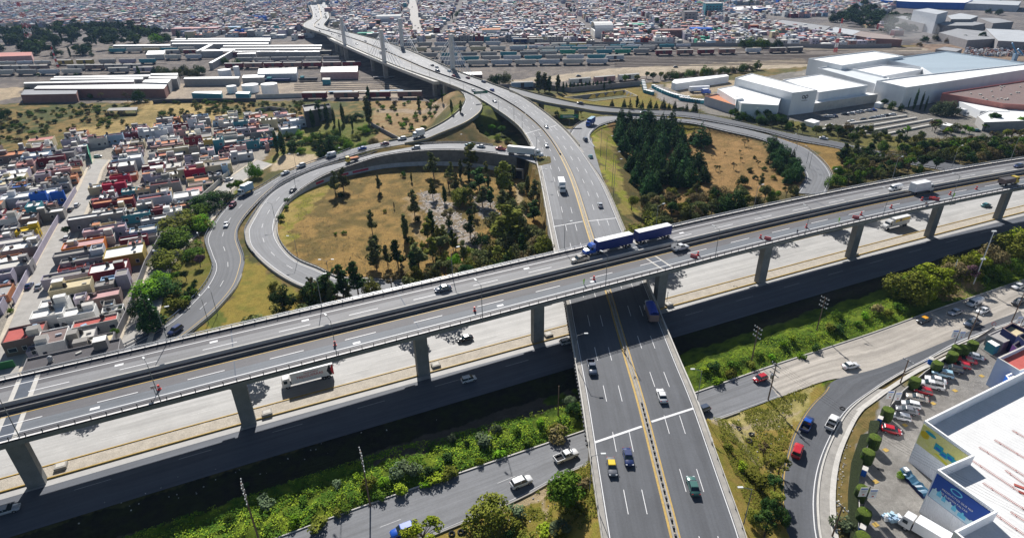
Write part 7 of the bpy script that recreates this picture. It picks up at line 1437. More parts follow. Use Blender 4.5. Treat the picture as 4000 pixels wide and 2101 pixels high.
for a in (0, .75): mb.v += [(r0+.25+a, 1.262, 1.15), (r0+.9+a, 1.262, 2.6), (r0+.25+a, 1.262, 4.15), (r0-.0+a+.0 if a else r0+.02, 1.262, 4.15), (r0+.02+a*.6, 1.262, 1.15)]; k = len(mb.v)-5; mb.f.append((k, k+1, k+2, k+3, k+4)); mb.m.append(0 if a == 0 else 1)
mb.build('chevron_stripe', [mr, M_tyre], o)
T, o, bl = truck(3493, 887, 'N', '<', 'white truck with yellow band on the sunlit highway at the right', 12, cab='conv', bh=3.0)
bx(o, 'yellow_band_stripe', paint('yellow'), -12/2+bl/2, 1.262, 2.7, bl*.92, .015, 1.05); bx(o, 'emblem', CM('brown'), -12/2+bl*.62, 1.275, 2.8, 1.1, .01, .9)
# white semi-trailer on the loop, blue double road train on the viaduct
def semi(x, y, road, face, label, col, tr, L1=13.5, bh=2.9, n=1, roof=None):
    p, a = vplace(x, y, road, face); T = thing('semi_trailer_truck', label, 'truck', tuple(p), a); f = (6.2+n*(L1+1.2))/2; conv_cab(T, f, col); bx(T, 'chassis', M_tyre, f-4.4, 0, .7, 4.2, 1.1, .4); bx(T, 'fuel_tank', M_rim, f-3.3, 0, .5, 1.2, 2.4, .6); wheels(T, (f-1.1, f-4.3, f-5.5), 2.4)
    x0 = f-4.0
    for k in range(n):
        c = x0-L1/2; bx(T, 'trailer_box', tr, c, 0, 1.2, L1, 2.5, bh); bx(T, 'trailer_roof', roof or M_box, c, 0, 1.2+bh, L1-.1, 2.4, .03); bx(T, 'trailer_frame', M_tyre, c, 0, .85, L1*.95, 1.2, .33)
        wheels(T, (c-L1/2+1, c-L1/2+2.2)+((c+L1/2-1.2, c+L1/2-2.4) if k else ()), 2.5, .48)
        bx(T, 'side_rail', M_rim, c, 0, .6, L1*.3, 2.4, .25); x0 = c-L1/2-1.9
    return T
semi(2039, 607, 'L', '>', 'long white semi-trailer truck entering the wide road from the loop', 'white', M_box, 13.5)
semi(2465, 957, 'V', '<', 'blue road train with two dark blue trailers on the viaduct', 'blue', M_boxb, 12.2, 2.9, 2)
car('pickup', 'beige', 2264, 1020, 'V', '<', 'silver-beige double cab pickup ahead of the blue road train')
T = car('pickup', 'white', 2657, 975, 'V', '>', 'white pickup with stake rack on the near carriageway of the viaduct')
mb = MB()
for i in range(5): mb.box(-1.7, .9, 1.0+.22*i, 2.0, .06, .1); mb.box(-1.7, -.9, 1.0+.22*i, 2.0, .06, .1)
for i in (-2.7, -1.7, -.75): mb.box(i, .9, .9, .08, .1, 1.2); mb.box(i, -.9, .9, .08, .1, 1.2)
mb.build('rack_lattice', M_white, T)
# tarpaulin truck in the viaduct shade, dump truck, loader
T, o, bl = truck(2541, 1236, 'M', '^', 'truck with blue tarpaulin in the viaduct shadow on the wide road', 8.5, bh=2.0, box=CM('brown'), name='tarpaulin_truck', roof=paint('blue'))
mb = MB(); b0 = -8.5/2
for i in range(6):
    a0, a1 = math.pi*i/6, math.pi*(i+1)/6; mb.quad((b0, -1.3*math.cos(a0), 3.1+.8*math.sin(a0)), (b0+bl, -1.3*math.cos(a0), 3.1+.8*math.sin(a0)), (b0+bl, -1.3*math.cos(a1), 3.1+.8*math.sin(a1)), (b0, -1.3*math.cos(a1), 3.1+.8*math.sin(a1)))
mb.build('tarpaulin', mat('tarpaulin_blue', (.01,.05,.32), .5, .2, 1), T)
T, o, bl = truck(3935, 722, 'V', '>', 'yellow dump truck with raised dark body at the right end of the viaduct', 8, col='yellow', bh=1.6, box=CM('brown'), name='dump_truck', roof=CM('dark'))
T, o, bl = truck(1376, 632, 'L', '<', 'yellow work truck on the loop ramp above the red wall lettering', 6.5, col='yellow', bh=.9, box=CM('brown'), name='work_truck', roof=CM('terra'))
# delivery truck at the store corner, wrapped goods
a = G(3540, 2045); b = G(3665, 2120); d = a-b; truck(3612, 2100, 'G', math.atan2(d.y, d.x), 'white delivery truck parked at the store wall in the bottom corner', 8.6, bh=2.2)
def pile(x, y, label, cols, n, s, nm='goods_pile'):
    p = G(x, y); R = random.Random(n); mb = MB()
    for i in range(n): w = R.uniform(.4, 1.0)*s; mb.box(R.uniform(-1, 1)*s*1.5, R.uniform(-.6, .6)*s*1.2, R.random()*.6, w, w*.7, R.uniform(.3, .9), R.random()*3, m=R.randrange(len(cols)))
    tag(mb.build(nm, cols, None, (p.x, p.y, 0)), label, 'goods')
pile(3485, 2030, 'plastic-wrapped heap of bottles beside the delivery truck', [M_pl, CM('sky'), M_box], 40, 1.0)
p = G(3570, 1895); a = G(3540, 1855)-G(3620, 1940); T = thing('covered_stall', 'row of goods under a rumpled blue tarpaulin at the store wall', 'stall', tuple(p), math.atan2(a.y, a.x)); mb = MB(); n = 14; R = random.Random(2)
for i in range(n):
    for j in range(3): mb.v.append((-3.4+6.8*i/(n-1), (j-1)*.9, (1.1, 1.6, 1.0)[j]+R.uniform(-.25, .25)))
for i in range(n-1):
    for j in range(2): k = i*3+j; mb.f.append((k, k+3, k+4, k+1)); mb.m.append(0)
mb.build('tarpaulin', mat('tarpaulin_dark', (.03,.10,.17), .4, .35, 2), T); bx(T, 'crate', CM('navy'), 0, 0, 0, 6.4, 1.4, .9); bx(T, 'white_box', M_box, 2.6, .2, 1.4, .9, .8, .5)
# trailer and portable cabins behind the ramps
T = thing('parked_trailer', 'long white trailer parked on the dirt yard by the factory', 'trailer', tuple(G(2729, 360)), .12); bx(T, 'trailer_box', M_box, 0, 0, 1.1, 15, 2.6, 3); bx(T, 'trailer_frame', M_tyre, 0, 0, .6, 14, 1.6, .5); wheels(T, (-6, -4.8, 5), 2.5)
cab = [(2511+1.5*i, 326+6.2*i) for i in range(7)]+[(2552+9.5*i, 345+5.6*i-.17*i*i) for i in range(15)]+[(2660+10*i, 393+1.4*i) for i in range(9)]+[(2530+8*i, 366+2.2*i) for i in range(3)]
for x, y in cab:
    p = G(x, y); T = thing('portable_cabin', 'small blue-green portable cabin in the curved rows beside the ramp road', 'cabin', (p.x, p.y, 0), random.random()*.4, 'portable cabins'); bx(T, 'cabin_wall', CM('teal'), 0, 0, 0, 2.6, 2.2, 2.3); bx(T, 'roof', M_wht, 0, 0, 2.3, 2.7, 2.3, .12)
# ============================================================ railway
M_rust = mat('rail_steel', (.12,.085,.07), .6, .2, .5); M_track = mat('track_bed', (.13,.11,.10), .95, .25, .5, fine=.2)
def track(x0, y0, x1, y1):
    a, b = G(x0, y0), G(x1, y1); d = (b-a).normalized(); e = Vector((-d.y, d.x, 0)); mb = MB(); mb.quad(*[tuple(q+Vector((0, 0, .05))) for q in (a-e*1.6, b-e*1.6, b+e*1.6, a+e*1.6)]); o = struct(mb.build('railway_track', M_track)); mb = MB(); c = (a+b)/2
    for s in (-.72, .72): q = c+e*s; mb.box(q.x, q.y, .06, (b-a).length, .1, .16, math.atan2(d.y, d.x))
    mb.build('rail', M_rust, o)
WK = {}
def wagon(kind, c1, L):
    key = (kind, c1, round(L))
    if key in WK: return WK[key]
    A = CM(c1); out = []
    if kind == 'hop':
        mb = MB(); mb.hexa([(-L*.36, -1.3, 1.0), (L*.36, -1.3, 1.0), (L*.36, 1.3, 1.0), (-L*.36, 1.3, 1.0), (-L*.47, -1.55, 2.1), (L*.47, -1.55, 2.1), (L*.47, 1.55, 2.1), (-L*.47, 1.55, 2.1)]); mb.hexa([(-L*.47, -1.55, 2.1), (L*.47, -1.55, 2.1), (L*.47, 1.55, 2.1), (-L*.47, 1.55, 2.1), (-L*.47, -1.4, 4.1), (L*.47, -1.4, 4.1), (L*.47, 1.4, 4.1), (-L*.47, 1.4, 4.1)])
        for i in range(10): mb.box(-L*.42+L*.84*i/9, 0, 1.5, .12, 3.2, 2.4)
        out.append(('body', mb.mesh('body', A))); mb = MB(); mb.box(0, 0, 4.1, L*.94, 1.6, .22); mb.box(0, 0, 4.3, L*.9, .6, .12); out.append(('roof', mb.mesh('roof', CM('pale'))))
    elif kind == 'tank':
        mb = MB(); n = 12; k = 0
        for x, r in ((-L*.46, .9), (-L*.44, 1.4), (L*.44, 1.4), (L*.46, .9)): mb.v += [(x, r*math.cos(6.283*i/n), 2.5+r*math.sin(6.283*i/n)) for i in range(n)]
        for j in range(3):
            for i in range(n): a, b = j*n+i, j*n+(i+1) % n; mb.f.append((a, a+n, b+n, b)); mb.m.append(0)
        mb.box(0, 0, 3.8, 1.4, 1.0, .4); out.append(('body', mb.mesh('body', A)))
    elif kind == 'flat': mb = MB(); mb.box(0, 0, 1.1, L*.96, 2.7, .3); out.append(('deck', mb.mesh('deck', A)))
    else:
        mb = MB(); mb.box(0, 0, 1.0, L*.95, 2.9, 3.1); out.append(('body', mb.mesh('body', A))); mb = MB(); mb.hexa([(-L*.475, -1.5, 4.1), (L*.475, -1.5, 4.1), (L*.475, 1.5, 4.1), (-L*.475, 1.5, 4.1), (-L*.475, -.2, 4.45), (L*.475, -.2, 4.45), (L*.475, .2, 4.45), (-L*.475, .2, 4.45)]); out.append(('roof', mb.mesh('roof', CM('pale', 'roof')))); mb = MB(); mb.box(0, -1.47, 1.1, 2.6, .06, 2.8); out.append(('door', mb.mesh('door', CM('dark'))))
    for s in (-1, 1): mb = MB(); mb.box(s*L*.36, 0, .35, 2.6, 2.3, .6); out.append(('bogie', mb.mesh('bogie', M_tyre)))
    WK[key] = out; return out
def row(x0, y0, x1, y1, kind, cols, L, label, dens=1.0):
    a, b = G(x0, y0), G(x1, y1); d = b-a; n = max(1, int(d.length/L)); an = math.atan2(d.y, d.x); R = random.Random(int(x0+y0)); tp = {'hop': 'hopper_wagon', 'box': 'boxcar', 'tank': 'tank_wagon', 'flat': 'flat_wagon'}
    track(x0-30, y0+(y0-y1)/(x1-x0)*30, x1+30, y1-(y0-y1)/(x1-x0)*30)
    for i in range(n):
        if R.random() > dens: continue
        q = a+d*((i+.5)/n); c = cols[i % len(cols)] if kind != 'mix' else R.choice(cols); T = thing(tp[kind], CN[c]+' '+label, 'railway wagon', (q.x, q.y, .1), an, 'railway wagons')
        T.scale = (1, 1.05, 1.18)
        for nm, me in wagon(kind, c, L-.35): put(nm, me, T)
row(0, 260, 205, 256, 'tank', ['pale', 'cool'], 17, 'tank wagon in the upper wagon row at the far left'); row(215, 257, 378, 254, 'box', ['mustard'], 17, 'boxcar in the upper wagon row at the far left'); row(385, 254, 620, 251, 'hop', ['grey', 'lilac', 'teal'], 17, 'hopper in the upper wagon row on the left')
row(-20, 279, 560, 273, 'box', ['block', 'grey', 'brown'], 18, 'boxcar in the middle row at the far left', .8)
row(-20, 297, 330, 293, 'hop', ['pale', 'grey', 'cool'], 19, 'hopper in the lower wagon row at the far left'); row(420, 288, 615, 284, 'box', ['grey', 'lilac'], 19, 'boxcar in the lower wagon row on the left'); row(430, 209, 765, 204, 'hop', ['teal', 'pale', 'cream'], 19, 'hopper behind the covered walkway on the left')
row(925, 248, 1330, 242, 'hop', ['grey', 'pale', 'block'], 17, 'hopper left of the cable bridge'); row(870, 224, 1305, 218, 'box', ['maroon', 'dark'], 17, 'low boxcar left of the cable bridge'); row(1000, 259, 1340, 254, 'tank', ['grey', 'block'], 17, 'tank wagon left of the cable bridge'); row(880, 270, 1415, 263, 'box', ['maroon', 'brick'], 18, 'boxcar before the white sheds')
row(1170, 390, 1665, 383, 'box', ['maroon', 'brick'], 19, 'boxcar in the lowest row above the scrub'); row(1180, 369, 1580, 362, 'flat', ['pale', 'sky'], 19, 'flat wagon in the low row by the tall cypress')
row(640, 216, 860, 213, 'box', ['grey', 'maroon'], 17, 'boxcar beside the platform roofs'); row(640, 236, 800, 234, 'hop', ['pale', 'cool'], 17, 'hopper below the covered walkway'); row(1440, 310, 1560, 306, 'flat', ['block'], 19, 'flat wagon in the bridge shadow'); row(2100, 205, 2560, 201, 'hop', ['pale', 'cool', 'teal'], 17, 'hopper in the row above the long middle row')
row(1495, 187, 1960, 182, 'hop', ['cool', 'block', 'grey'], 18, 'hopper in the farthest row right of the bridge'); row(1600, 206, 2060, 200, 'hop', ['cream', 'pale', 'cool'], 18, 'hopper in the second row right of the bridge'); row(1640, 229, 2180, 221, 'hop', ['grey', 'teal', 'block'], 18, 'hopper in the third row right of the bridge')
row(1715, 244, 2370, 234, 'hop', ['cool', 'teal', 'grey'], 18, 'hopper in the fourth row right of the bridge'); row(1730, 260, 2378, 253, 'hop', ['cool', 'pale'], 21, 'long hopper in the nearest row right of the bridge'); row(2365, 239, 2437, 237, 'box', ['cool'], 18, 'boxcar standing alone beside the long hoppers')
row(2000, 197, 2700, 191, 'tank', ['teal', 'cool', 'grey'], 17, 'tank wagon in the long upper row in the middle'); row(2040, 217, 2540, 213, 'hop', ['grey', 'teal', 'green'], 17, 'hopper in the long middle row'); row(2551, 218, 2878, 212, 'box', ['maroon', 'brick'], 17, 'boxcar in the row behind the open tracks'); row(2880, 211, 3000, 209, 'hop', ['cool', 'pale'], 16, 'hopper at the right end of the boxcar row'); row(3000, 209, 3135, 205, 'box', ['brown', 'dark'], 17, 'open wagon at the right end of the boxcar row')
row(2085, 190, 2215, 188, 'box', ['rose', 'pale'], 17, 'graffiti boxcar in the middle of the yard'); row(2222, 188, 2292, 187, 'box', ['mustard'], 19, 'tall boxcar alone in the middle of the yard'); row(2421, 186, 2476, 185, 'box', ['cool'], 15, 'boxcar with lettering before the town wall'); row(2000, 171, 2125, 170, 'box', ['navy', 'grey'], 17, 'dark boxcar against the town wall')
row(1990, 349, 2090, 345, 'box', ['sky'], 18, 'boxcar behind the ramp end'); row(2215, 336, 2500, 312, 'box', ['white', 'rose'], 19, 'boxcar behind the cypress hedge row')
for y0, y1 in ((226,213),(231,218),(237,223),(243,228),(249,233),(256,238),(262,243),(198,190),(204,195)): track(2400, y0, 3600, y1)
for y in (318, 327, 335, 343, 350): track(1150, y+4, 1560, y-3)
for y in (214, 232, 278): track(640, y+2, 1290, y-4)
# ============================================================ street lamps, poles, wires, signs, people
M_pole = mat('pole_grey', (.20,.21,.22), .6, .1, 1); M_wood = mat('pole_wood', (.16,.11,.08), .9, .25, 2); M_lamp = mat('lamp_head', (.6,.62,.62), .5, 0)
def lamp(p, h, a, label, group, double=False, arm=1.7):
    T = thing('street_lamp', label, 'lamp post', tuple(p), a, group); mb = MB(); mb.tube((0, 0, 0), (0, 0, h), .1, .06); mb.build('pole', M_pole, T)
    for s in ((1, -1) if double else (1,)): mb = MB(); mb.tube((0, 0, h-.1), (s*arm, 0, h+.5), .05); mb.build('arm', M_pole, T); mb = MB(); mb.box(s*(arm+.35), 0, h+.42, .9, .34, .16); mb.build('lamp_head', M_lamp, T)
ANG = lambda x, y, x2, y2, z: math.atan2(*(lambda d: (d.y, d.x))(G(x2, y2, z)-G(x, y, z)))
for x, y in ((1317,1393),(1885,1246),(631,1575),(2365,1124),(2792,1016),(3142,927),(3446,853),(3714,791),(80,1712)): lamp(G(x, y, VZ), 9.5, A0+math.pi/2+.3, 'slim lamp post on the near railing of the viaduct', 'lamp posts on the near viaduct railing')
for x, y in ((656,1335),(1258,1198),(1769,1086),(2204,978),(2560,905),(2943,824),(3227,758),(3483,706),(3716,659),(3950,618)): lamp(G(x, y, VZ), 8.5, A0, 'slim lamp post on the far railing of the viaduct', 'lamp posts on the far viaduct railing')
for x, y, z, a in ((2250,1425,6.2,0),(2303,1913,6.1,0),(2722,1570,6.2,math.pi),(2905,2047,6.1,math.pi)): lamp(G(x, y, z), 8.6, a, 'lamp post at the edge of the wide road, lower part', 'lamp posts of the wide road, lower part')
for x, y in ((2113,790),(2396,768),(2390,735),(2365,665),(2345,612),(2095,655)): lamp(GP(x, y), 15 if x > 2200 else 14, 0, 'tall slim lamp post beside the upper wide road', 'lamp posts of the wide road, upper part')
for x, y, z in ((1759,338,12),(1679,307,12),(1812,375,11),(1947,436,10),(1610,282,12.5),(2008,470,9.5),(1440,215,13),(1460,196,13),(2040,520,9)): lamp(G(x, y, z), 9, .6, 'lamp post on the cable bridge approach', 'lamp posts of the cable bridge')
for x, y, f in ((1078,874,0),(1165,1012,0),(1157,742,0),(1351,645,0),(1580,603,0),(1820,590,0),(1160,672,1),(1291,1110,1)): lamp(GP(x, y), 8.5, math.pi if f == 0 else 0, 'lamp post along the loop ramp', 'lamp posts of the loop ramp', double=f)
for x, y in ((800,1002),(850,1230),(815,1262),(620,1280),(935,640),(3110,590),(3150,640),(2960,480),(2580,440),(2730,470),(3160,660)): lamp(GP(x, y), 8, 2.2, 'lamp post beside a side ramp or park path', 'lamp posts of the side ramps')
T = thing('light_mast', 'tall white pole with floodlights at the right beside the trees', 'light mast', tuple(G(3800, 1114))); mb = MB(); mb.tube((0, 0, 0), (0, 0, 18.5), .22, .12); mb.build('pole', M_lamp, T)
for z in (9, 18.3): mb = MB(); mb.box(0, 0, z, 1.3, .5, .35); mb.build('floodlight', M_lamp, T)
T = thing('light_mast', 'shorter white pole left of the tall floodlight pole', 'light mast', tuple(G(3695, 1139))); mb = MB(); mb.tube((0, 0, 0), (0, 0, 11), .16, .1); mb.build('pole', M_lamp, T)
def upole(x, y, h, label, arms=2, a=A0+math.pi/2, tr=False):
    p = GP(x, y); T = thing('utility_pole', label, 'utility pole', tuple(p), a); mb = MB(); mb.tube((0, 0, 0), (0, 0, h), .17, .12); mb.build('pole', M_wood, T)
    for k in range(arms):
        z = h-.4-k*1.3; mb = MB(); mb.box(0, 0, z, 2.6, .12, .14); mb.build('crossarm', M_pole, T)
        for s in (-1.15, -.4, .4, 1.15): mb = MB(); mb.cyl(s, 0, z+.14, z+.42, .09, n=6); mb.build('insulator', M_lamp, T)
    if tr: mb = MB(); mb.cyl(.45, 0, h-4.4, h-3.2, .35, n=10); mb.build('transformer', M_steel, T)
    return Vector((p.x, p.y, p.z+h))
u1 = upole(1447, 1978, 14.5, 'tall wooden utility pole on the green strip, left of the wide road', 4); u2 = upole(1012, 2108, 14.5, 'wooden utility pole at the bottom edge on the green strip', 4)
u3 = upole(3190, 1290, 10.5, 'utility pole with insulators behind the green strip at the right', 3); u4 = upole(2935, 1412, 10.5, 'utility pole on the green strip near the wide road', 3); u5 = upole(3000, 1562, 10.5, 'wooden utility pole at the gore of the slip road', 3, tr=True)
u6 = upole(3516, 1497, 7, 'leaning dark pole beside the verge above the banner', 1); u7 = upole(3780, 1328, 10, 'utility pole with transformer at the top of the car park', 2, tr=True); u8 = upole(3950, 1260, 10.5, 'utility pole at the right edge above the purple building', 2, tr=True); u9 = upole(2180, 1622, 8.5, 'thin grey pole on the green strip beside the wide road', 0); u10 = upole(3250, 2095, 8, 'dark leaning pole on the verge at the bottom right', 1)
def wires(a, b, label, n=4, sag=1.2):
    T = thing('power_line', label, 'wire'); d = (b-a).to_2d().normalized(); e = Vector((-d.y, d.x, 0))
    for k in range(n):
        o = e*(k-(n-1)/2)*.75; P = [a+o+(b-a)*t/10+Vector((0, 0, -sag*4*(t/10)*(1-t/10))) for t in range(11)]; mb = MB()
        for q, r in zip(P[:-1], P[1:]): mb.tube(q, r, .016, n=3)
        mb.build('wire', M_tyre if n != 5 else M_steel, T)
wires(u1, u2, 'power lines between the two poles on the left green strip', 3); wires(u2, u2+(u2-u1)*1.6, 'power lines running off the bottom left corner', 3); wires(u4, u3, 'power lines between the poles on the right green strip', 4); wires(u5, u5+Vector((27, -48, 2)), 'power lines crossing the slip road', 4, 2); wires(u3, u3+Vector((42, 19, 0)), 'power lines above the right trees', 4)
# banners
def banner(x, y, h, label):
    p = G(x, y); T = thing('banner_pole', label, 'banner', (p.x, p.y, 0), 0); mb = MB(); mb.tube((0, 0, 0), (0, 0, h), .09); mb.build('pole', M_steeld, T)
    for s in (-1, 1):
        mb = MB(); mb.box(s*.95, 0, h-2.5-(.5 if s > 0 else 0), 1.5, .05, 2.3); o = mb.build('banner_panel', M_white, T); z = h-2.5-(.5 if s > 0 else 0)
        bx(o, 'blue_bar_stripe', CM('blue'), s*.95, -.035, z+1.85, 1.2, .02, .22)
        for k in range(3): bx(o, 'text_bar_stripe', CM('grey'), s*.95, -.035, z+1.45-.25*k, 1.0-.15*k, .02, .1)
        bx(o, 'red_mark_stripe', CM('red'), s*.95+.1, -.035, z+.35, .4, .02, .3)
banner(3720, 1366, 6.5, 'pole with two white banners above the clipped shrubs'); banner(3474, 1596, 5.5, 'pole with two white banners at the curve of the slip road'); banner(3368, 1988, 6.0, 'pole with two white banners at the lower car park fence'); banner(3968, 1312, 6.5, 'pole with two white banners by the purple building')
# car park fence
fp = [(3880,1285),(3760,1362),(3700,1400),(3610,1462),(3520,1540),(3470,1600),(3430,1660),(3400,1720),(3372,1780),(3352,1850),(3350,1930),(3352,2000),(3345,2110)]
c = G(3430, 1660); T = thing('fence', 'low white-topped wall fence round the store car park', 'fence', (c.x, c.y, 0)); mb = MB(); m2 = MB()
for a, b in zip(fp[:-1], fp[1:]): p, q = G(*a)-c, G(*b)-c; m = (p+q)/2; an = math.atan2((q-p).y, (q-p).x); mb.box(m.x, m.y, 0, (q-p).length, .15, .9, an); m2.box(m.x, m.y, .9, (q-p).length, .14, .1, an)
mb.build('fence_panel', M_concd, T); m2.build('fence_rim', M_concl, T)
for x, y in ((3432,1652),(3372,1852),(3362,2080),(3630,1420)):
    p = G(x, y); T = thing('utility_box', 'small blue utility box with beige lid on the car park fence', 'utility box', (p.x, p.y, 0), .9, 'utility boxes on the fence'); bx(T, 'cabinet', CM('blue'), 0, 0, 0, 1.2, .9, 1.6); bx(T, 'lid', CM('pale'), 0, 0, 1.6, 1.3, 1.0, .1)
mb = MB()
for x, y in ((3645,1575),(3730,1525),(3835,1468),(3535,1660),(3460,1757),(3420,1880),(3420,2048)): p = G(x, y); mb.box(p.x, p.y, .03, 1.1, .9, .012, .4)
struct(mb.build('yellow_marking', M_yel))
struct_m = MB(); p = G(3440, 1833); struct_m.box(p.x, p.y, .03, 1.2, .7, .01, -.5); struct(struct_m.build('drain_grate', M_tyre))
# signs
def sign(x, y, z, h, w, hh, m, a, label, posts=1):
    p = G(x, y, z); T = thing('road_sign', label, 'sign', tuple(p), a); mb = MB(); mb.tube((0, 0, 0), (0, 0, h), .08); mb.build('post', M_pole, T); mb = MB(); mb.box(0, -.12, h-hh, w, .06, hh); o = mb.build('sign_panel', m, T)
    mb = MB(); mb.box(-w*.1, -.17, h-hh*.45, w*.55, .02, hh*.14); mb.box(0, -.17, h-hh*.75, w*.7, .02, hh*.14); mb.build('lettering', M_white if m != M_white else CM('red'), o)
M_gs = mat('sign_green', (.01,.16,.08), .5, .05)
sign(2223, 490, 8, 6, 10, 2.0, M_gs, 0, 'wide green direction sign beside the gore with the blue truck'); sign(1879, 398, 10.5, 6.5, 9, 1.6, M_gs, .3, 'green overhead sign at the fork of the left ramp')
sign(3613, 805, VZ, 1.8, 1.4, 1.2, M_white, A0, 'white warning board beside the red barriers on the viaduct'); sign(610, 1545, VZ, 2.6, .9, .7, M_white, A0, 'small white sign plate on the viaduct edge at the left'); sign(2604, 1185, 0, 4, .3, .3, M_white, 0, 'thin sign post on the highway median')
T = thing('road_sign', 'round road sign on the frontage road above the grey shed', 'sign', tuple(G(3868, 1296)), -.3); mb = MB(); mb.tube((0, 0, 0), (0, 0, 3), .06); mb.build('post', M_pole, T); mb = MB(); mb.wheel(0, -.1, 2.7, .55, .05, 20); o = mb.build('sign_panel', CM('red'), T); mb = MB(); mb.wheel(0, -.14, 2.7, .4, .02, 20); mb.build('sign_centre', M_white, o)
# traffic barrels and water barriers on the viaduct
M_or = mat('barrel_red', (.65,.07,.06), .5, .1, 1)
for x, y in ((2320,1092),(1854,1214),(1309,1348),(623,1520),(2726,996),(2970,930),(3149,889),(3363,840),(3480,813),(3710,761),(3813,740),(3600,783)):
    p = G(x, y, VZ+.03); T = thing('traffic_barrel', 'red and white traffic barrel on the near carriageway of the viaduct', 'traffic barrel', tuple(p), 0, 'traffic barrels'); mb = MB(); mb.cyl(0, 0, 0, .12, .42, n=12); mb.cyl(0, 0, .12, 1.15, .32, .22, 12); mb.build('barrel_body', M_or, T); mb = MB(); mb.cyl(0, 0, .55, .72, .3, .285, 12); mb.build('white_ring', M_white, T)
for x, y, a in ((2710,1005,-.5),(2998,936,-.5),(3342,853,-.4),(3640,778,0),(3655,782,-.3)):
    p = G(x, y, VZ+.03); T = thing('water_barrier', 'red plastic water barrier on the near carriageway of the viaduct', 'barrier', tuple(p), A0+a-.5, 'red plastic barriers'); mb = MB(); mb.hexa([(-1, -.25, 0), (1, -.25, 0), (1, .25, 0), (-1, .25, 0), (-.95, -.1, .9), (.95, -.1, .9), (.95, .1, .9), (-.95, .1, .9)]); mb.build('barrier_body', M_or, T); bx(T, 'white_stripe', M_white, 0, 0, .5, 1.7, .42, .12)
# manhole boxes on the median
for k, (x, y) in enumerate(((1703,1431),(241,1826),(1045,1618),(2142,1312),(2611,1193),(3335,995))):
    p = G(x, y, .15); T = thing('concrete_box', 'open concrete service box beside a viaduct pier, %s from the left' % ('fourth', 'first', 'second', 'third' if False else 'third', 'fifth', 'sixth')[k] if False else 'open concrete service box on the median beside a viaduct pier', 'service box', tuple(p), A0, 'service boxes on the median'); bx(T, 'box_wall', M_conc, 0, 0, 0, 2.2, 1.8, .8); bx(T, 'box_lid', M_concl, 0, .1, .8, 1.6, 1.2, .05)
for x, y, s in ((2872,1122,.55),(3290,1597,.5),(1765,2085,.5),(1800,2078,.5),(1815,2068,.5),(3905,1700-25,0),(2885,1675,.5),(2935,1697,.5),(2925,1722,.6)):
    if not s: continue
    p = GP(x, y); T = thing('old_tyre', 'old black tyre lying on the ground', 'tyre', (p.x, p.y, p.z), 0, 'old tyres'); mb = MB(); n = 14
    for i in range(n):
        for j in range(6): a, b = 6.283*i/n, 6.283*j/6; mb.v.append(((s+.16*math.cos(b))*math.cos(a), (s+.16*math.cos(b))*math.sin(a), .15+.15*math.sin(b)))
    for i in range(n):
        for j in range(6): mb.f.append((i*6+j, ((i+1) % n)*6+j, ((i+1) % n)*6+(j+1) % 6, i*6+(j+1) % 6)); mb.m.append(0)
    mb.build('tyre_ring', M_tyre, T, smooth=True)
# white litter
mb = MB(); R = random.Random(9)
for poly, n in (([(2760,1660),(3180,1500),(3100,1640),(3020,1900),(2900,1800)], 70), ([(3290,1700),(3340,1640),(3330,1700),(3290,1900),(3300,2100),(3265,2100),(3270,1850)], 80), ([(1900,2050),(2150,1900),(2290,1850),(2300,2050),(2000,2100)], 30), ([(1640,740),(1760,790),(1880,930),(1930,1010),(1800,960),(1700,900)], 260), ([(1830,770),(1960,790),(1950,860),(1890,850)], 90), ([(300,1960),(1700,1590),(1720,1640),(1000,1870),(300,2050)], 40)):
    W_ = [tuple(p)[:2] for p in WP(poly)]; a = np.array(W_); k = 0
    while k < n:
        x, y = R.uniform(a[:, 0].min(), a[:, 0].max()), R.uniform(a[:, 1].min(), a[:, 1].max())
        if inpoly(np.array([x]), np.array([y]), W_)[0]: s = R.uniform(.08, .3)*(2.2 if n > 80 else 1); mb.box(x, y, hz(x, y)-.05, s, s*.7, .08+s*.4, R.random()*3, m=R.randrange(3)); k += 1
tag(mb.build('litter', [CM('white'), CM('pale'), CM('grey')]), 'scattered white litter and rubble on the verges and in the oval', 'litter', kind='stuff')
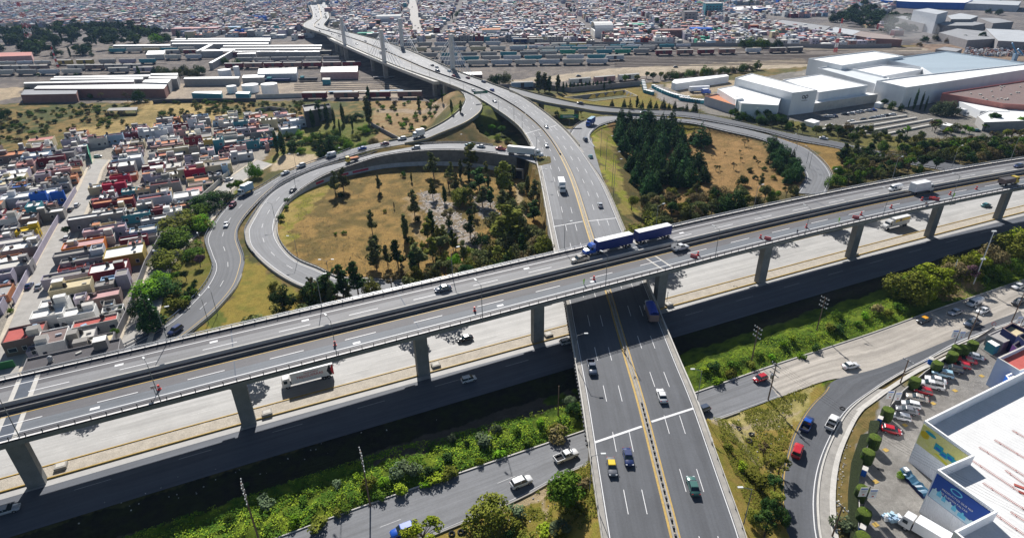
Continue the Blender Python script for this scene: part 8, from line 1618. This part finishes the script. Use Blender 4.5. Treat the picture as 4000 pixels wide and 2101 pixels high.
# ============================================================ people
def person(x, y, z, a, label, shirt, legs, arm=0.0, group=None, skin=(.32, .19, .13)):
    p = G(x, y, z) if z else GP(x, y); me = bpy.data.meshes.new('person'); T = thing('person', label, 'person', tuple(p), a, group)
    J = {'pel': (0, 0, .95), 'spn': (0, 0, 1.15), 'chs': (0, 0, 1.38), 'nck': (0, 0, 1.52), 'hd0': (0, .01, 1.6), 'hd1': (0, .01, 1.73), 'kl': (.03, .1, .5), 'al': (-.02, .11, .08), 'tl': (.12, .12, .04), 'kr': (.05, -.1, .5), 'ar': (.06, -.12, .08), 'tr': (.2, -.12, .04), 'sl': (0, .19, 1.42), 'el': (.02, .28, 1.14), 'wl': (.12, .27, .92), 'hl': (.16, .26, .84), 'sr': (0, -.19, 1.42), 'er': (.12+.1*arm, -.3, 1.18+.25*arm), 'wr': (.3, -.3, 1.15+.55*arm), 'hr': (.36, -.3, 1.17+.62*arm)}
    K = list(J); E = [('pel','spn'),('spn','chs'),('chs','nck'),('nck','hd0'),('hd0','hd1'),('pel','kl'),('kl','al'),('al','tl'),('pel','kr'),('kr','ar'),('ar','tr'),('chs','sl'),('sl','el'),('el','wl'),('wl','hl'),('chs','sr'),('sr','er'),('er','wr'),('wr','hr')]
    rad = dict(pel=.15, spn=.13, chs=.17, nck=.06, hd0=.09, hd1=.10, kl=.075, al=.05, tl=.045, kr=.075, ar=.05, tr=.045, sl=.075, el=.05, wl=.035, hl=.04, sr=.075, er=.05, wr=.035, hr=.04)
    me.from_pydata([J[k] for k in K], [(K.index(a_), K.index(b_)) for a_, b_ in E], []); o = bpy.data.objects.new('body', me); COL.objects.link(o); sk = o.modifiers.new('s', 'SKIN'); me.skin_vertices[0].data[0].use_root = True
    for i, k in enumerate(K): me.skin_vertices[0].data[i].radius = (rad[k], rad[k])
    su = o.modifiers.new('u', 'SUBSURF'); su.levels = 1; su.render_levels = 1
    bpy.context.view_layer.update(); dg = bpy.context.evaluated_depsgraph_get(); m2 = bpy.data.meshes.new_from_object(o.evaluated_get(dg)); bpy.data.objects.remove(o); m2.materials.clear()
    for q in (mat('skin_tone', skin, .6, 0), shirt, legs): m2.materials.append(q)
    for f in m2.polygons:
        c = f.center; f.material_index = 0 if c.z > 1.52 or (abs(c.y) > .24 and (c-Vector(J['hl'])).length < .09) or (c-Vector(J['hr'])).length < .09 else 1 if c.z > .98 or (abs(c.y) > .2 and c.z > .85) else 2
        f.use_smooth = True
    put('body', m2, T); mb = MB(); mb.cyl(0, .01, 1.76, 1.84, .115, .1, 10); mb.cyl(0, .01, 1.84, 1.9, .1, .04, 10); mb.build('hat', M_white if shirt.name.startswith('vest') else M_tyre, T); return T
M_vest = mat('vest_lime', (.35,.75,.02), .7, .05); M_dk = mat('cloth_dark', (.03,.035,.05), .9, 0); M_bl = mat('cloth_blue', (.05,.08,.2), .9, 0); M_rd = mat('cloth_red', (.35,.05,.05), .9, 0)
person(2281, 1110, VZ+.03, 2.2, 'road worker in lime suit raising an arm beside the red barrel', M_vest, M_vest, 1.0); person(3276, 868, VZ+.03, 1.0, 'road worker in lime suit standing left of the red plastic barrier', M_vest, M_vest); person(3724, 771, VZ+.03, 1.0, 'road worker in lime suit near the lamp post at the right of the viaduct', M_vest, M_vest)
person(3112, 916, VZ+.03, .3, 'person in dark clothes on the near side of the viaduct', M_dk, M_bl); person(45, 1205, 0, .5, 'person in dark clothes on the pavement of the lower estate street', M_dk, M_dk); person(56, 1203, 0, 2, 'person in black top beside another on the lower estate pavement', M_dk, M_bl); person(348, 660, 0, 0, 'person in red top at the top of the estate street', M_rd, M_dk); person(354, 658, 0, 2, 'person in blue top at the top of the estate street', M_bl, M_dk)
person(2440, 1380, 6.3, 1.2, 'person in dark clothes on the median of the wide road', M_dk, M_dk)
# ============================================================ air
hz0 = MB(); hz0.hexa([(-4200, -350, -3), (4200, -350, -3), (4200, 3200, -3), (-4200, 3200, -3), (-4200, -350, 112), (4200, -350, 112), (4200, 3200, 112), (-4200, 3200, 112)])
mh = bpy.data.materials.new('haze_air'); mh.use_nodes = True; n = mh.node_tree.nodes; n.remove(n['Principled BSDF']); pv = n.new('ShaderNodeVolumePrincipled'); pv.inputs['Color'].default_value = (.38, .60, 1.0, 1); pv.inputs['Density'].default_value = HAZE_D; pv.inputs['Anisotropy'].default_value = .2; mh.node_tree.links.new(pv.outputs[0], n['Material Output'].inputs['Volume'])
if HAZE_D > 0: tag(hz0.build('haze', mh), 'thin bluish summer haze over the whole scene', 'haze', kind='stuff')
# thin smoke over the scrap yard
mb = MB(); c = G(3575, 158); n = 12
for j in range(7):
    z = 1+j*4.2; r = 9+4*math.sin(j*.52)*2
    for i in range(n): mb.v.append((c.x-j*3.5+r*1.9*math.cos(6.283*i/n), c.y+r*math.sin(6.283*i/n), z))
for j in range(6):
    for i in range(n): a, b = j*n+i, j*n+(i+1) % n; mb.f.append((a, b, b+n, a+n)); mb.m.append(0)
mb.f += [tuple(range(n-1, -1, -1)), tuple(range(6*n, 7*n))]; mb.m += [0, 0]
ms = bpy.data.materials.new('smoke_air'); ms.use_nodes = True; n = ms.node_tree.nodes; n.remove(n['Principled BSDF']); pv = n.new('ShaderNodeVolumePrincipled'); pv.inputs['Color'].default_value = (.9, .9, .92, 1); pv.inputs['Density'].default_value = .012; ms.node_tree.links.new(pv.outputs[0], n['Material Output'].inputs['Volume'])
tag(mb.build('smoke', ms), 'pale smoke drifting over the scrap yard at the upper right', 'smoke', kind='stuff')
# ============================================================ unique labels
ORD = 'first second third fourth fifth sixth seventh eighth ninth tenth eleventh twelfth thirteenth fourteenth fifteenth sixteenth seventeenth eighteenth nineteenth twentieth'.split()
from collections import defaultdict
dd_ = defaultdict(list); gc_ = defaultdict(int)
for o in TOP: gc_[o.get('group')] += 1
for o in TOP:
    gp = o.get('group'); 
    if o.get('label') and (gp in (None, 'houses of the estate', 'houses of the far town', 'railway wagons') or gc_[gp] <= 20): dd_[o['label']].append(o)
for lb, L_ in dd_.items():
    if len(L_) < 2: continue
    L_.sort(key=lambda o: PJ(o.location)[0]); 
    for i, o in enumerate(L_):
        q = 'leftmost of its look' if i == 0 else 'rightmost of its look' if i == len(L_)-1 else (ORD[i] if i < 20 else str(i+1)+'th')+' from the left'
        w = lb.split(); k = 16-len(q.split()); o['label'] = (lb if len(w) <= k else ' '.join(w[:k])).rstrip(',')+', '+q
